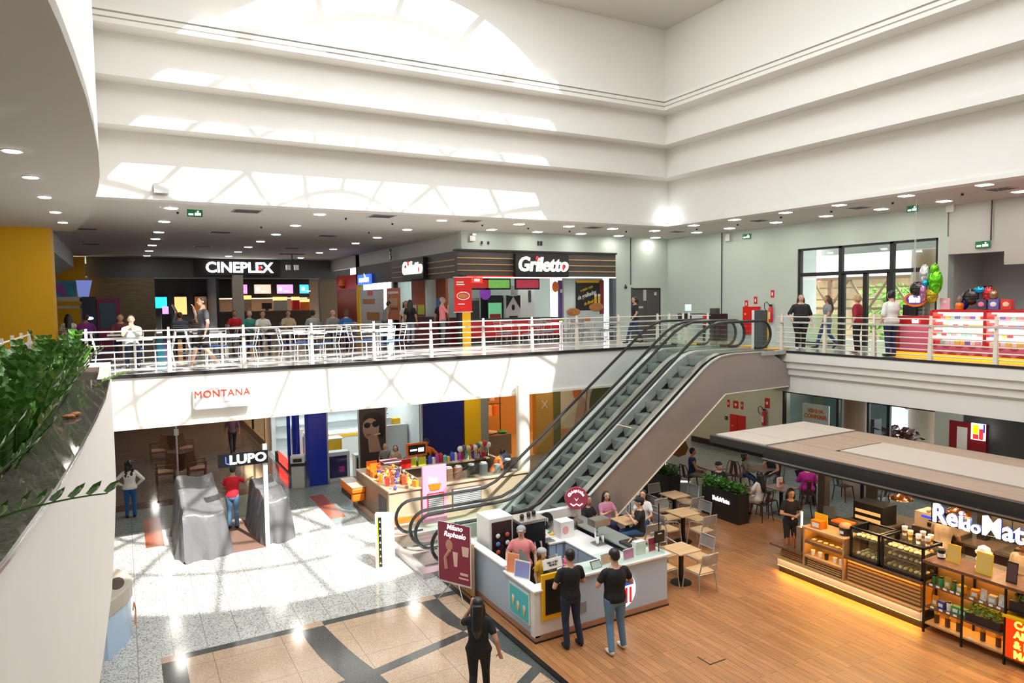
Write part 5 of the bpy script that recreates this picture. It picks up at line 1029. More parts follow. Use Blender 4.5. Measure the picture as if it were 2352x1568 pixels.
PR = [(.05, .18, .04), (.62, .42, .05), (.1, .05, .02), (.55, .5, .4), (.75, .3, .02), (.04, .3, .08), (.03, .05, .25), (.8, .75, .6)]
r = random.Random(12)
def product(x, y, z, kind, ci, label, group):
    b = MB(mat('prod_%d' % ci, PR[ci], .4))
    if kind == 0: b.lathe([(.04, 0), (.045, .12), (.03, .14)], n=12); b.use(BLACK); b.lathe([(.033, .14), (.033, .165)], n=12)
    elif kind == 1: b.add([(-.05, -.03, 0), (.05, -.03, 0), (.05, .03, 0), (-.05, .03, 0), (-.05, -.004, .19), (.05, -.004, .19), (.05, .004, .19), (-.05, .004, .19)], [(0, 3, 2, 1), (4, 5, 6, 7), (0, 1, 5, 4), (1, 2, 6, 5), (2, 3, 7, 6), (3, 0, 4, 7)]); b.use(WHITEG); b.box(-.03, -.036, .04, .03, -.03, .1)
    elif kind == 2: b.box(-.06, -.05, 0, .06, .05, .13); b.use(WHITEG); b.box(-.04, -.055, .03, .04, -.05, .09)
    elif kind == 3: b.lathe([(.042, 0), (.042, .16)], n=14); b.use(YELLOW); b.lathe([(.043, .16), (.043, .22)], n=14); b.use(BLACK); b.lathe([(.04, .22), (.025, .27)], n=14)
    return tag(b.build(['jar', 'coffee_bag', 'carton', 'thermos'][kind], smooth=40, loc=(x, y, z), rot=-PI / 2 + r.uniform(-.2, .2)), label, ['jar', 'bag', 'box', 'flask'][kind], group)
for i in range(5): product(12.55, 7.0 - .115 * i, .922, (0, 0, 1, 0, 2)[i], (0, 5, 1, 0, 1)[i], 'small tea or spice pack on the upper left shelf of the rack', 'packs on the upper left shelf of the rack')
for i in range(5): product(12.55, 6.98 - .12 * i, .522, (1, 2, 0, 2, 2)[i], (4, 6, 7, 5, 5)[i], ['orange bag', 'dark blue box', 'pale jar', 'green carton, left of two,', 'green carton, right of two,'][i] + ' on the middle left shelf of the rack', None)
for i in range(3): product(12.55, 6.95 - .19 * i, .222, 3, 2, 'black flask with yellow band on the lowest left shelf of the rack', 'black flasks on the lowest left shelf')
for i in range(2): product(12.55, 6.18 - .24 * i, .222, 3, 2, 'black flask with yellow band on the lowest shelf, below the green hedge box', 'black flasks below the hedge box')
for i, l in enumerate(('orange gift box', 'brown paper bag', 'pale narrow pack', 'cream narrow pack')): product(12.55, 6.32 - .14 * i, .922, (2, 1, 2, 1)[i], (4, 7, 3, 7)[i], l + ' on the upper right shelf of the rack', None)
def tagp(x, y, z, g): b = MB(WHITEG); b.box(-.003, -.03, 0, .003, .03, .035); tag(b.build('price_tag', loc=(x, y, z)), 'small white price tag on the edge of a rack shelf', 'price tag', g)
for z, ys in ((.89, (6.98, 6.86, 6.74, 6.62, 6.52, 6.3, 6.15, 6.0, 5.88)), (.49, (6.95, 6.8, 6.68, 6.56)), (.19, (6.3,))):
    for y in ys: tagp(12.395, y, z + .03, 'price tags on the shelf rack')
def hedge(label, x0, y0, x1, y1, z, h, seed):
    t = thing('hedge_box', label, 'plant', ((x0 + x1) / 2, (y0 + y1) / 2, z)); a, c = (x1 - x0) / 2, (y1 - y0) / 2; b = MB(BLACK); b.box(-a, -c, 0, a, c, h * .55); b.build('box', t)
    b = MB(LEAF2); leaves(b, 500, (-a, -c, h * .35, a, c, h), .05, seed=seed); tag(b.build('foliage', t), kind='stuff')
hedge('small green hedge in a black box on the middle shelf of the rack', 12.42, 5.86, 12.74, 6.4, .522, .26, 8); hedge('bright green hedge in a black box above the red lit sign', 12.42, 4.7, 12.74, 5.74, .982, .26, 9)
t = thing('neon_sign', 'red sign box with glowing yellow lettering on the rack, beside the floor', 'sign', (12.45, 5.2, .182)); b = MB(mat('red_sign', (.6, .02, .005), .4, emit=.5, ecol=(.9, .06, .0))); b.box(-.06, -.55, 0, .2, .58, .66); b.build('box', t)
text('CAFÉ\nAMOR\n& MUITO\nMATE', .165, mat('neon_yellow', (1, .8, .1), .4, emit=2.5, ecol=(1, .65, .06)), t, 'lettering', (-.07, .44, .33), FXX, .006, .006, align='LEFT', sx=.95)
b = MB(YELLOW); b.box(-.1, -.57, .66, .22, .6, .70); b.build('lid', t)
# things on the counter
for i in range(9): b = MB(mat('bottle_wood', (.30, .10, .03), .4)); hh = .16 + .03 * (i % 3); b.lathe([(.028, 0), (.03, hh * .6), (.012, hh * .8), (.012, hh)], n=10); tag(b.build('bottle', smooth=40, loc=(12.55 + .12 * (i % 3), 10.2 - .16 * (i // 3) - .03 * (i % 2), .652)), 'small dark wooden bottle on the left end board of the cafe counter', 'bottle', 'wooden bottles on the left end board')
for i, (dy, k) in enumerate(((9.5, 'mug'), (9.33, 'mug'), (9.18, 'cup'), (8.98, 'mug'), (8.84, 'mug'))):
    b = MB(WHITEG if k == 'mug' else BLACK); b.lathe([(.035, 0), (.045, .11), (.04, .11), (.03, .01)], n=14); tag(b.build(k, smooth=40, loc=(12.52, dy, .652)), ('white printed mug' if k == 'mug' else 'small black cup') + ' on the lower lit shelf of the oak unit', k, 'mugs on the lower oak shelf' if k == 'mug' else None)
for i in range(6): b = MB(mat('cookie', (.8, .55, .25), .6)); b.box(-.05, -.04, 0, .05, .04, .02); tag(b.build('biscuit_bag', bevel=.008, loc=(12.55, 9.5 - .14 * i, .972), rot=.3 * i), 'flat biscuit pack on the upper lit shelf of the oak unit', 'biscuit', 'biscuit packs on the upper oak shelf')
small('tissue_box', 'orange and white box display on top of the oak unit', 'box', (12.6, 9.42, 1.252), [('box', ORANGE, bx(-.12, -.12, 0, .12, .12, .16)), ('label', WHITEG, bx(-.125, -.08, .03, -.12, .08, .12)), ('card', YELLOW, bx(.05, -.15, 0, .07, .15, .28))])
small('candle_lamp', 'tall glowing tube lamp at the left of the cafe counter', 'lamp', (12.6, 9.85, .652), [('base', BROWN, bx(-.1, -.06, 0, .1, .06, .5)), ('tube', mat('tube_glow', (1, .8, .5), .4, emit=12, ecol=(1, .62, .25)), lambda b: b.cyl((0, 0, .5), (0, 0, .82), .022, n=10))])
small('chocolate_tub', 'black tub heaped with wrapped sweets on the oak unit', 'tub', (12.65, 8.85, 1.252), [('tub', BLACK, lt([(.10, 0), (.13, .16)])), ('sweets', mat('sweet_mix', (.65, .25, .08), .4, noise=.8, nscale=60), lambda b: b.sph((0, 0, .17), (.125, .125, .09))), ('label', WHITEG, bx(-.125, -.04, .04, -.118, .04, .1))])
small('till', 'black till with yellow keys behind the canopy post', 'till', (13.5, 9.6, .03), [('stand', BLACK, bx(-.3, -.45, 0, .3, .45, 1.15)), ('tray', ORANGE, bx(-.15, -.3, 1.15, .15, .1, 1.18)), ('screen', DARK, lambda b: b.bar((0, .25, 1.15), (.08, .3, 1.4), .3, .02, (1, 0, 0)))])
for i, (x, y) in enumerate(((12.85, 7.75), (12.7, 7.55), (12.85, 7.4), (12.62, 7.35), (12.78, 7.22), (12.62, 7.18))):
    b = MB(mat('cup_%d' % (i % 3), ((.85, .8, .7), (.8, .6, .1), (.75, .6, .5))[i % 3], .4)); b.lathe([(.035, 0), (.05, .15), (.052, .16)], n=14); b.use(WHITEG); b.lathe([(.052, .16), (.05, .175)], n=14); b.use(mat('cup_band', (.25, .08, .03), .4)); b.lathe([(.0405, .05), (.0455, .1)], n=14)
    tag(b.build('paper_cup', smooth=40, loc=(x, y, 1.532)), 'tall printed paper cup standing on the right glass case', 'cup', 'paper cups on the right glass case')
card('tall yellow menu stand on the left of the rack top', (12.65, 6.75, 1.36), .22, .32, (.75, .5, .12), FXX[2], frame=YELLOW); card('yellow and white menu stand in the middle of the rack top', (12.55, 6.2, 1.36), .26, .36, (.7, .48, .12), FXX[2], frame=YELLOW)
card('black narrow flyer stand on the rack top', (12.55, 5.78, 1.36), .16, .34, (.10, .05, .05), FXX[2], frame=BLACK); card('large brown menu stand at the right end of the rack top', (12.55, 5.3, 1.36), .34, .4, (.25, .09, .05), FXX[2], frame=BLACK)
small('juice_dispenser', 'white and steel stacked dispenser tower on the cafe worktop', 'dispenser', (12.85, 6.35, 1.36), [('base', WHITEG, lt([(.13, 0), (.07, .12)])), ('body', STEEL, lt([(.09, .12), (.10, .26)])), ('ring', WHITEG, lt([(.13, .26), (.13, .29)])), ('ring', WHITEG, lt([(.12, .14), (.12, .17)])), ('lid', WHITEG, lt([(.11, .29), (.09, .36), (.02, .40)]))])
small('coffee_jar', 'black and white jar on the left end of the rack top', 'jar', (12.7, 6.98, 1.36), [('jar', BLACK, lt([(.06, 0), (.065, .16)])), ('label', WHITEG, lt([(.066, .03), (.066, .1)])), ('lid', BROWN, lt([(.055, .16), (.05, .2)]))])
# back bar
BB = thing('back_bar', 'dark back bar with steel worktops inside the cafe', 'counter', (14.4, 9.4, .03)); BT = Matrix.Translation((-14.4, -9.4, 0))
fb('cabinet', mat('dark_brown_panel', (.05, .035, .03), .4), (15.0, 4.6, 0, 15.6, 10.0, .9), (14.2, 9.1, 0, 15.0, 9.9, .95), par=BB, T=BT); fb('worktop', mat('bar_top', (.16, .12, .10), .2), (14.95, 4.6, .9, 15.65, 10.05, .95), (14.15, 9.05, .95, 15.0, 9.95, 1.0), par=BB, T=BT); fb('steel_worktop', STEEL, (14.98, 4.6, .95, 15.6, 7.2, .97), par=BB, T=BT)
fb('warm_strip', mat('bar_led', (1, .7, .3), .5, emit=20, ecol=(1, .6, .25)), (15.55, 4.8, 1.5, 15.57, 9.8, 1.51), par=BB, T=BT)
DK2 = mat('bar_wall', (.09, .085, .08), .5)
fb('rear_panel', DK2, (15.62, 4.4, .9, 15.7, 7.6, 2.4), par=BB, T=BT)
small('espresso_machine', 'cream espresso machine with blue lit buttons and cups on top', 'coffee machine', (15.2, 8.35, .98), [('body', mat('machine_cream', (.62, .48, .35), .35), bx(-.25, -.45, .08, .25, .45, .42)), ('base', STEEL, bx(-.3, -.48, 0, .25, .48, .1)), ('buttons', mat('blue_button', (.02, .05, .6), .3, emit=1), bx(-.26, -.3, .32, -.25, .3, .37)), ('spout', BLACK, bx(-.3, -.15, .16, -.25, .15, .24))])
for i in range(24):
    b = MB(mat('cup_cream', (.78, .66, .5), .4)); b.lathe([(.028, 0), (.04, .06), (.035, .06)], n=12); tag(b.build('coffee_cup', smooth=40, loc=(15.02 + .1 * (i % 4), 8.0 + .11 * (i // 4), 1.4)), 'cream coffee cup on top of the espresso machine', 'cup', 'coffee cups on the espresso machine')
def heat_lamp(label, x, y):
    t = thing('copper_heat_lamp', label, 'lamp', (x, y, 1.65)); b = MB(mat('copper', (.70, .30, .12), .22, 1)); b.lathe([(.24, 0), (.22, .05), (.10, .12), (.04, .16), (.035, .28), (.02, .3)], n=28); b.build('shade', t, smooth=40)
    for i in range(5):
        b = MB(mat('wood_ring', (.42, .16, .06), .4)); b.tube([(.11 * math.cos(a * PI / 6), .08 * math.sin(a * PI / 6), .38 + .09 * i + .025 * math.cos(a * PI / 3)) for a in range(12)], .016, 6, True); b.build('coil', t)
    b = MB(BLACK); b.cyl((0, 0, .28), (0, 0, .95), .008, n=6); b.build('cord', t); b = MB(LAMPW); b.sph((0, 0, .03), .05, 10, 6); b.build('bulb', t)
heat_lamp('left copper pendant lamp with a twisted wooden stem over the bar', 14.7, 8.95); heat_lamp('right copper pendant lamp with a twisted wooden stem over the bar', 14.7, 7.75)
small('shelf_oven', 'black shelf oven with warm lit racks at the left of the bar', 'oven', (14.6, 9.5, 1.03), [('body', BLACK, bx(-.25, -.35, 0, .25, .35, .42)), ('rack', mat('oven_glow', (.8, .4, .15), .5, emit=.6), bx(-.26, -.3, .05, -.25, .3, .12)), ('rack', MATS['oven_glow'], bx(-.26, -.3, .2, -.25, .3, .27))])
small('steel_pan', 'steel pan of food on the work surface behind the barista', 'pan', (15.25, 6.6, 1.0), [('pan', STEEL, bx(-.2, -.3, 0, .2, .3, .12)), ('food', mat('food_tan', (.65, .42, .2), .6), bx(-.17, -.27, .08, .17, .27, .14))])
small('glass_bottle', 'clear glass bottle on the bar beside the barista', 'bottle', (14.0, 7.3, 1.03), [('bottle', SMOKE, lt([(.05, 0), (.05, .14), (.018, .22), (.018, .28)]))])
small('low_fridge', 'steel fronted under-counter unit between the bars', 'cabinet', (13.95, 7.3, .03), [('body', BLACKM, bx(-.2, -1.2, 0, .2, .6, .98)), ('top', STEEL, bx(-.22, -1.22, .98, .22, .62, 1.0))])
# canopy
CN = thing('canopy', 'flat dark-edged canopy with wooden and cloth roof panels over the cafe', 'canopy', (13.8, 10.25, .03)); NT = Matrix.Translation((-13.8, -10.25, 0))
def nb(name, m, *bxs, **k): return fb(name, m, *bxs, par=CN, T=NT, **k)
EDG = mat('canopy_edge', (.035, .032, .03), .4, .3)
nb('edge_beam', EDG, (12.4, 3.5, 2.55, 12.5, 12.35, 2.72)); nb('edge_beam', EDG, (12.5, 12.25, 2.55, 15.8, 12.35, 2.72)); nb('edge_beam', EDG, (15.7, 3.5, 2.55, 15.8, 12.25, 2.72)); nb('ceiling_panel', mat('canopy_under', (.03, .025, .022), .6), (12.5, 3.5, 2.58, 15.7, 12.25, 2.62))
for i, (x0, y0, x1, y1, m) in enumerate(((12.5, 10.75, 13.3, 12.25, ROOFC), (13.32, 10.75, 14.9, 12.25, ROOFC), (14.92, 10.75, 15.7, 12.25, ROOFC), (12.5, 3.5, 13.3, 10.7, ROOFW), (13.32, 9.6, 14.9, 10.7, ROOFW), (13.36, 3.5, 14.86, 9.5, ROOFC), (14.92, 3.5, 15.7, 10.7, ROOFW))): nb('roof_panel', m, (x0, y0, 2.68 + (.02 if m is ROOFC else 0), x1, y1, 2.735 + (.02 if m is ROOFC else 0)))
nb('roof_seal', BLACK, (12.5, 3.5, 2.66, 15.7, 12.25, 2.7))
nb('black_fascia', BLACK, (12.36, 3.5, 2.42, 12.44, 10.7, 2.56)); nb('grey_track', STEEL, (12.33, 3.5, 2.46, 12.36, 10.7, 2.49))
for x, y in ((13.85, 10.25), (15.55, 10.2), (15.55, 7.7), (15.55, 4.4)): nb('post', EDG, (x - .09, y - .09, 0, x + .09, y + .09, 2.58))
for x, y in ((12.9, 9.2), (12.9, 8.2), (12.9, 7.2), (12.9, 6.2), (12.9, 5.2), (14.6, 9.4), (14.6, 8.2), (14.6, 7.0), (14.6, 5.8)):
    b = MB(mat('spot_amber', (1, .7, .4), .5, emit=900, ecol=(1, .66, .34))).at(NT); b.lathe([(.045, 0), (.045, .01)], (x, y, 2.56), 12); b.build('spotlight', CN)
t = thing('letter_sign', 'white lit slab letters with blue sides hanging in front of the cafe', 'sign', (12.55, 6.4, 2.13)); SB = mat('letter_blue', (.02, .05, .35), .3)
for nm, m, dx, ex in (('letter_sides', SB, .02, .03), ('lettering', mat('white_letters', (1, 1, 1), .4, emit=1.6), -.02, .012)):
    text('Rei', .45, m, t, nm, (dx, .40, .06), FXX, ex, .009, sx=.92); text('do', .30, m, t, nm, (dx, .01, .0), FXX, ex, .006); text('Mate', .45, m, t, nm, (dx, -.57, .06), FXX, ex, .009, sx=.92)
b = MB(BLACKM); b.bar((0.03, .75, -.1), (.03, -1.0, -.1), .02, .02); b.cyl((.03, .7, -.1), (.03, .7, .42), .008, n=6); b.cyl((.03, -.6, -.1), (.03, -.6, .42), .008, n=6); b.build('hanging_bar', t)
# glow from the amber strip and shelf lamps is from the strips themselves

# ================================================================ SHOP FRONTS ON THE GROUND FLOOR
S1 = mat('shop_white', (.80, .82, .82), .5)
b = MB(S1); b.box(5.2, 29.8, 0, 9.2, 30, 3.3); b.box(9.2, 23.4, 0, 9.3, 30, 3.3); struct('wall_back', b)
b = MB(mat('shop_floor', (.7, .72, .72), .2)); b.box(5.1, 23.35, .0, 9.2, 29.8, .006); b.build('shop_floor', floor0)
b = MB(BLUE); b.box(5.22, 23.2, 0, 5.82, 23.75, 3.3); tag(b.build('pillar', bevel=.01), 'glossy deep blue square pillar at the corner of the optician', 'pillar')
b = MB(mat('navy_wall', (.008, .012, .12), .35)); b.box(9.28, 23.28, 0, 10.9, 23.4, 3.3); struct('wall_back', b)
b = MB(YELLOW); b.box(10.95, 23.28, 0, 11.62, 23.4, 3.3); struct('wall_back', b); b = MB(mat('greige', (.30, .28, .22), .5)); b.box(11.62, 23.28, 0, 11.95, 23.5, 3.3); struct('wall_back', b)
def shopwin(n, x0, x1, y=23.3, z1=3.3, m=None):
    t = thing('window_%d' % n, None, None, (x0, y, 0)); t['kind'] = 'structure'; b = MB(m or LV)
    for x in (0, x1 - x0): b.box(x - .03, -.04, 0, x + .03, .04, z1)
    b.box(0, -.04, 0, x1 - x0, .04, .14); b.build('frame', t); b = MB(GLASS2); b.box(.03, -.005, .14, x1 - x0 - .03, .005, z1); b.build('pane', t)
shopwin(2, 5.85, 6.95); shopwin(3, 7.9, 9.25)
b = MB(mat('optician_fill', (.9, 1, 1), .5, emit=16, ecol=(.88, .97, 1))); b.box(5.6, 25, 3.26, 9.0, 25.4, 3.29); b.box(5.6, 28, 3.26, 9.0, 28.4, 3.29); tag(b.build('shop_light'), 'added white fill strips that brighten the optician', 'light')  # fill strips added to brighten the dim optician interior
# optician units
small('display_plinth', 'white plinth with a dark starry poster in the optician window', 'plinth', (6.3, 23.85, .006), [('plinth', WHITEG, bx(-.4, -.2, 0, .4, .2, .95)), ('poster', mat('night_print', (.03, .01, .12), .3, noise=.9, nscale=8), bx(-.3, -.21, .08, .3, -.2, .82)), ('shelf_front', mat('pink_star', (.6, .05, .3), .4), bx(.02, -.215, .25, .2, -.21, .45))])
small('display_plinth', 'white plinth with a brown face poster next to the starry one', 'plinth', (7.2, 23.9, .006), [('plinth', WHITEG, bx(-.28, -.2, 0, .28, .2, .75)), ('poster', mat('brown_print', (.12, .05, .02), .4), bx(-.24, -.21, .05, .24, -.2, .68))])
small('yellow_counter', 'yellow counter with leaflets in the optician', 'counter', (6.35, 25.4, .006), [('counter', YELLOW, bx(-.5, -.25, 0, .5, .25, 1.1)), ('top', WHITEG, bx(-.55, -.3, 1.1, .55, .3, 1.14)), ('sign', RED, bx(-.3, -.32, 1.14, -.02, -.3, 1.5))])
small('desk', 'white and yellow desk further inside the optician', 'desk', (7.6, 27.2, .006), [('desk', WHITEG, bx(-.8, -.4, 0, .8, .4, 1.0)), ('edge', YELLOW, bx(-.82, -.42, .85, .82, -.4, .95))])
small('drawer_unit', 'white slatted drawer unit behind the right optician window', 'cabinet', (8.65, 25.2, .006), [('body', WHITEG, bx(-.5, -.7, 0, .5, .7, 1.5)), ('top', WHITEG, bx(-.52, -.72, 1.5, .52, .72, 1.53)), ('drawer_lines', LV, lambda b: [b.box(-.505, -.65, .2 + .2 * i, -.5, .65, .21 + .2 * i) for i in range(6)])])
small('yellow_box', 'yellow and white boxes on top of the white drawer unit', 'box', (8.8, 24.8, 1.54), [('box', YELLOW, bx(-.15, -.12, 0, .15, .12, .2)), ('box', WHITEG, bx(-.4, -.1, 0, -.2, .1, .25))])
def potplant(label, x, y, z, s=1, pm=WHITEG, n=90, name='potted_plant', lm=LEAF):
    t = thing(name, label, 'plant', (x, y, z)); b = MB(pm); b.lathe([(.10 * s, 0), (.14 * s, .24 * s), (.13 * s, .24 * s)], n=16); b.build('pot', t, smooth=40)
    for k in range(5): b = MB(lm); a = k * 1.3; b.tube([(0, 0, .2 * s), (.05 * s * math.cos(a), .05 * s * math.sin(a), .45 * s), (.17 * s * math.cos(a), .17 * s * math.sin(a), .62 * s)], .008 * s, 5); b.build('stem', t)
    b = MB(lm); leaves(b, n, (-.2 * s, -.2 * s, .34 * s, .2 * s, .2 * s, .75 * s), .14 * s, seed=int(x * 7)); tag(b.build('foliage', t), kind='stuff'); return t
potplant('potted plant on the white drawer unit in the optician', 8.5, 25.4, 1.54, .7)
for i in range(5): b = MB(S1); b.box(5.4, 29.6, .5 + .5 * i, 8.8, 29.8, .53 + .5 * i); tag(b.build('wall_shelf'), 'white eyewear shelf on the back wall of the optician', 'shelf', 'eyewear shelves in the optician')
t = thing('sunglasses_poster', 'tall poster of a face wearing dark sunglasses in the optician window', 'poster', (7.42, 23.24, 0)); b = MB(mat('poster_dark', (.05, .032, .028), .4)); b.box(-.46, 0, .05, .46, .04, 3.0); b.build('panel', t)
PF = mat('poster_face', (.33, .19, .13), .5); b = MB(PF); b.sph((-.06, 0, 1.75), (.30, .02, .42), 24, 16); b.prism([(-.18, 0, 1.4), (.16, 0, 1.45), (.3, 0, .9), (-.15, 0, .9)], (0, -.01, 0)); b.build('face', t)
b = MB(BLACK); b.sph((-.2, -.02, 1.86), (.115, .012, .10), 16, 10); b.sph((.1, -.02, 1.88), (.125, .012, .11), 16, 10); b.box(-.12, -.03, 1.9, .02, -.02, 1.92); b.build('sunglasses', t)
b = MB(mat('poster_hair', (.018, .012, .01), .4)); b.sph((.02, .0, 2.08), (.36, .012, .24), 20, 12); b.sph((.33, 0, 1.75), (.13, .012, .4), 14, 10); b.build('hair', t)
b = MB(mat('poster_lips', (.25, .08, .07), .4)); b.sph((-.16, -.02, 1.53), (.10, .01, .035), 12, 8); b.build('lips', t)
b = MB(mat('poster_gold', (.6, .4, .15), .4)); b.bar((.05, -.02, 1.5), (.26, -.02, 1.53), .01, .045); b.build('gold_bar', t)
# corridor side fronts
t = thing('window_4', None, None, (5.05, 24.0, 0)); t['kind'] = 'structure'; b = MB(BLUE)
for y in (0, .6, 1.5): b.box(-.05, y, 0, .05, y + .12, 3.3)
b.build('frame', t); b = MB(GLASS2); b.box(-.01, 0, .1, .01, 4.0, 3.3); b.build('pane', t); b = MB(BLACK); b.box(-.06, 0, 0, .06, 4.0, .35); b.build('base', t); b = MB(mat('red_glow_panel', (.9, .02, .02), .5, emit=3, ecol=(1, .03, .02))); b.box(-.07, 1.6, .1, -.06, 3.2, .5); b.build('lit_base_panel', t)
WG = mat('warm_shop_wall', (.75, .50, .28), .5)
b = MB(WG); b.box(7.0, 30.2, 0, 7.2, 44, 3.3); b.box(5.0, 30.1, 0, 7.0, 30.2, 3.3); struct('wall_right', b)
b = MB(mat('warm_panel_light', (1, .7, .4), .5, emit=5, ecol=(1, .68, .38))); b.box(5.6, 31, 3.24, 6.2, 42, 3.27); tag(b.build('shop_light'), 'long warm ceiling light in the fashion shop along the corridor', 'light')
t = thing('window_5', None, None, (5.05, 30.3, 0)); t['kind'] = 'structure'; b = MB(BLACK)
for y in (0, 3.2, 6.6, 10): b.box(-.04, y, 0, .04, y + .1, 3.3)
b.build('frame', t); b = MB(mat('bronze_base', (.25, .15, .06), .3)); b.box(-.06, 0, 0, .06, 13, .35); b.build('base', t); b = MB(GLASS2); b.box(-.01, 0, .35, .01, 13, 3.3); b.build('pane', t)
for i, y in enumerate((31.6, 32.4)): small('mannequin', ('nearer', 'farther')[i] + ' mannequin in olive clothes behind the corridor window', 'mannequin', (5.75, y, 0), [('dress', cloth('olive_dress', (.24, .22, .10)), lambda b: b.lathe([(.20, .55), (.14, 1.1), (.17, 1.35), (.06, 1.5)], n=16)), ('legs', TAN, lambda b: (b.cyl((-.07, 0, 0), (-.07, 0, .6), .05), b.cyl((.07, 0, 0), (.07, 0, .6), .05))), ('head', TAN, lambda b: b.sph((0, 0, 1.63), (.08, .09, .12)))])
for i, y in enumerate((25.2, 26.2, 27.2)): small('perfume_stand', ('nearest', 'middle', 'farthest')[i] + ' of three pale display stands inside the corner window', 'stand', (5.6, y, .006), [('column', WHITEG, bx(-.12, -.12, 0, .12, .12, 1.3)), ('lid', CREAM, bx(-.09, -.09, 1.3, .09, .09, 1.42))])
# amber fashion shop
AM = mat('amber_wall', (.62, .32, .08), .5)
b = MB(AM); b.box(11.95, 27.5, 0, 19, 27.7, 3.3); b.box(11.85, 23.5, 0, 11.95, 27.5, 3.3); struct('wall_back', b); b = MB(mat('amber_floor', (.62, .38, .12), .3)); b.box(11.95, 23.3, 0, 19, 27.5, .006); b.build('shop_floor', floor0)
b = MB(mat('amber_light', (1, .6, .25), .5, emit=11, ecol=(1, .58, .22)))
b.box(12.3, 24.6, 3.24, 17.8, 24.9, 3.27); tag(b.build('shop_light'), 'long amber ceiling light in the clothes shop behind the cream column', 'light')
b = MB(CREAM); b.box(11.92, 23.25, 2.55, 18.2, 23.33, 3.3); struct('trim_6', b)
P_ = mat('amber_pillar', (.55, .27, .04), .4)
small('pillar', 'amber shop pillar with a cream crossed-strokes emblem', 'pillar', (14.45, 23.4, .006), [('shaft', P_, bx(-.4, -.12, 0, .4, .15, 3.28)), ('emblem', CREAM, lambda b: (b.bar((-.13, -.13, 2.12), (.13, -.13, 1.8), .02, .03), b.bar((.13, -.13, 2.12), (-.13, -.13, 1.8), .02, .03))), ('side_strip', mat('olive_strip', (.16, .12, .03), .5), bx(.4, -.13, 0, .75, .15, 3.28))])
t = thing('fashion_poster', 'large poster of a figure in cream and orange before a green hedge', 'poster', (16.5, 23.35, 0)); b = MB(mat('poster_cream', (.78, .58, .36), .5)); b.box(-1.25, 0, .9, 1.3, .05, 3.2); b.build('panel', t)
b = MB(mat('poster_green', (.12, .11, .02), .6)); b.sph((.9, 0, 1.6), (.75, .02, 1.3), 16, 12); b.build('hedge', t); b = MB(mat('poster_orange', (.7, .18, .02), .5)); b.sph((-.45, -.02, 2.35), (.22, .01, .32), 12, 8); b.build('scarf', t); b = MB(SKP); b.prism([(-.6, -.02, 1.0), (.1, -.02, 1.0), (.0, -.02, 2.0), (-.35, -.02, 2.2)], (0, -.01, 0)); b.build('figure', t); b = MB(mat('poster_stripes', (.3, .12, .05), .5)); b.bar((.05, -.04, 2.5), (-.1, -.04, 1.4), .01, .06); b.build('bag_strap', t)
r = random.Random(3)
for i in range(14):
    x = 12.2 + .28 * (i % 7); z = 1.15 if i < 7 else 1.75; m = cloth('rack_%d' % (i % 5), [(.75, .50, .30), (.80, .18, .02), (.12, .08, .06), (.80, .70, .55), (.35, .15, .05)][i % 5]); b = MB(m)
    b.lathe([(.13, 0), (.11, .3), (.12, .42), (.03, .48)], n=10); o = tag(b.build('hanging_garment', smooth=50, loc=(x, 26.4 + .3 * (i // 7), z)), 'garment on the hanging rails of the amber clothes shop', 'clothes', 'garments in the amber clothes shop'); o.scale = (1, .4, 1)
small('clothes_rail', 'double hanging rail in the amber clothes shop', 'rail', (13.1, 26.55, .006), [('post', BLACKM, lambda b: b.cyl((-1.1, 0, 0), (-1.1, 0, 2.3), .02)), ('post', BLACKM, lambda b: b.cyl((1.1, 0, 0), (1.1, 0, 2.3), .02)), ('rail', BLACKM, lambda b: b.cyl((-1.1, .15, 2.25), (1.1, .15, 2.25), .015)), ('rail', BLACKM, lambda b: b.cyl((-1.1, -.15, 1.65), (1.1, -.15, 1.65), .015))])
small('shop_table', 'brown display table with folded clothes and a green shirt', 'table', (12.75, 24.3, .006), [('table', BROWN, bx(-.55, -.35, 0, .55, .35, .8)), ('green_shirt', GREEN, lambda b: b.sph((.3, -.05, .86), (.2, .16, .07))), ('folded_clothes', mat('folded', (.75, .55, .35), .8), lambda b: (b.sph((-.25, 0, .88), (.2, .2, .09)), b.sph((0, .1, .85), (.15, .15, .06))))])
small('shop_table', 'pale display table with folded clothes beneath the fashion poster', 'table', (15.9, 24.2, .006), [('table', TABW, bx(-.5, -.3, 0, .5, .3, .85)), ('folded_clothes', MATS['folded'], lambda b: (b.sph((-.2, 0, .9), (.22, .2, .08)), b.sph((.2, .05, .9), (.2, .15, .08))))])
# things behind the escalator, on the candy kiosk side
small('stroller_bag', 'dark grey quilted bag standing beside the round column', 'bag', (10.1, 18.6, 1.06), [('bag', cloth('quilt_grey', (.10, .10, .12)), lambda b: b.sph((0, 0, .18), (.2, .15, .2)))])
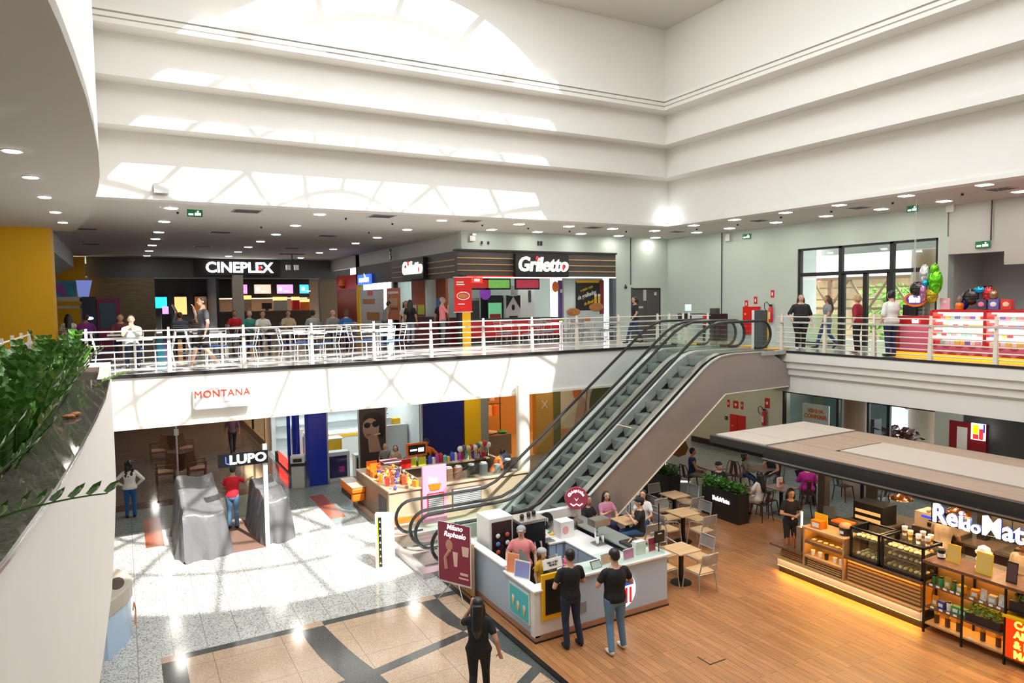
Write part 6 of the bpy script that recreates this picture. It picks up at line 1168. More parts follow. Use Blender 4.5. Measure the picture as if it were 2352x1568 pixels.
# right hand storefront
t = thing('window_6', None, None, (21.1, 17.3, 0)); t['kind'] = 'structure'; b = MB(BLACK); b.box(-.05, -5.5, 2.6, .1, .05, 3.3)
for y in (0, -2.2, -3.3, -4.0, -5.5): b.box(-.05, y - .05, 0, .05, y + .05, 2.7)
b.build('frame', t); b = MB(GLASS2); b.box(0, -5.5, .1, .01, 0, 2.6); b.build('pane', t)
b = MB(mat('far_shop_wall', (.16, .22, .19), .5)); b.box(24, 15.2, 0, 24.1, 18.5, 3.3); b.box(21.4, 18.4, 0, 24, 18.5, 3.3); struct('wall_right', b)
b = MB(mat('outer_pavement', (.50, .56, .66), .5)); b.box(21.4, 5, -.15, 40, 30, -.01); struct('floor', b)  # pavement outside, one even blue-grey colour
t = thing('poster_board', 'white board with orange lettering in the far right shop window', 'poster', (21.7, 16.45, 0)); b = MB(WHITEG); b.box(0, -.55, .2, .05, .55, 2.2); b.build('board', t); text('VENHA\nCONFERIR', .2, ORANGE, t, 'lettering', (-.01, 0, 1.85), FXX, .004, .006)
potplant('potted reddish plant behind the far right shop window', 22.2, 13.6, 0, 2.2, mat('clay_pot', (.18, .14, .10), .6), 160, lm=mat('red_leaf', (.16, .05, .04), .5))
small('black_cabinet', 'black cabinet beyond the far window beside the taupe column', 'cabinet', (22.3, 14.6, 0), [('body', BLACK, bx(-.2, -.15, 0, .2, .15, 1.9)), ('base', WHITEG, bx(-.25, -.35, 0, .25, -.16, .9))])
def extinguisher(x, y, z, label, rot=0):
    t = thing('fire_extinguisher', label, 'fire extinguisher', (x, y, z), rot); b = MB(RED); b.lathe([(.07, 0), (.08, .03), (.08, .48), (.03, .56)], n=16); b.build('cylinder', t, smooth=40); b = MB(WHITEG); b.box(-.086, -.04, .12, -.07, .04, .36); b.build('label', t)
    b = MB(BLACK); b.box(-.03, -.05, .56, .03, .05, .63); b.build('valve', t); b = MB(BLACK); b.tube([(0, .04, .6), (-.02, .16, .72), (-.03, .24, .66), (-.03, .24, .5), (-.06, .12, .4)], .014, 6); b.build('hose', t)
extinguisher(21.0, 18.15, 1.25, 'red fire extinguisher on the olive wall of the ground floor')
def wallbox(name, label, cat, x, y, z, w_, h_, m, deep=.06, more=()):
    t = thing(name, label, cat, (x, y, z)); b = MB(m); b.box(-deep, -w_ / 2, -h_ / 2, 0, w_ / 2, h_ / 2); b.build('panel', t)
    for pn, mm, (a0, b0, a1, b1) in more: b = MB(mm); b.box(-deep - .006, a0, b0, -deep, a1, b1); b.build(pn, t)
    return t
wallbox('hydrant_cabinet', 'red hydrant cabinet low on the olive wall', 'cabinet', 21.1, 19.5, 1.0, .75, .9, RED, .06, (('handle', YELLOW, (.2, -.02, .27, .02)), ('seam', DRED, (-.01, -.4, .01, .4))))
for y, w_, l in ((20.0, .12, 'narrow red sign, left of three above the hydrant cabinet'), (19.62, .26, 'square red sign, middle of three above the hydrant cabinet'), (19.3, .12, 'narrow red sign, right of three above the hydrant cabinet'), (18.08, .22, 'red sign above the fire extinguisher on the olive wall')): wallbox('safety_sign', l, 'sign', 21.1, y, 1.85 if y > 19 else 2.1, w_, .3 if y > 19 else .38, RED, .015, (('symbol', WHITEG, (-w_ * .2, -.05, w_ * .2, .05)),))
wallbox('switch_box', 'small black switch box beside the red hydrant cabinet', 'switch', 21.1, 20.1, 1.25, .12, .14, BLACK, .04, (('button', WHITEG, (-.02, -.02, .02, .02)),))
small('roof_camera', 'white floodlight at the corner of the far right storefront', 'lamp', (20.95, 17.45, 2.75), [('body', WHITEG, bx(-.1, -.06, -.08, .02, .06, .08)), ('arm', BLACK, bx(-.02, -.02, .08, .02, .02, .3))])
wallbox('fire_cabinet', 'dark red cabinet with white plate on the dark wall at right', 'cabinet', 21.0, 10.85, 2.0, 1.0, .9, DRED, .1, (('plate', WHITEG, (.0, -.4, .28, .3)),))
t = thing('lightbox_sign', 'small glowing yellow, red and blue square sign on the dark wall', 'sign', (20.75, 10.45, 2.25)); b = MB(mat('lb_white', (1, 1, 1), .5, emit=1.8)); b.box(-.05, -.16, -.22, 0, .2, .24); b.build('panel', t); b = MB(mat('lb_yellow', (1, .75, 0), .5, emit=1.2)); b.box(-.056, 0, -.05, -.05, .15, .2); b.build('yellow_field', t); b = MB(mat('lb_red', (.9, .03, .03), .5, emit=1)); b.box(-.056, 0, -.2, -.05, .15, -.06); b.box(-.056, -.12, -.2, -.05, -.01, .1); b.build('red_field', t); b = MB(mat('lb_blue', (.02, .03, .7), .5, emit=1)); b.box(-.056, -.16, .0, -.05, -.12, .24); b.build('blue_field', t)
# ================================================================ UPPER FLOOR
Zf = 4.5
# ---- cinema
t = thing('cinema_sign', 'black sign board with lit white CINEPLEX lettering on the slate band', 'sign', (5.7, 40.95, 8.05)); b = MB(mat('sign_black', (.006, .006, .007), .5)); b.box(-2.2, -.12, -.42, 2.2, 0, .42); b.build('board', t)
text('CINEPLEX', .78, mat('cine_white', (1, 1, 1), .5, emit=3), t, 'lettering', (.05, -.16, 0), FX, .03, .02, sx=1.0); b = MB(mat('cine_red', (.9, .02, .02), .5, emit=1)); b.prism([(1.02, -.2, -.16), (1.22, -.2, 0), (1.02, -.2, .16)], (0, -.01, 0)); b.build('red_arrow', t)
b = MB(mat('lobby_dark', (.02, .018, .02), .5)); b.box(1.55, 46, Zf, 4.6, 46.2, 7.6); b.box(4.55, 41.3, Zf, 4.7, 46, 7.6); struct('wall_back', b)
b = MB(mat('snack_wall', (.16, .10, .06), .5)); b.box(4.7, 45.8, Zf, 11.2, 46, 7.6); struct('wall_back', b)
b = MB(mat('snack_side', (.22, .16, .10), .5)); b.box(10.2, 41.2, Zf, 11.2, 41.35, 7.5); struct('wall_right', b)
b = MB(BLACK); b.box(4.75, 43.9, 6.45, 10.2, 44.1, 7.55); tag(b.build('screen_panel'), 'black panel carrying the row of menu screens above the snack bar', 'panel')
for i, (x0, x1, c, l) in enumerate(((5.75, 6.55, (.75, .25, .7), 'lilac menu screen, leftmost of four above the snack bar'), (6.95, 7.9, (.8, .45, .35), 'cream and red menu screen, second of four above the snack bar'), (8.25, 9.2, (.65, .3, .75), 'pink menu screen, third of four above the snack bar'), (9.6, 10.15, (.05, .45, .7), 'turquoise menu screen, rightmost of four above the snack bar'))):
    t = thing('menu_screen', l, 'screen', (x0, 43.88, 6.95)); b = MB(mat('screen_%d' % i, c, .4, emit=1.3, noise=.5, nscale=5)); b.box(0, -.03, -.27, x1 - x0, 0, .27); b.build('display', t); b = MB(BLACK); b.box(-.03, 0, -.3, x1 - x0 + .03, .03, .3); b.build('frame', t); b = MB(mat('screen_mark', (1, .9, .85), .4, emit=1.3)); b.box(.1, -.035, -.1, .3, -.03, .12); b.box(.4, -.035, -.16, .65, -.03, -.1); b.build('picture', t)
t = thing('snack_counter', 'long snack bar counter with a dark front', 'counter', (7.5, 43.2, Zf)); b = MB(mat('counter_brown', (.07, .045, .03), .4)); b.box(-2.7, -.3, 0, 2.7, .3, 1.1); b.build('front', t); b = MB(DWOOD); b.box(-2.75, -.35, 1.1, 2.75, .35, 1.16); b.build('top', t)
b = MB(mat('snack_light', (1, .7, .4), .5, emit=10, ecol=(1, .68, .36))); b.box(5, 44.6, 6.38, 10.2, 44.8, 6.42); tag(b.build('snack_bar_light'), 'warm strip light under the menu screens of the snack bar', 'light')
for i, (x, w_, h_, m, l) in enumerate(((6.4, .5, .9, SMOKE, 'popcorn machine with a lit top, at the left of the snack bar'), (8.3, .75, .8, STEEL, 'large steel popcorn machine with orange top'), (9.2, .4, .8, RED, 'slim red and white drinks machine'), (9.75, .5, .65, ORANGE, 'orange topped drinks machine at the right of the snack bar'))):
    t = thing('snack_machine', l, 'machine', (x, 43.3, Zf + 1.17)); b = MB(m); b.box(-w_ / 2, -.2, 0, w_ / 2, .2, h_ * .75); b.build('body', t); b = MB(mat('machine_glow', (1, .6, .2), .4, emit=1.6, ecol=(1, .5, .15))); b.box(-w_ / 2, -.21, h_ * .75, w_ / 2, .2, h_); b.build('lit_top', t)
small('monitor', 'small black monitor on the snack bar', 'screen', (7.5, 43.1, Zf + 1.17), [('screen', BLACK, bx(-.28, -.03, .1, .28, .03, .45)), ('foot', BLACK, bx(-.08, -.08, 0, .08, .08, .1))])
b = MB(mat('cinema_column', (.45, .42, .36), .6)); b.box(5.35, 40.8, Zf, 5.9, 41.3, 7.66); tag(b.build('square_column'), 'pale square column below the cinema sign', 'column')
for i, (x, c, l) in enumerate(((2.0, (.02, .55, .65), 'turquoise lit screen in the dark cinema lobby'), (3.05, (.75, .35, .12), 'orange and white film poster lightbox in the dark lobby'), (4.15, (.30, .10, .02), 'dim brown film poster lightbox in the dark lobby'))):
    t = thing('lobby_screen', l, 'screen', (x, 45.9, Zf + 1.5)); b = MB(mat('lobby_%d' % i, c, .4, emit=1.6 if i < 2 else .4, noise=.5, nscale=4)); b.box(-.3, -.05, -.5 if i else -.1, .35, 0, .55); b.build('display', t); b = MB(BLACKM); b.box(-.36, 0, -.6, .41, .03, .65); b.build('frame', t)
small('lobby_kiosk', 'ticket kiosk with a curved pale side in the cinema lobby', 'kiosk', (2.1, 42.0, Zf), [('stand', BLACKM, bx(-.25, -.2, 0, .25, .2, 1.1)), ('side', mat('kiosk_pale', (.45, .35, .30), .5), lambda b: b.tube([(.3, 0, 0), (.34, 0, .7), (.5, 0, 1.2), (.3, 0, 1.6)], .06, 8)), ('screen', MATS['screen_2'], bx(-.2, -.24, 1.1, .1, -.2, 1.5))])
# ---- arcade corner
t = thing('arcade_front', 'colourful cartoon-lettered arcade stall front with white frame, by the yellow wall', 'stall', (-2.0, 33, Zf)); b = MB(LV); b.box(-1.2, -.06, 0, -1.0, .06, 1.9); b.box(.55, -.06, 0, .8, .06, 1.9); b.box(-1.2, -.06, 1.78, .8, .06, 1.95); b.box(-1.2, -.06, 1.5, .8, .06, 1.6); b.build('frame', t)
b = MB(mat('graffiti', (.05, .35, .55), .5, noise=.9, nscale=3)); b.box(-1.5, -.1, 1.96, .45, 0, 2.6); b.build('graphic_panel', t); b = MB(mat('lilac_panel', (.25, .32, .85), .4, emit=.4)); b.prism([(.45, -.1, 2.62), (1.0, -.1, 2.62), (.86, -.1, 1.96), (.5, -.1, 1.96)], (0, .1, 0)); b.build('side_sign', t)
b = MB(mat('graffiti_violet', (.35, .12, .5), .5)); b.prism([(-.55, -.11, 2.0), (-.25, -.11, 2.5), (.0, -.11, 2.5), (.15, -.11, 2.0), (-.05, -.11, 2.0), (-.15, -.11, 2.12), (-.35, -.11, 2.0)], (0, -.01, 0)); b.build('letter_a', t)
small('claw_machine', 'magenta and blue arcade machine before the timber wall', 'arcade machine', (-.75, 32.5, Zf), [('cabinet', mat('magenta_cabinet', (.25, .01, .10), .4), bx(-.1, -.4, 0, .7, .4, 1.85)), ('window', mat('arcade_glass', (.04, .10, .16), .2), bx(-.02, -.42, .7, .55, -.4, 1.7)), ('side', mat('navy_panel', (.02, .03, .06), .4), bx(-.6, -.4, 0, -.12, .4, 1.95)), ('lamp', mat('arcade_lamp', (.8, .85, 1), .4, emit=2), lambda b: b.sph((-.35, -.42, 1.1), (.12, .03, .06)))])
# ---- dark red shop at the far side wall
t = thing('shutter_shop', 'closed shop front with dark red shutter and yellow edge', 'shop front', (10.78, 37.5, Zf)); b = MB(DRED); b.box(-.04, -1.9, 0, 0, 2.1, 3.05); b.build('shutter', t); b = MB(RED); b.box(-.06, -1.9, 2.3, -.04, 2.1, 3.05); b.build('header', t); b = MB(ORANGE); b.lathe([(.1, 0), (.25, .15), (.18, .5)], (-.1, .6, 2.35), 14); b.build('pot_emblem', t); b = MB(YELLOW); b.box(-.08, -2.15, 0, 0, -2.0, 3.05); b.build('yellow_edge', t)
# ---- grill
LIN = mat('wood_gold_strip', (.45, .28, .12), .5); HD = mat('grill_header', (.055, .045, .042), .5)
G_ = thing('grill_header', 'dark striped header of the grill restaurant, wrapping the corner', 'header', (10.3, 22.3, Zf)); GT = Matrix.Translation((-10.3, -22.3, -Zf))
def gb(name, m, *bxs, par=G_, **k): return fb(name, m, *bxs, par=par, T=GT, **k)
gb('header', HD, (10.25, 22.15, 6.95, 17.12, 22.4, 7.84)); gb('side_header', HD, (10.6, 22.4, 6.95, 10.85, 29.9, 7.9)); gb('side_header', mat('header_black', (.02, .02, .022), .5), (10.62, 29.9, 7.0, 10.85, 35.4, 7.9))
for z in (7.14, 7.36, 7.58): gb('gold_strip', LIN, (10.24, 22.13, z, 17.1, 22.15, z + .035)); gb('gold_strip', LIN, (10.58, 22.4, z, 10.6, 29.9, z + .035))
gb('light_strip', mat('white_strip', (1, 1, 1), .5, emit=1.6), (14.4, 22.12, 6.91, 17.1, 22.2, 6.95), (11.0, 22.2, 6.9, 14.4, 22.25, 6.93)); gb('red_strip', mat('red_strip', (.9, .03, .02), .5, emit=.8), (10.6, 22.14, 6.93, 14.4, 22.2, 6.97)); gb('edge_post', mat('blue_grey_post', (.10, .12, .16), .5), (17.0, 22.15, Zf, 17.14, 22.4, 6.95)); gb('corner_post', BLACK, (10.3, 22.2, Zf, 10.42, 22.45, 6.95)); gb('yellow_post', YELLOW, (10.42, 22.2, Zf, 10.75, 22.45, 6.95)); gb('side_post', BLACK, (10.62, 29.7, Zf, 10.8, 29.9, 7.0)); gb('side_post', YELLOW, (10.62, 35.2, Zf, 10.8, 35.4, 7.9)); gb('edge_cap', BLACK, (10.2, 22.1, 7.84, 17.16, 22.42, 7.9))
GW = mat('grill_white', (.72, .80, .77), .5); b = MB(GW); b.box(11, 26.8, Zf, 17, 27, 8.0); b.box(11.0, 27, Zf, 12.6, 35.4, 4.52); b.box(12.5, 27, Zf, 12.6, 35.4, 8.0); struct('wall_back', b)
b = MB(mat('grill_ceiling', (.7, .72, .7), .6)); b.box(10.9, 22.6, 7.3, 17.1, 26.9, 7.35); b.box(10.9, 26.9, 7.3, 12.6, 35.4, 7.35); struct('ceiling', b)
t = thing('kitchen_lights', 'pair of white strip lights over the grill kitchen', 'light', (13.5, 24.8, 7.27)); 
for x in (-1.6, 1.6): b = MB(mat('kitchen_lamp', (.9, 1, .97), .5, emit=7, ecol=(.92, 1, .97))); b.box(x - 1, -.1, 0, x + 1, .1, .02); b.build('lamp', t)
b = MB(MATS['kitchen_lamp']); b.box(11.4, 28, 7.26, 11.6, 34, 7.28); tag(b.build('kitchen_strip'), 'long white strip light behind the side counter of the grill', 'light')
def grill_sign(label, loc, rot, sx):
    t = thing('grill_sign', label, 'sign', loc, rot); b = MB(MATS['sign_black']); b.box(-1.15, -.16, -.42, 1.15, 0, .42); b.build('board', t); text('Griletto', .72, mat('grill_cream', (.9, .86, .75), .5, emit=1.2), t, 'lettering', (0, -.2, .02), FX, .03, .018, shear=.15, sx=sx); b = MB(mat('flame_red', (.9, .02, .02), .4, emit=.8)); b.sph((-.28, -.24, .26), (.06, .02, .08)); b.build('red_flame', t); b = MB(MATS['flame_red']); b.sph((.93 * sx, -.24, -.06), (.05, .02, .12)); b.build('red_centre', t); return t
grill_sign('black sign with cream Griletto lettering on the front of the grill', (13.6, 22.1, 7.35), 0, .92); grill_sign('black sign with cream Griletto lettering on the side of the grill', (10.55, 26.8, 7.42), -PI / 2, .92)
t = thing('box_sign', 'blue and white lit sign box beside the dark red shutter', 'sign', (10.55, 33.6, 7.2)); b = MB(mat('lit_blue', (.05, .15, .8), .5, emit=1)); b.box(-.1, -1.0, -.25, 0, 1.0, .25); b.build('box', t); b = MB(SIGNW); b.box(-.12, -.8, -.12, -.1, .7, .08); b.prism([(-.1, -.4, .08), (-.1, -.1, .3), (-.1, -.2, .08)], (-.02, 0, 0)); b.build('lettering', t)
# counters, panels
gc = gb('front_counter', mat('grill_red', (.55, .015, .02), .4), (10.9, 23.0, Zf, 15.0, 23.5, 5.35)); gb('counter_top', BLACK, (10.85, 22.95, 5.35, 15.05, 23.6, 5.42)); gb('side_counter', DRED, (10.75, 24.0, Zf, 11.1, 29.6, 5.4)); gb('side_counter_top', BLACK, (10.65, 24.0, 5.4, 11.2, 29.6, 5.46)); gb('counter_base', BLACK, (10.9, 22.98, Zf, 15.0, 23.0, 4.7))
gb('terracotta_panel', mat('terracotta', (.42, .09, .03), .5), (11.4, 25.8, 5.4, 11.5, 29.6, 7.0)); 
def posterx(label, y0, y1, z0, z1, x, col, marks=()):
    t = thing('wall_poster', label, 'poster', (x, y0, z0)); b = MB(col); b.box(-.02, 0, 0, 0, y1 - y0, z1 - z0); b.build('panel', t)
    for n_, m, q_ in marks: b = MB(m); b.box(-.03, q_[0], q_[1], -.02, q_[2], q_[3]); b.build(n_, t)
FOOD = mat('food_brown', (.45, .18, .05), .5, noise=.5, nscale=8)
posterx('white wall poster with bread pictures on the grill side', 31.5, 35.1, Zf, 6.7, 10.75, mat('poster_grey', (.55, .58, .60), .5), (('bread_picture', FOOD, (.6, .7, 2.6, 1.1)), ('bread_picture', FOOD, (1.3, 1.5, 3.2, 1.75)), ('cake_picture', RED, (1.6, 1.9, 2.4, 2.15))))
posterx('terracotta menu poster hanging at the grill side', 28.6, 30.3, 5.3, 6.7, 10.5, mat('terra2', (.55, .14, .05), .5), (('lettering', WHITEG, (.2, 1.15, 1.5, 1.25)), ('picture', mat('sandwich', (.6, .35, .15), .5), (.3, .6, 1.4, .95)), ('lettering', BLACK, (.3, .45, 1.2, .53))))
posterx('blue flyer on the terracotta panel', 26.2, 26.7, 5.6, 6.2, 11.38, mat('flyer_blue', (.1, .2, .6), .5)); posterx('white square sign on the terracotta panel', 27.2, 27.5, 6.4, 6.6, 11.38, WHITEG)
for i, (y, m) in enumerate(((28.8, WHITEG), (27.9, WHITEG), (27.0, mat('lime_sheet', (.55, .65, .05), .5)))): posterx(['left white', 'right white', 'lime green'][i] + ' menu sheet below the terracotta panel', y, y + .7, 5.55, 5.95, 10.95, m)
t = thing('hanging_banner', 'tall red hanging banner with a plate picture at the corner of the grill', 'banner', (10.3, 21.85, 5.72)); b = MB(RED); b.box(-.33, -.01, 0, .33, .01, 1.18); b.build('cloth', t); b = MB(WHITEG); b.box(-.36, -.02, 1.18, .36, .02, 1.2); b.build('rod', t); b = MB(WHITEG); b.box(-.36, -.02, -.02, .36, .02, 0); b.build('rod', t); b = MB(WHITEG); b.tube([(.24 * math.cos(a * PI / 8), -.015, .55 + .13 * math.sin(a * PI / 8)) for a in range(16)], .015, 6, True); b.box(-.25, -.015, 1.0, .02, -.01, 1.04); b.box(-.25, -.015, .92, .05, -.01, .96); b.box(-.2, -.015, .25, .05, -.01, .28); b.build('print', t); b = MB(FOOD); b.sph((0, -.012, .55), (.18, .006, .08)); b.build('food_picture', t)
small('banner_bracket', 'small bracket that carries the red hanging banner', 'bracket', (10.3, 21.87, 6.92), [('rod', BLACK, lambda b: b.bar((0, 0, 0), (0, .3, .1), .02, .02))])
# grill kitchen machines
small('drinks_fridge', 'glass-door drinks fridge with green bottles at the grill', 'fridge', (13.25, 25.4, Zf), [('body', BLACK, bx(-.35, -.3, 0, .35, .3, 1.8)), ('door', mat('green_glow', (.15, .5, .25), .3, emit=.5), bx(-.3, -.32, .2, .3, -.3, 1.5)), ('bottles', mat('bottle_red', (.5, .05, .05), .3), bx(-.25, -.33, .7, .25, -.32, 1.05)), ('round_top_sign', mat('purple_sign', (.25, .05, .45), .4, emit=.3), lambda b: b.prism([(-.45 + .25 * math.cos(a * PI / 8), -.33, 1.9 + .28 * math.sin(a * PI / 8)) for a in range(16)], (0, -.03, 0)))])
small('beer_machine', 'white machine with black drop emblem beside the drinks fridge', 'machine', (14.0, 25.2, Zf), [('body', WHITEG, bx(-.33, -.3, 0, .33, .3, 1.8)), ('black_top', BLACK, lambda b: (b.prism([(-.33, -.3, 1.8), (-.33, -.3, 1.25), (0, -.3, 1.75)], (0, -.01, 0)), b.prism([(.33, -.3, 1.8), (.33, -.3, 1.25), (0, -.3, 1.75)], (0, -.01, 0)))), ('drop', BLACK, lambda b: b.sph((0, -.3, 1.3), (.08, .02, .12))), ('plate', BLACK, bx(-.2, -.31, .75, .2, -.3, .95))])
small('column_oven', 'grey column of ovens in the grill kitchen', 'oven', (12.3, 25.6, Zf), [('body', DARK, bx(-.35, -.3, 0, .35, .3, 1.6)), ('top', STEEL, bx(-.35, -.3, 1.6, .35, .3, 1.7))])
small('cold_cabinet', 'white tall kitchen cabinet beside the beer machine', 'cabinet', (14.8, 25.5, Zf), [('body', WHITEG, bx(-.4, -.3, 0, .4, .3, 2.2)), ('panel', DARK, bx(.1, -.32, 1.5, .22, -.3, 2.0))])
for i, (x, c, l) in enumerate(((11.6, (.4, .02, .02), 'dark red menu screen at the left above the grill counter'), (12.5, (.15, .4, .08), 'green menu screen above the grill counter'), (13.8, (.35, .03, .05), 'red menu screen at the right above the grill counter'))):
    t = thing('menu_screen', l, 'screen', (x, 23.4, 6.72)); b = MB(BLACK); b.box(-.55, 0, -.22, .55, .06, .2); b.build('frame', t); b = MB(mat('gscreen_%d' % i, c, .4, emit=.6, noise=.4, nscale=6)); b.box(-.5, -.01, -.16, .5, 0, .16); b.build('display', t)
t = thing('wall_sign', 'small red lit sign with white mark under the grill header', 'sign', (10.95, 22.1, 6.82)); b = MB(mat('lit_red', (.9, .03, .02), .5, emit=1)); b.box(-.22, -.04, -.1, .22, 0, .1); b.build('box', t); b = MB(SIGNW); b.box(-.1, -.05, -.04, .1, -.04, .03); b.build('mark', t)
t = thing('purple_poster', 'purple and green roll-up poster with food pictures beside the grill counter', 'poster', (15.3, 23.1, 5.25)); b = MB(mat('purple_print', (.12, .06, .25), .5)); b.box(-.3, -.02, 0, .42, 0, 1.6); b.build('print', t); b = MB(mat('lime_print', (.35, .6, .03), .5)); b.box(.1, -.03, 1.42, .42, -.02, 1.58); b.box(-.3, -.03, 0, 0, -.02, .12); b.build('corner', t); b = MB(WHITEG); b.box(-.2, -.03, 1.12, .25, -.02, 1.25); b.box(.0, -.03, .7, .25, -.02, .75); b.build('lettering', t); b = MB(ORANGE); b.sph((-.42, -.02, 1.35), (.16, .02, .22)); b.build('orange_picture', t)
t = thing('grill_poster', 'large black wall poster about grilled food with burger and beer pictures', 'poster', (16.1, 22.9, Zf)); b = MB(mat('poster_black', (.015, .014, .014), .5)); b.box(-.35, 0, 1.15, 1.0, .05, 2.32); b.build('black_panel', t); b = MB(mat('poster_pale', (.55, .60, .60), .5)); b.box(-.75, .01, 0, 1.0, .05, 1.15); b.build('pale_panel', t); b = MB(YELLOW); b.box(-.35, -.01, 2.25, .75, 0, 2.36); b.build('yellow_band', t); b = MB(DRED); b.box(.78, -.01, 1.0, 1.0, 0, 2.36); b.build('red_edge', t)
for s_, z, sz, m in (('a maior rede', 2.02, .16, mat('letter_gold', (.8, .45, .03), .5)), ('de grelhados', 1.76, .24, WHITEG), ('do Brasil', 1.46, .18, MATS['letter_gold'])): text(s_, sz, m, t, 'lettering', (.13 + (.1 if sz < .2 and z < 1.6 else 0), -.02, z), (PI / 2, -.28, 0), .004, .004, .3, sx=.75)
b = MB(FOOD); b.sph((.6, -.02, 1.28), (.36, .02, .17)); b.sph((-.5, -.02, 1.1), (.33, .02, .15)); b.sph((.1, -.02, .78), (.22, .02, .1)); b.build('food_picture', t); b = MB(mat('beer', (.75, .45, .05), .4)); b.box(.5, -.03, 1.42, .62, -.02, 1.7); b.box(.68, -.03, 1.42, .8, -.02, 1.7); b.use(WHITEG); b.box(.5, -.03, 1.7, .62, -.02, 1.8); b.box(.68, -.03, 1.7, .8, -.02, 1.8); b.build('beer_picture', t)
b = MB(GW); b.box(15.2, 22.96, Zf, 17.1, 23.1, 6.95); struct('wall_back', b)
# double door, wall devices
t = thing('door_1', None, None, (18.1, 22.4, Zf)); t['kind'] = 'structure'
for x in (0.04, .79): b = MB(mat('dark_door', (.075, .07, .07), .45)); b.box(x, 0, 0, x + .72, .06, 1.97); b.build('leaf', t)
b = MB(BLACK); b.box(0, -.03, 0, .05, .05, 2.02); b.box(1.5, -.03, 0, 1.55, .05, 2.02); b.box(0, -.03, 1.96, 1.55, .05, 2.02); b.build('frame', t); b = MB(LV); b.box(.28, -.02, 1.2, .6, 0, 1.28); b.box(1.2, -.02, 1.72, 1.32, 0, 1.85); b.box(.62, -.01, 1.5, .78, 0, 1.95); b.build('label_plate', t)
b = MB(DARK); b.box(18.05, 22.33, Zf, 18.13, 22.36, 6.55); struct('trim_7', b)
def conduit(x, y, z0, z1, label): tag(MB(BLACK).cyl((x, y, z0), (x, y, z1), .018, n=6).build('conduit'), label, 'pipe')
conduit(18.0, 22.3, 6.65, 8.54, 'thin dark conduit running down the wall beside the dark double door'); conduit(19.95, 19.3, 5.0, 8.54, 'long thin dark conduit on the pale green right wall'); conduit(19.95, 9.9, 7.5, 8.54, 'short thin conduit near the right edge above the candy stall')
small('camera', 'small black camera beside the dark double door', 'camera', (17.75, 22.3, 6.55), [('body', BLACK, lambda b: b.sph((0, 0, 0), .06)), ('arm', BLACK, bx(-.01, 0, 0, .01, .05, .12))])
def em_light(x, y, z, rot, label): small('emergency_light', label, 'lamp', (x, y, z), [('body', WHITEG, bx(-.1, -.06, -.1, .1, 0, .08)), ('lamp', WHITEG, bx(-.02, -.09, .08, .12, -.02, .16))], rot)
em_light(10.9, 22.3, 8.3, 0, 'white emergency light on the wall above the grill corner'); em_light(19.98, 19.0, 8.3, -PI / 2, 'white emergency light beside the long conduit'); em_light(19.98, 10.95, 8.45, -PI / 2, 'white emergency light above the glass doors, near the balloons')
def exit_sign(x, y, z, rot, label, w_=.36):
    t = thing('exit_sign', label, 'sign', (x, y, z), rot); b = MB(mat('exit_green', (.005, .10, .03), .4, emit=.1, ecol=(0, .5, .15))); b.box(-w_ / 2, -.02, -.09, w_ / 2, 0, .09); b.build('panel', t); b = MB(SIGNW); b.box(-w_ * .4, -.026, -.05, -w_ * .1, -.02, -.01); b.box(0, -.026, -.05, w_ * .38, -.02, .01); b.sph((w_ * .2, -.02, .045), (.02, .006, .02)); b.build('symbol', t)
exit_sign(19.97, 18.1, 8.3, -PI / 2, 'green exit sign high on the pale green right wall'); exit_sign(19.97, 10.1, 7.4, -PI / 2, 'green exit sign above the recess at right'); exit_sign(1.7, 19.3, 8.38, 0, 'green exit sign hanging from the ceiling before the cinema'); exit_sign(18.8, 11.3, 8.42, -PI / 2, 'green exit sign hanging edge-on from the gallery ceiling', .3)
small('direction_sign', 'small black pictogram pair on the wall above the grill sign', 'sign', (13.7, 22.32, 8.2), [('panel', BLACK, bx(-.09, -.02, -.08, -.01, 0, .08)), ('panel', BLACK, bx(.03, -.02, -.08, .12, 0, .08))]); small('speaker_bracket', 'pair of black bracket marks on the wall above the grill corner', 'bracket', (11.4, 22.3, 8.15), [('bracket', BLACK, bx(-.16, -.05, -.05, -.1, 0, .05)), ('bracket', BLACK, bx(.1, -.05, -.05, .16, 0, .05))])
small('side_sign', 'small black and white hanging pictogram on the grill side wall', 'sign', (10.6, 30.0, 8.2), [('plate', BLACK, bx(-.03, -.1, -.25, 0, .1, .25)), ('mark', WHITEG, bx(-.04, -.06, -.2, -.03, .06, -.05)), ('mark', WHITEG, bx(-.04, -.06, .02, -.03, .06, .12))])
small('ceiling_projector', 'white two-headed ceiling projector in front of the cinema sign', 'projector', (7.55, 36, 8.55), [('stem', DARK, lambda b: b.cyl((0, 0, 0), (0, 0, -.55), .03)), ('head', WHITEG, bx(-.3, -.1, -.8, -.1, .1, -.55)), ('head', WHITEG, bx(.1, -.1, -.8, .3, .1, -.55)), ('plate', DARK, bx(-.6, -.15, -.03, .6, .15, 0))])
small('floodlight', 'white floodlight on the sunlit bulkhead', 'lamp', (.92, 18.25, 8.78), [('body', WHITEG, bx(-.16, -.12, -.1, .16, 0, .1)), ('bracket', LV, bx(-.18, -.03, -.02, .18, .02, .13))])
small('corner_lamp', 'round glowing globe lamp in the corner of the atrium', 'lamp', (16.15, 18.05, 8.75), [('globe', mat('globe_glow', (1, 1, 1), .5, emit=22, ecol=(.9, .97, 1)), lambda b: b.sph((0, 0, 0), .09, 16, 10)), ('base', WHITEG, bx(-.05, -.05, -.16, .05, .1, -.08))])
VB = mat('vent_dark', (.12, .12, .11), .6)
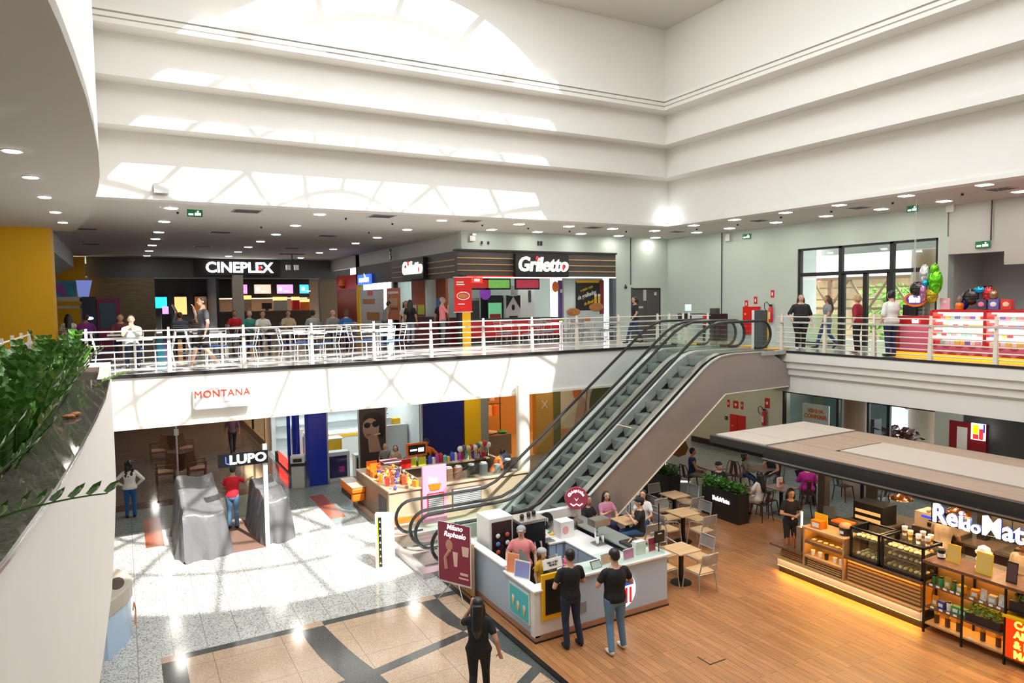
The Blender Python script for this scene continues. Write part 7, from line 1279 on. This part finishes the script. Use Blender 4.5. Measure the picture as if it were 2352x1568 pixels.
def vent(x, y, label, g, w_=.55): t = thing('ceiling_vent', label, 'vent', (x, y, 8.55), 0, g); b = MB(LV); b.box(-w_ / 2, -w_ / 2, -.015, w_ / 2, w_ / 2, 0); b.build('frame', t); b = MB(VB); [b.box(-w_ / 2 + .04, -w_ / 2 + .05 + i * w_ / 6, -.022, w_ / 2 - .04, -w_ / 2 + .1 + i * w_ / 6, -.015) for i in range(5)]; b.build('slats', t)
for x, y in ((3.0, 19.7), (6.6, 19.4), (3.05, 25.8), (6.7, 25.8), (-.9, 26.2), (3.1, 32.3), (6.7, 32), (-.95, 32.5)): vent(x, y, 'dark slotted square vent in the ceiling before the cinema', 'ceiling vents before the cinema', .7)
for x, y in ((9.5, 19.5), (14.2, 19.6), (18.0, 19.6), (17.95, 15.8), (18.05, 12.4), (18.05, 8.8)): vent(x, y, 'square vent in the gallery ceiling beside the double row of lights', 'gallery ceiling vents')
for x, y in ((1.4, 20.6), (5.8, 20.2), (7.5, 21), (10.3, 20.3), (12.2, 20.6), (14.1, 20.9), (16.1, 20.2), (18, 18.6), (18.2, 16.9), (17.8, 14.8), (18, 13.2), (17.9, 11.3), (18, 9.6), (4, 23.5), (7.7, 24)):
    b = MB(BLACK); b.lathe([(.025, -.05), (.035, 0)], n=8); tag(b.build('sprinkler', loc=(x, y, 8.548)), 'tiny dark sprinkler head in the ceiling', 'sprinkler', 'sprinkler heads')
# ---- right wall: doors to the outside, signs
t = thing('window_7', None, None, (20.1, 15.9, Zf)); t['kind'] = 'structure'
b = MB(BLACK)
for y, z1 in ((0, 3.2), (-1.55, 3.2), (-3.25, 3.2), (-4.6, 3.2)): b.box(-.06, y - .06, 0, .06, y + .06, z1)
for y in (-2.4,): b.box(-.05, y - .07, 0, .05, y + .07, 2.3)
b.box(-.06, -4.65, 3.12, .06, 0, 3.2); b.box(-.05, -4.65, 2.26, .05, 0, 2.38); b.box(-.05, -1.7, 0, .05, -1.55, 2.3); b.box(-.05, -3.25, 0, .05, -3.1, 2.3); b.box(-.05, -1.5, .0, .05, 0, .08); b.build('frame', t)
b = MB(GLASS); b.box(-.01, -4.65, .05, .01, 0, 3.15); b.build('pane', t); b = MB(mat('green_film', (.35, .55, .25), .4, alpha=.45)); b.box(-.02, -1.5, 0, -.012, -.06, 1.0); b.build('green_film', t)
b = MB(BLACK); b.tube([(-.12, -2.25, .9), (-.12, -2.25, 1.3)], .012, 6); b.build('handle', t); b = MB(BLACK); b.tube([(-.12, -2.55, .9), (-.12, -2.55, 1.3)], .012, 6); b.build('handle', t)
wallbox('hydrant_cabinet', 'red hydrant cabinet on the pale green upper wall', 'cabinet', 20.0, 17.85, Zf + .75, .75, 1.0, RED, .08, (('handle', YELLOW, (.22, .2, .3, .26)),))
for y, z, l in ((18.12, 5.85, 'red sign with white symbol, upper left of the extinguisher'), (17.7, 5.98, 'red sign above the upper hydrant cabinet'), (16.95, 6.2, 'red sign above the upper fire extinguisher')): wallbox('safety_sign', l, 'sign', 20.0, y, z, .14, .26, RED, .015, (('symbol', WHITEG, (-.03, -.06, .03, .05)),))
wallbox('alarm_box', 'small red alarm box beside the upper hydrant cabinet', 'alarm', 20.0, 18.15, 5.55, .12, .14, RED, .05)
extinguisher(19.9, 16.95, 5.2, 'red fire extinguisher on the pale green upper wall')
small('totem', 'white and black slatted totem at the head of the escalator', 'stand', (17.5, 15.35, Zf), [('post', WHITEG, bx(-.1, .08, 0, .1, .2, 1.18)), ('panel', DARK, bx(-.12, -.25, 0, .12, .08, 1.18)), ('edge', YELLOW, bx(.09, -.27, 0, .12, -.25, 1.18))])
t = thing('ticket_machine', 'white and black payment machine behind the escalator head', 'machine', (19.0, 19.7, Zf)); b = MB(WHITEG); b.box(-.3, -.1, 0, .3, .65, .95); b.build('body', t); b = MB(BLACK); b.box(-.32, -.12, .75, -.3, .6, .95); b.box(-.3, -.1, .95, .3, .65, 1.0); b.build('black_top', t); b = MB(DARK); b.box(-.31, -.05, .5, -.3, .25, .65); b.build('panel', t); b = MB(mat('screen_pale', (.6, .75, .8), .3, emit=.6)); b.box(-.1, .15, 1.1, -.06, .45, 1.35); b.build('screen', t)
small('vending_cabinet', 'black cabinet with red labels beside the payment machine', 'cabinet', (19.2, 18.9, Zf), [('body', BLACK, bx(-.3, -.35, 0, .3, .3, 1.0)), ('label', RED, bx(-.31, .15, .8, -.3, .28, .95)), ('label', RED, bx(-.31, .15, .55, -.3, .28, .7)), ('laptop', DARK, bx(-.1, -.15, 1.0, .1, .15, 1.2))])
for i, (x, y) in enumerate(((16.4, 17.8), (16.9, 16.0), (16.6, 14.7))): b = MB(YELLOW); b.box(-.35, -.25, 0, .35, .25, .012); tag(b.build('floor_marker', loc=(x + .9, y, 4.504)), ['farthest', 'middle', 'nearest'][i] + ' of three yellow floor markers at the head of the escalators', 'marker')
# outside
b = MB(mat('outer_floor', (.6, .58, .54), .7)); b.box(20.3, -10, 4.3, 24.5, 40, 4.45); struct('floor', b)
b = MB(mat('outer_white', (.85, .83, .78), .7)); b.box(44, -10, 7.6, 44.5, 50, 15); b.box(21, 18.6, 4.45, 24.5, 19, 12); struct('wall_right', b)
b = MB(MATS['outer_white']); b.box(40, -10, 7.3, 44, 50, 7.6); struct('trim_8', b)
b = MB(mat('terrace_shade_ceiling', (.62, .60, .55), .7)); b.box(20.3, 2, 8.35, 25.5, 19, 8.5); b.box(25.3, 2, 7.75, 25.5, 19, 8.35); struct('ceiling', b)  # terrace ceiling added to shade the overbright outside, visible through the upper panes
b = MB(mat('rust_terraces', (.33, .21, .11), .8, noise=.7, nscale=1.2)); b.box(41, -10, -.01, 41.3, 50, 7.3); struct('wall_right', b)
b = MB(mat('brown_wall', (.22, .15, .09), .6)); b.lathe([(.9, 0), (.9, 8.3)], n=28); tag(b.build('round_brown_pillar', loc=(27, 15.2, -.01), smooth=40), 'broad brown column outside, seen through the glass doors', 'column')
t = thing('roof_truss', 'brown steel roof truss outside the glass doors', 'truss', (30, 10, 5.5)); TR = mat('rusty_steel', (.16, .09, .05), .6)
for z in (0, 1.4): b = MB(TR); b.bar((0, -4, z), (0, 18, z), .12, .12); b.build('chord', t)
for i in range(11): b = MB(TR); b.bar((0, -4 + 2 * i, 0), (0, -3 + 2 * i, 1.4), .08, .08); b.bar((0, -3 + 2 * i, 1.4), (0, -2 + 2 * i, 0), .08, .08); b.build('web', t)
for k, (x, z) in enumerate(((31, -.5), (33, .4), (32, 1.0))): b = MB(TR); b.bar((x - 30, -4, z), (x - 30, 18, z), .07, .07); b.build('rail', t)
for y in (0, 6, 12): b = MB(TR); b.bar((0, y, -5.51), (0, y, 1.4), .16, .16); b.build('post', t)
r = random.Random(4)
for i in range(6):
    t = thing('tree', 'sunlit green tree outside beyond the glass doors', 'tree', (35.5 + (i % 2), 5 + 3.4 * i, -.01), 0, 'trees outside the glass doors'); b = MB(LEAF2); leaves(b, 700, (-1.6, -1.9, 3.0, 1.6, 1.9, 6.6), .45, seed=i); tag(b.build('foliage', t), kind='stuff'); b = MB(BROWN); b.cyl((0, 0, 0), (0, 0, 4.0), .12); b.build('trunk', t)
wallbox('wall_panel', 'small black and white pictogram beside the recess', 'sign', 21.88, 10.9, 6.2, .22, .26, BLACK, .02, (('symbol', WHITEG, (-.06, -.08, .06, .08)),))
t = thing('window_8', None, None, (21.85, 8.0, 5.0)); t['kind'] = 'structure'; b = MB(mat('bright_pane', (.9, .9, .88), .5, emit=1.0)); b.box(-.01, -1.6, 0, 0, 0, 1.9); b.build('pane', t); b = MB(BLACK); b.box(-.04, -.02, -.05, .02, .04, 1.95); b.build('frame', t); b = MB(mat('blue_star', (.05, .1, .5), .4)); b.bar((-.02, -.5, .7), (-.02, -.2, 1.2), .01, .08); b.bar((-.02, -.5, 1.2), (-.02, -.2, .7), .01, .08); b.build('star_decal', t)
# ---- candy stall
FN = thing('candy_stall', 'red pick-and-mix candy stall with lit shelves and a yellow foot', 'stall', (17.75, 11.2, Zf)); NT2 = Matrix.Translation((-17.75, -11.2, -Zf)); RS = mat('stall_red', (.50, .01, .015), .3); PKS = mat('scalloped_pink', (.70, .13, .20), .4)
def sb(name, m, *bxs, **k): return fb(name, m, *bxs, par=FN, T=NT2, **k)
sb('end_panel', RS, (17.88, 10.15, 4.62, 18.9, 11.25, 5.55)); sb('pink_front', PKS, (17.85, 10.2, 4.65, 17.88, 11.0, 5.3)); sb('yellow_foot', mat('yellow_lit', (1, .62, .02), .4, emit=.5, ecol=(1, .5, 0)), (17.70, 3.0, 4.5, 18.9, 10.15, 4.62), (17.84, 10.15, 4.5, 18.9, 11.2, 4.62)); sb('carcass', RS, (18.3, 3.0, 4.62, 18.9, 10.15, 5.7)); sb('top', RS, (17.78, 3.0, 5.66, 18.9, 10.15, 5.72)); sb('pink_skirt', PKS, (17.72, 3.0, 4.62, 18.3, 10.15, 4.86))
b = MB(mat('dark_pink', (.45, .03, .06), .4)).at(NT2)
for i in range(24): b.prism([(17.715, 10.05 - .3 * i + .10 * math.cos(a * PI / 6), 4.86 + .07 * math.sin(-a * PI / 6)) for a in range(7)], (-.01, 0, 0)); b.prism([(17.715, 9.9 - .3 * i + .10 * math.cos(a * PI / 6), 4.63 + .06 * math.sin(a * PI / 6)) for a in range(7)], (-.01, 0, 0))
b.build('scallops', FN)
SHL = mat('shelf_glow', (1, .93, .85), .5, emit=1.6, ecol=(1, .9, .8))
for k, y1 in enumerate((10.1, 8.85, 7.45, 6.05, 4.65)):
    y0 = y1 - 1.3
    sb('divider', RS, (17.75, y1, 4.86, 18.3, y1 + .08, 5.7))
    for z, dx in ((4.9, 0), (5.1, .06), (5.3, .12), (5.5, .2)):
        sb('lit_shelf', SHL, (17.76 + dx, y0 + .06, z + .12, 18.28, y1, z + .17)); sb('glow_back', mat('shelf_back_pink', (.9, .75, .7), .5, emit=.35), (18.2, y0 + .06, z, 18.25, y1, z + .12))
r = random.Random(9); cn = 0; fc = [(.85, .30, .35), (.9, .55, .1), (.75, .75, .8), (.65, .05, .08), (.3, .6, .5), (.85, .8, .6), (.2, .15, .5)]
src = []
for i, c in enumerate(fc): b = MB(mat('pick_%d' % i, c, .4, noise=.4, nscale=50)); b.box(0, -.055, 0, .12, .055, .09); src.append(b)
objs = {}
for y1 in (10.1, 8.85, 7.45):
    for z, dx in ((4.87, 0), (5.07, .06), (5.27, .12), (5.47, .2)):
        for j in range(10):
            i = r.randrange(7); y = y1 - .1 - .118 * j; L_ = 'small tub of sweets on the lit shelves of the candy stall'
            if i not in objs: o = src[i].build('sweet_tub', loc=(17.8 + dx, y, z + .001 + (.17 if 0 else 0))); objs[i] = o
            else: o = objs[i].copy(); COL.objects.link(o); o.location = (17.8 + dx, y, z + .001)
            tag(o, L_, 'sweets', 'sweet tubs on the candy stall')
t = thing('round_stall_sign', 'oval orange and violet hanging sign with white lettering over the candy stall', 'sign', (17.9, 10.65, 5.98)); b = MB(ORANGE); b.prism([(0, .30 * math.cos(a * PI / 12), .19 * math.sin(a * PI / 12)) for a in range(24)], (.05, 0, 0)); b.build('oval', t); b = MB(mat('violet', (.12, .05, .35), .4)); b.prism([(-.01, .24 * math.cos(a * PI / 12), .13 * math.sin(a * PI / 12)) for a in range(24)], (.01, 0, 0)); b.build('inner_oval', t); text('fini', .24, SIGNW, t, 'lettering', (-.025, 0, 0), FXX, .008, .008)
b = MB(LV); b.cyl((.02, .05, -.2), (.02, .05, 2.55), .008, n=6); b.build('hanging_wire', t); text('fini', .14, SIGNW, FN, 'lettering', (.09, -.6, .92), FXX, .006, .006)
small('stall_till', 'dark till and pale box on the end of the candy stall', 'till', (18.1, 10.75, 5.56), [('till', BLACK, bx(-.15, -.1, 0, .15, .25, .28)), ('pack', SMOKE, bx(-.12, -.3, 0, .12, -.14, .36))])
for i, (y, c, l) in enumerate(((9.12, (.05, .05, .09), 'black toy backpack, left of three on the candy stall'), (8.85, (.12, .12, .35), 'white and blue toy backpack, middle of three on the candy stall'), (8.58, (.65, .03, .03), 'red toy backpack, right of three on the candy stall'))):
    small('toy_backpack', l, 'bag', (18.1, y, 5.73), [('bag', mat('bp_%d' % i, c, .5), lambda b: b.box(-.08, -.11, 0, .08, .11, .24)), ('front', mat('bpf_%d' % i, [(.8, .2, .35), (.75, .75, .78), (.75, .6, .35)][i], .5), lambda b: b.sph((-.085, 0, .12), (.01, .07, .06)))])
small('clear_box', 'clear plastic box at the right of the toy backpacks', 'box', (18.1, 8.2, 5.73), [('box', SMOKE, bx(-.1, -.3, 0, .1, .08, .16)), ('contents', MATS['purple_vest'], bx(-.08, -.28, .01, .08, 0, .06))]); small('pink_price_card', 'pink and white card on top of the candy stall, left of the foil balloons', 'card', (18.0, 9.95, 5.73), [('card', mat('pink_card', (.85, .45, .5), .5), bx(-.01, -.12, 0, .01, .12, .28)), ('heart', WHITEG, bx(-.015, -.04, .16, -.01, .04, .22))]); small('candy_jar', 'brown and orange figure-shaped candy jar on the stall', 'jar', (18.0, 9.6, 5.73), [('jar', ORANGE, lt([(.08, 0), (.1, .1), (.07, .16)])), ('top', BROWN, lt([(.04, .16), (.06, .26), (.02, .34)]))])
def balloon(t, name, m, c, rr, rot=None): b = MB(m); b.sph(c, rr, 20, 14, rot); b.build(name, t, smooth=True)
FO = lambda n, c: mat('foil_' + n, c, .12, .75)
t = thing('balloon_bunch', 'bunch of green, silver, black and pink foil balloons hanging from the ceiling', 'balloons', (17.8, 10.25, 6.0)); balloon(t, 'balloon', FO('green', (.15, .65, .02)), (0, -.17, .42), (.12, .17, .32)); balloon(t, 'balloon', FO('green', (.15, .65, .02)), (0, -.14, .72), (.1, .1, .16)); balloon(t, 'balloon', FO('silver', (.7, .7, .72)), (.02, .12, .6), (.1, .13, .27)); balloon(t, 'balloon', FO('black', (.06, .05, .05)), (-.02, .28, .25), (.1, .19, .19)); balloon(t, 'balloon', FO('pink', (.6, .25, .45)), (-.05, .1, .15), (.08, .09, .24)); balloon(t, 'balloon', FO('blue', (.02, .35, .75)), (-.04, .06, .38), (.08, .07, .1)); balloon(t, 'balloon', FO('gold', (.55, .4, .03)), (0, -.08, .08), (.09, .16, .2))
b = MB(LV); b.cyl((0, .35, .3), (0, .35, 2.55), .008, n=6); b.build('string', t)
t = thing('balloon_cluster', 'dark, blue and red foil balloons standing on the candy stall', 'balloons', (18.1, 9.3, 5.73)); balloon(t, 'balloon', FO('black', (.06, .05, .05)), (0, .1, .3), (.1, .2, .2)); balloon(t, 'balloon', FO('blue', (.02, .35, .75)), (0, -.1, .46), (.08, .14, .09)); balloon(t, 'balloon', FO('navy', (.01, .03, .25)), (0, .24, .14), (.08, .1, .15)); balloon(t, 'balloon', FO('red', (.55, .04, .05)), (0, -.3, .36), (.09, .14, .19)); balloon(t, 'balloon', FO('bronze', (.35, .2, .12)), (-.02, -.42, .34), (.08, .11, .12))
# ---- food court furniture
WT = mat('white_tube', (.78, .77, .73), .35); BS = mat('blue_seat', (.02, .13, .50), .4)
def fc_chair(m, seat):
    t = thing('food_court_chair', 'x', 'chair'); b = MB(seat); b.box(-.2, -.2, .43, .2, .2, .46); b.build('seat', t, bevel=.01)
    b = MB(m); b.tube([(-.2, .2, 0), (-.2, .2, .43), (-.2, -.18, .43), (-.2, -.24, .0)], .013, 6); b.build('side_frame', t, smooth=True); b = MB(m); b.tube([(.2, .2, 0), (.2, .2, .43), (.2, -.18, .43), (.2, -.24, 0)], .013, 6); b.build('side_frame', t, smooth=True)
    b = MB(m); b.tube([(-.2, -.18, .43), (-.23, -.28, .9), (.23, -.28, .9), (.2, -.18, .43)], .013, 6)
    for z in (.84, .76, .68): b.bar((-.22, -.2 - .09 * (z - .43) / .47 * 1.1, z), (.22, -.2 - .09 * (z - .43) / .47 * 1.1, z), .012, .03)
    b.build('backrest', t); b = MB(m); b.tube([(-.2, .2, .16), (.2, .2, .16)], .01, 6); b.build('stretcher', t); return t
FC = fc_chair(WT, BS); FCG = fc_chair(mat('grey_chair_tube', (.33, .34, .35), .4, .4), mat('grey_seat', (.20, .21, .24), .5))
def fc_table(x, y, label, group, src=[]):
    if src: return copy_tree(src[0], (x, y, Zf), 0, label, group)
    t = thing('food_court_table', label, 'table', (x, y, Zf), 0, group); b = MB(WHITEG); b.box(-.4, -.4, .72, .4, .4, .76); b.build('tabletop', t, bevel=.01); b = MB(WT); b.cyl((0, 0, .02), (0, 0, .72), .03); b.build('column', t); b = MB(WT); b.tube([(-.3, -.25, .015), (-.3, .25, .015), (.3, .25, .015), (.3, -.25, .015)], .013, 6, True); b.build('base', t); src.append(t); return t
gt, gc_ = 'white food court tables by the long railing', 'white chairs with blue seats by the long railing'
for x in (.25, 2.3, 4.6, 6.6): fc_table(x, 20.0 if x > 1 else 19.9, 'white square food court table with blue-seated chairs by the long railing', gt)
for x, y, f_ in ((-.4, 19.75, -PI / 2), (.9, 19.9, PI / 2), (.25, 20.65, PI), (1.7, 19.9, -PI / 2), (2.95, 20.1, PI / 2), (2.3, 20.7, PI), (4.0, 19.9, -PI / 2), (5.2, 20.0, PI / 2), (4.6, 19.4, 0), (4.6, 20.7, PI), (6.0, 20.0, -PI / 2), (7.2, 20.1, PI / 2), (6.6, 20.7, PI), (6.6, 19.35, 0)):
    put_chair(FC, x, y, f_, 'white framed chair with bright blue seat, at the tables beside the long railing', gc_, Zf)
gt2, gc2 = 'white food court tables farther back', 'food court chairs farther back'
for x, y in ((-1.2, 25.2), (0, 23.3), (1.9, 25.2), (3.9, 27.2), (4.2, 24.9), (5.6, 26.0), (6.3, 23.8), (8.2, 24.9), (2.2, 22.8), (4.6, 22.6)): fc_table(x, y, 'white food court table in the shaded rows farther back', gt2)
for x, y, f_ in ((-1.5, 26.1, 0), (-1.0, 25.9, 0), (-.05, 24.1, PI), (.6, 23.3, PI / 2), (1.7, 26.0, 0), (2.3, 27.1, 0), (3.7, 28.0, PI), (3.95, 26.1, PI), (4.35, 25.6, PI), (5.25, 26.1, PI), (5.9, 24.9, 0), (6.5, 24.5, PI), (6.8, 23.7, 0), (2.2, 22.1, 0), (2.8, 22.8, PI / 2), (4.0, 22.6, -PI / 2), (5.2, 22.6, PI / 2), (7.6, 24.9, -PI / 2), (3.3, 24.9, -PI / 2)):
    put_chair(FCG, x, y, f_, 'food court chair in the shaded rows farther back', gc2, Zf)
gt3, gc3 = 'grey tables before the grill poster', 'grey chairs crowded before the grill poster'
for x, y in ((12.2, 21.3), (13.9, 21.2), (15.4, 21.2)): fc_table(x, y, 'white topped table among the grey chairs before the grill poster', gt3)
for x in (11.55, 12.85, 13.25, 14.55, 14.8, 16.05):
    put_chair(FCG, x, 21.25, PI / 2 if x in (12.85, 14.55, 16.05) else -PI / 2, 'grey chair at the tables before the grill poster', gc3, Zf)
for x in (12.2, 13.9, 15.4):
    for y, f_ in ((20.5, 0), (22.0, PI)): put_chair(FCG, x, y, f_, 'grey chair at the tables before the grill poster', gc3, Zf)
# ---- signs on the fascia
t = thing('fascia_sign', 'white rounded sign board with red MONTANA lettering on the fascia', 'sign', (2.03, 18.05, 3.88)); b = MB(WHITEG); b.box(-.64, -.14, -.28, .62, .09, .27); b.build('board', t, bevel=.05); text('MONTANA', .235, mat('sign_red', (.75, .06, .02), .4), t, 'lettering', (0, -.15, .08), FX, .008, .0, sx=1.0, spacing=1.08)
b = MB(mat('pale_mark', (.68, .67, .66), .5)); b.box(-.2, -.146, -.13, .3, -.14, -.10); b.build('small_print', t)
# ---- near balcony: planter with plants
PLT = [(-.42, 3.05), (-.34, 4.1), (-.29, 5.1), (-.24, 6.4), (-.2, 7.8), (-.19, 9.8)]
EX2 = [(-1.0, -.4), (-.7, 1.0), (-.52, 2.1)] + PLT + [(-.19, 11.5), (-.2, 13.2)]
EXT = [(-1.0, -.4), (-.7, 1.0), (-.52, 2.1)] + PLT
t = thing('balcony_planter', 'curved white balcony planter wall with a polished granite coping', 'planter', (-1.0, 5, 4.51)); TP = Matrix.Translation((1.0, -5, -4.51))
b = MB(WHITE).at(TP); b.grid([[(x + .006, y, 3.31) for x, y in EX2], [(x + .006, y, 5.17) for x, y in EX2], [(x - .12, y, 5.17) for x, y in EX2], [(x - .12, y, 4.51) for x, y in EX2]]); b.box(-1.2, 13.15, 4.51, -.2, 13.2, 5.17); b.build('wall', t)
GCP = stone('coping_granite', [(.10, .085, .07), (.075, .065, .055), (.13, .11, .09)], 60, .05); b = MB(GCP).at(TP)
wd = [.26, .26, .26, .26, .26, .27, .28, .30, .34]
b.grid([[(x + .02, y, 5.17) for x, y in EXT], [(x + .02, y, 5.205) for x, y in EXT], [(x - d_, y, 5.205) for (x, y), d_ in zip(EXT, wd)], [(x - d_, y, 5.17) for (x, y), d_ in zip(EXT, wd)], [(x + .02, y, 5.17) for x, y in EXT]]); b.build('coping', t)
b = MB(CHROME).at(TP); b.tube([(x + .025, y, 5.185) for x, y in EXT], .01, 6); b.build('steel_edge', t)
b = MB(mat('soil', (.05, .03, .02), .9, bump=.5)).at(TP); b.grid([[(x - d_ + .02, y, 5.1) for (x, y), d_ in zip(EXT, wd)], [(x - 1.05, y, 5.12) for x, y in EXT]]); b.grid([[(-.35, 9.8, 5.1), (-.35, 13.2, 5.1)], [(-1.3, 9.8, 5.12), (-1.3, 13.2, 5.12)]]); b.build('soil', t)
b = MB(WHITE).at(TP); b.grid([[(x - 1.0, y, 4.51) for x, y in EXT], [(x - 1.0, y, 5.2) for x, y in EXT], [(x - 1.1, y, 5.2) for x, y in EXT], [(x - 1.1, y, 4.51) for x, y in EXT]]); b.build('back_wall', t)
LF = mat('zz_leaf', (.07, .20, .025), .25, noise=.45, nscale=5)
def frond(b, p, d, ln, n, sz, r, lift=.35):
    """arching stem with paired leaves"""
    p = V(p); d = V(d).normalized(); g = V((0, 0, -1)); pts = [p.copy()]; q = p.copy(); dd = d.copy()
    for i in range(n): q = q + dd * ln / n; dd = (dd + g * .045).normalized(); pts.append(q.copy())
    b.tube(pts, [.007 * (1 - .6 * i / n) for i in range(n + 1)], 5)
    for i in range(2, n + 1):
        t_ = (pts[i] - pts[i - 1]).normalized(); sd = t_.cross(V((0, 0, 1)));
        if sd.length < .1: sd = V((1, 0, 0))
        sd.normalize(); nn = sd.cross(t_)
        for s_ in (-1, 1):
            dr = (t_ * .8 + sd * s_ * .75 + nn * r.uniform(lift - .35, lift)).normalized(); w_ = dr.cross(nn).normalized() * sz * .26; L_ = sz * (1 - .3 * i / n) * r.uniform(.85, 1.1); u_ = dr.cross(w_).normalized() * sz * .05; o_ = pts[i]
            b.add([o_, o_ + dr * L_ * .3 + w_ - u_, o_ + dr * L_ * .65 + w_ * .9 - u_, o_ + dr * L_, o_ + dr * L_ * .65 - w_ * .9 - u_, o_ + dr * L_ * .3 - w_ - u_, o_ + dr * L_ * .5 + u_], [(0, 1, 6), (1, 2, 6), (2, 3, 6), (3, 4, 6), (4, 5, 6), (5, 0, 6)])
r = random.Random(21); k = 0
for y in (2.75, 3.2, 3.7, 4.2, 4.7, 5.2, 5.75, 6.3, 6.9, 7.5, 8.1, 8.7, 9.3, 9.9, 10.5, 11.2, 11.9, 12.6):
    edge = -.34 if y < 4.5 else -.25
    for x in ((edge - .38, edge - .72) if y > 2.95 else (edge - .45,)):
        t = thing('zz_plant', 'glossy green arching plant in the balcony planter', 'plant', (x, y, 5.12), 0, 'green plants in the balcony planter')
        b = MB(LF)
        for j in range(9 if y < 6 else 7):
            a = r.uniform(0, 2 * PI); frond(b, (.04 * math.cos(a), .04 * math.sin(a), 0), (math.cos(a) * r.uniform(.1, .8), math.sin(a) * r.uniform(.1, .8), 1), r.uniform(.34, .62), 8, .115, r)
        b.build('foliage', t); b = MB(BROWN); b.lathe([(.04, -.02), (.05, .02), (.02, .05)], n=8); b.build('root_crown', t); k += 1
t = thing('trailing_frond', 'long leafy frond reaching over the granite coping in the foreground', 'plant', (-.86, 3.1, 5.12)); b = MB(LF); frond(b, (0, 0, 0), (.9, -.15, .66), .86, 15, .095, r, 1.1); b.build('frond', t); b = MB(BROWN); b.lathe([(.03, -.02), (.03, .03)], n=8); b.build('stem_base', t)
t = thing('drooping_sprig', 'bright drooping sprig at the end of the planter against the white fascia', 'plant', (-.3, 8.9, 5.21)); b = MB(mat('bright_sprig', (.16, .36, .04), .3)); frond(b, (0, 0, 0), (.9, .2, .5), .38, 8, .09, r); b.build('frond', t); b = MB(BROWN); b.lathe([(.02, 0), (.02, .02)], n=8); b.build('stem_base', t)
for i, (x, y) in enumerate(((-.40, 6.5), (-.36, 6.62))): b = MB(mat('dry_leaf', (.40, .13, .03), .6)); b.sph((0, 0, .02), (.05, .035, .018), 8, 5); tag(b.build('dry_leaf', loc=(x, y, 5.206), rot=i), ('larger' if i else 'smaller') + ' brown dry leaf lying on the granite coping', 'leaf')
# stand under the balcony at the lower left
t = thing('curved_stand', 'beige and pale blue curved stand with handwriting, at the foot of the near balcony', 'stand', (-.4, 14.6, 0)); b = MB(mat('stand_beige', (.45, .40, .33), .5)); n = 9
rim = [(.42 * math.sin(PI * i / n) * 1.0 - .05, -1.05 + 2.1 * i / n) for i in range(n + 1)]
b.prism([(x, y, .72) for x, y in rim] + [(-.1, 1.05, .72), (-.1, -1.05, .72)], (0, 0, .28)); b.build('rim', t, bevel=.03); b = MB(PBLUE); b.prism([(x * .9, y * .95, 0) for x, y in rim] + [(-.1, 1.0, 0), (-.1, -1.0, 0)], (0, 0, .72)); b.build('body', t); b = MB(mat('hole_brown', (.07, .04, .03), .6)); b.prism([(.12 + .12 * math.cos(a * PI / 8), -.1 + .32 * math.sin(a * PI / 8), 1.0) for a in range(16)], (0, 0, .006)); b.build('opening', t)
b = MB(mat('copper_line', (.55, .25, .12), .4)); b.tube([(.36, -.4, .55), (.38, -.3, .66), (.40, -.2, .5), (.38, -.32, .25), (.40, -.15, .18), (.40, 0, .4), (.39, .15, .45)], .012, 6); b.build('handwriting', t); b = MB(WHITEG); b.box(-.14, -1.06, 0, -.1, 1.05, .98); b.build('edge', t)
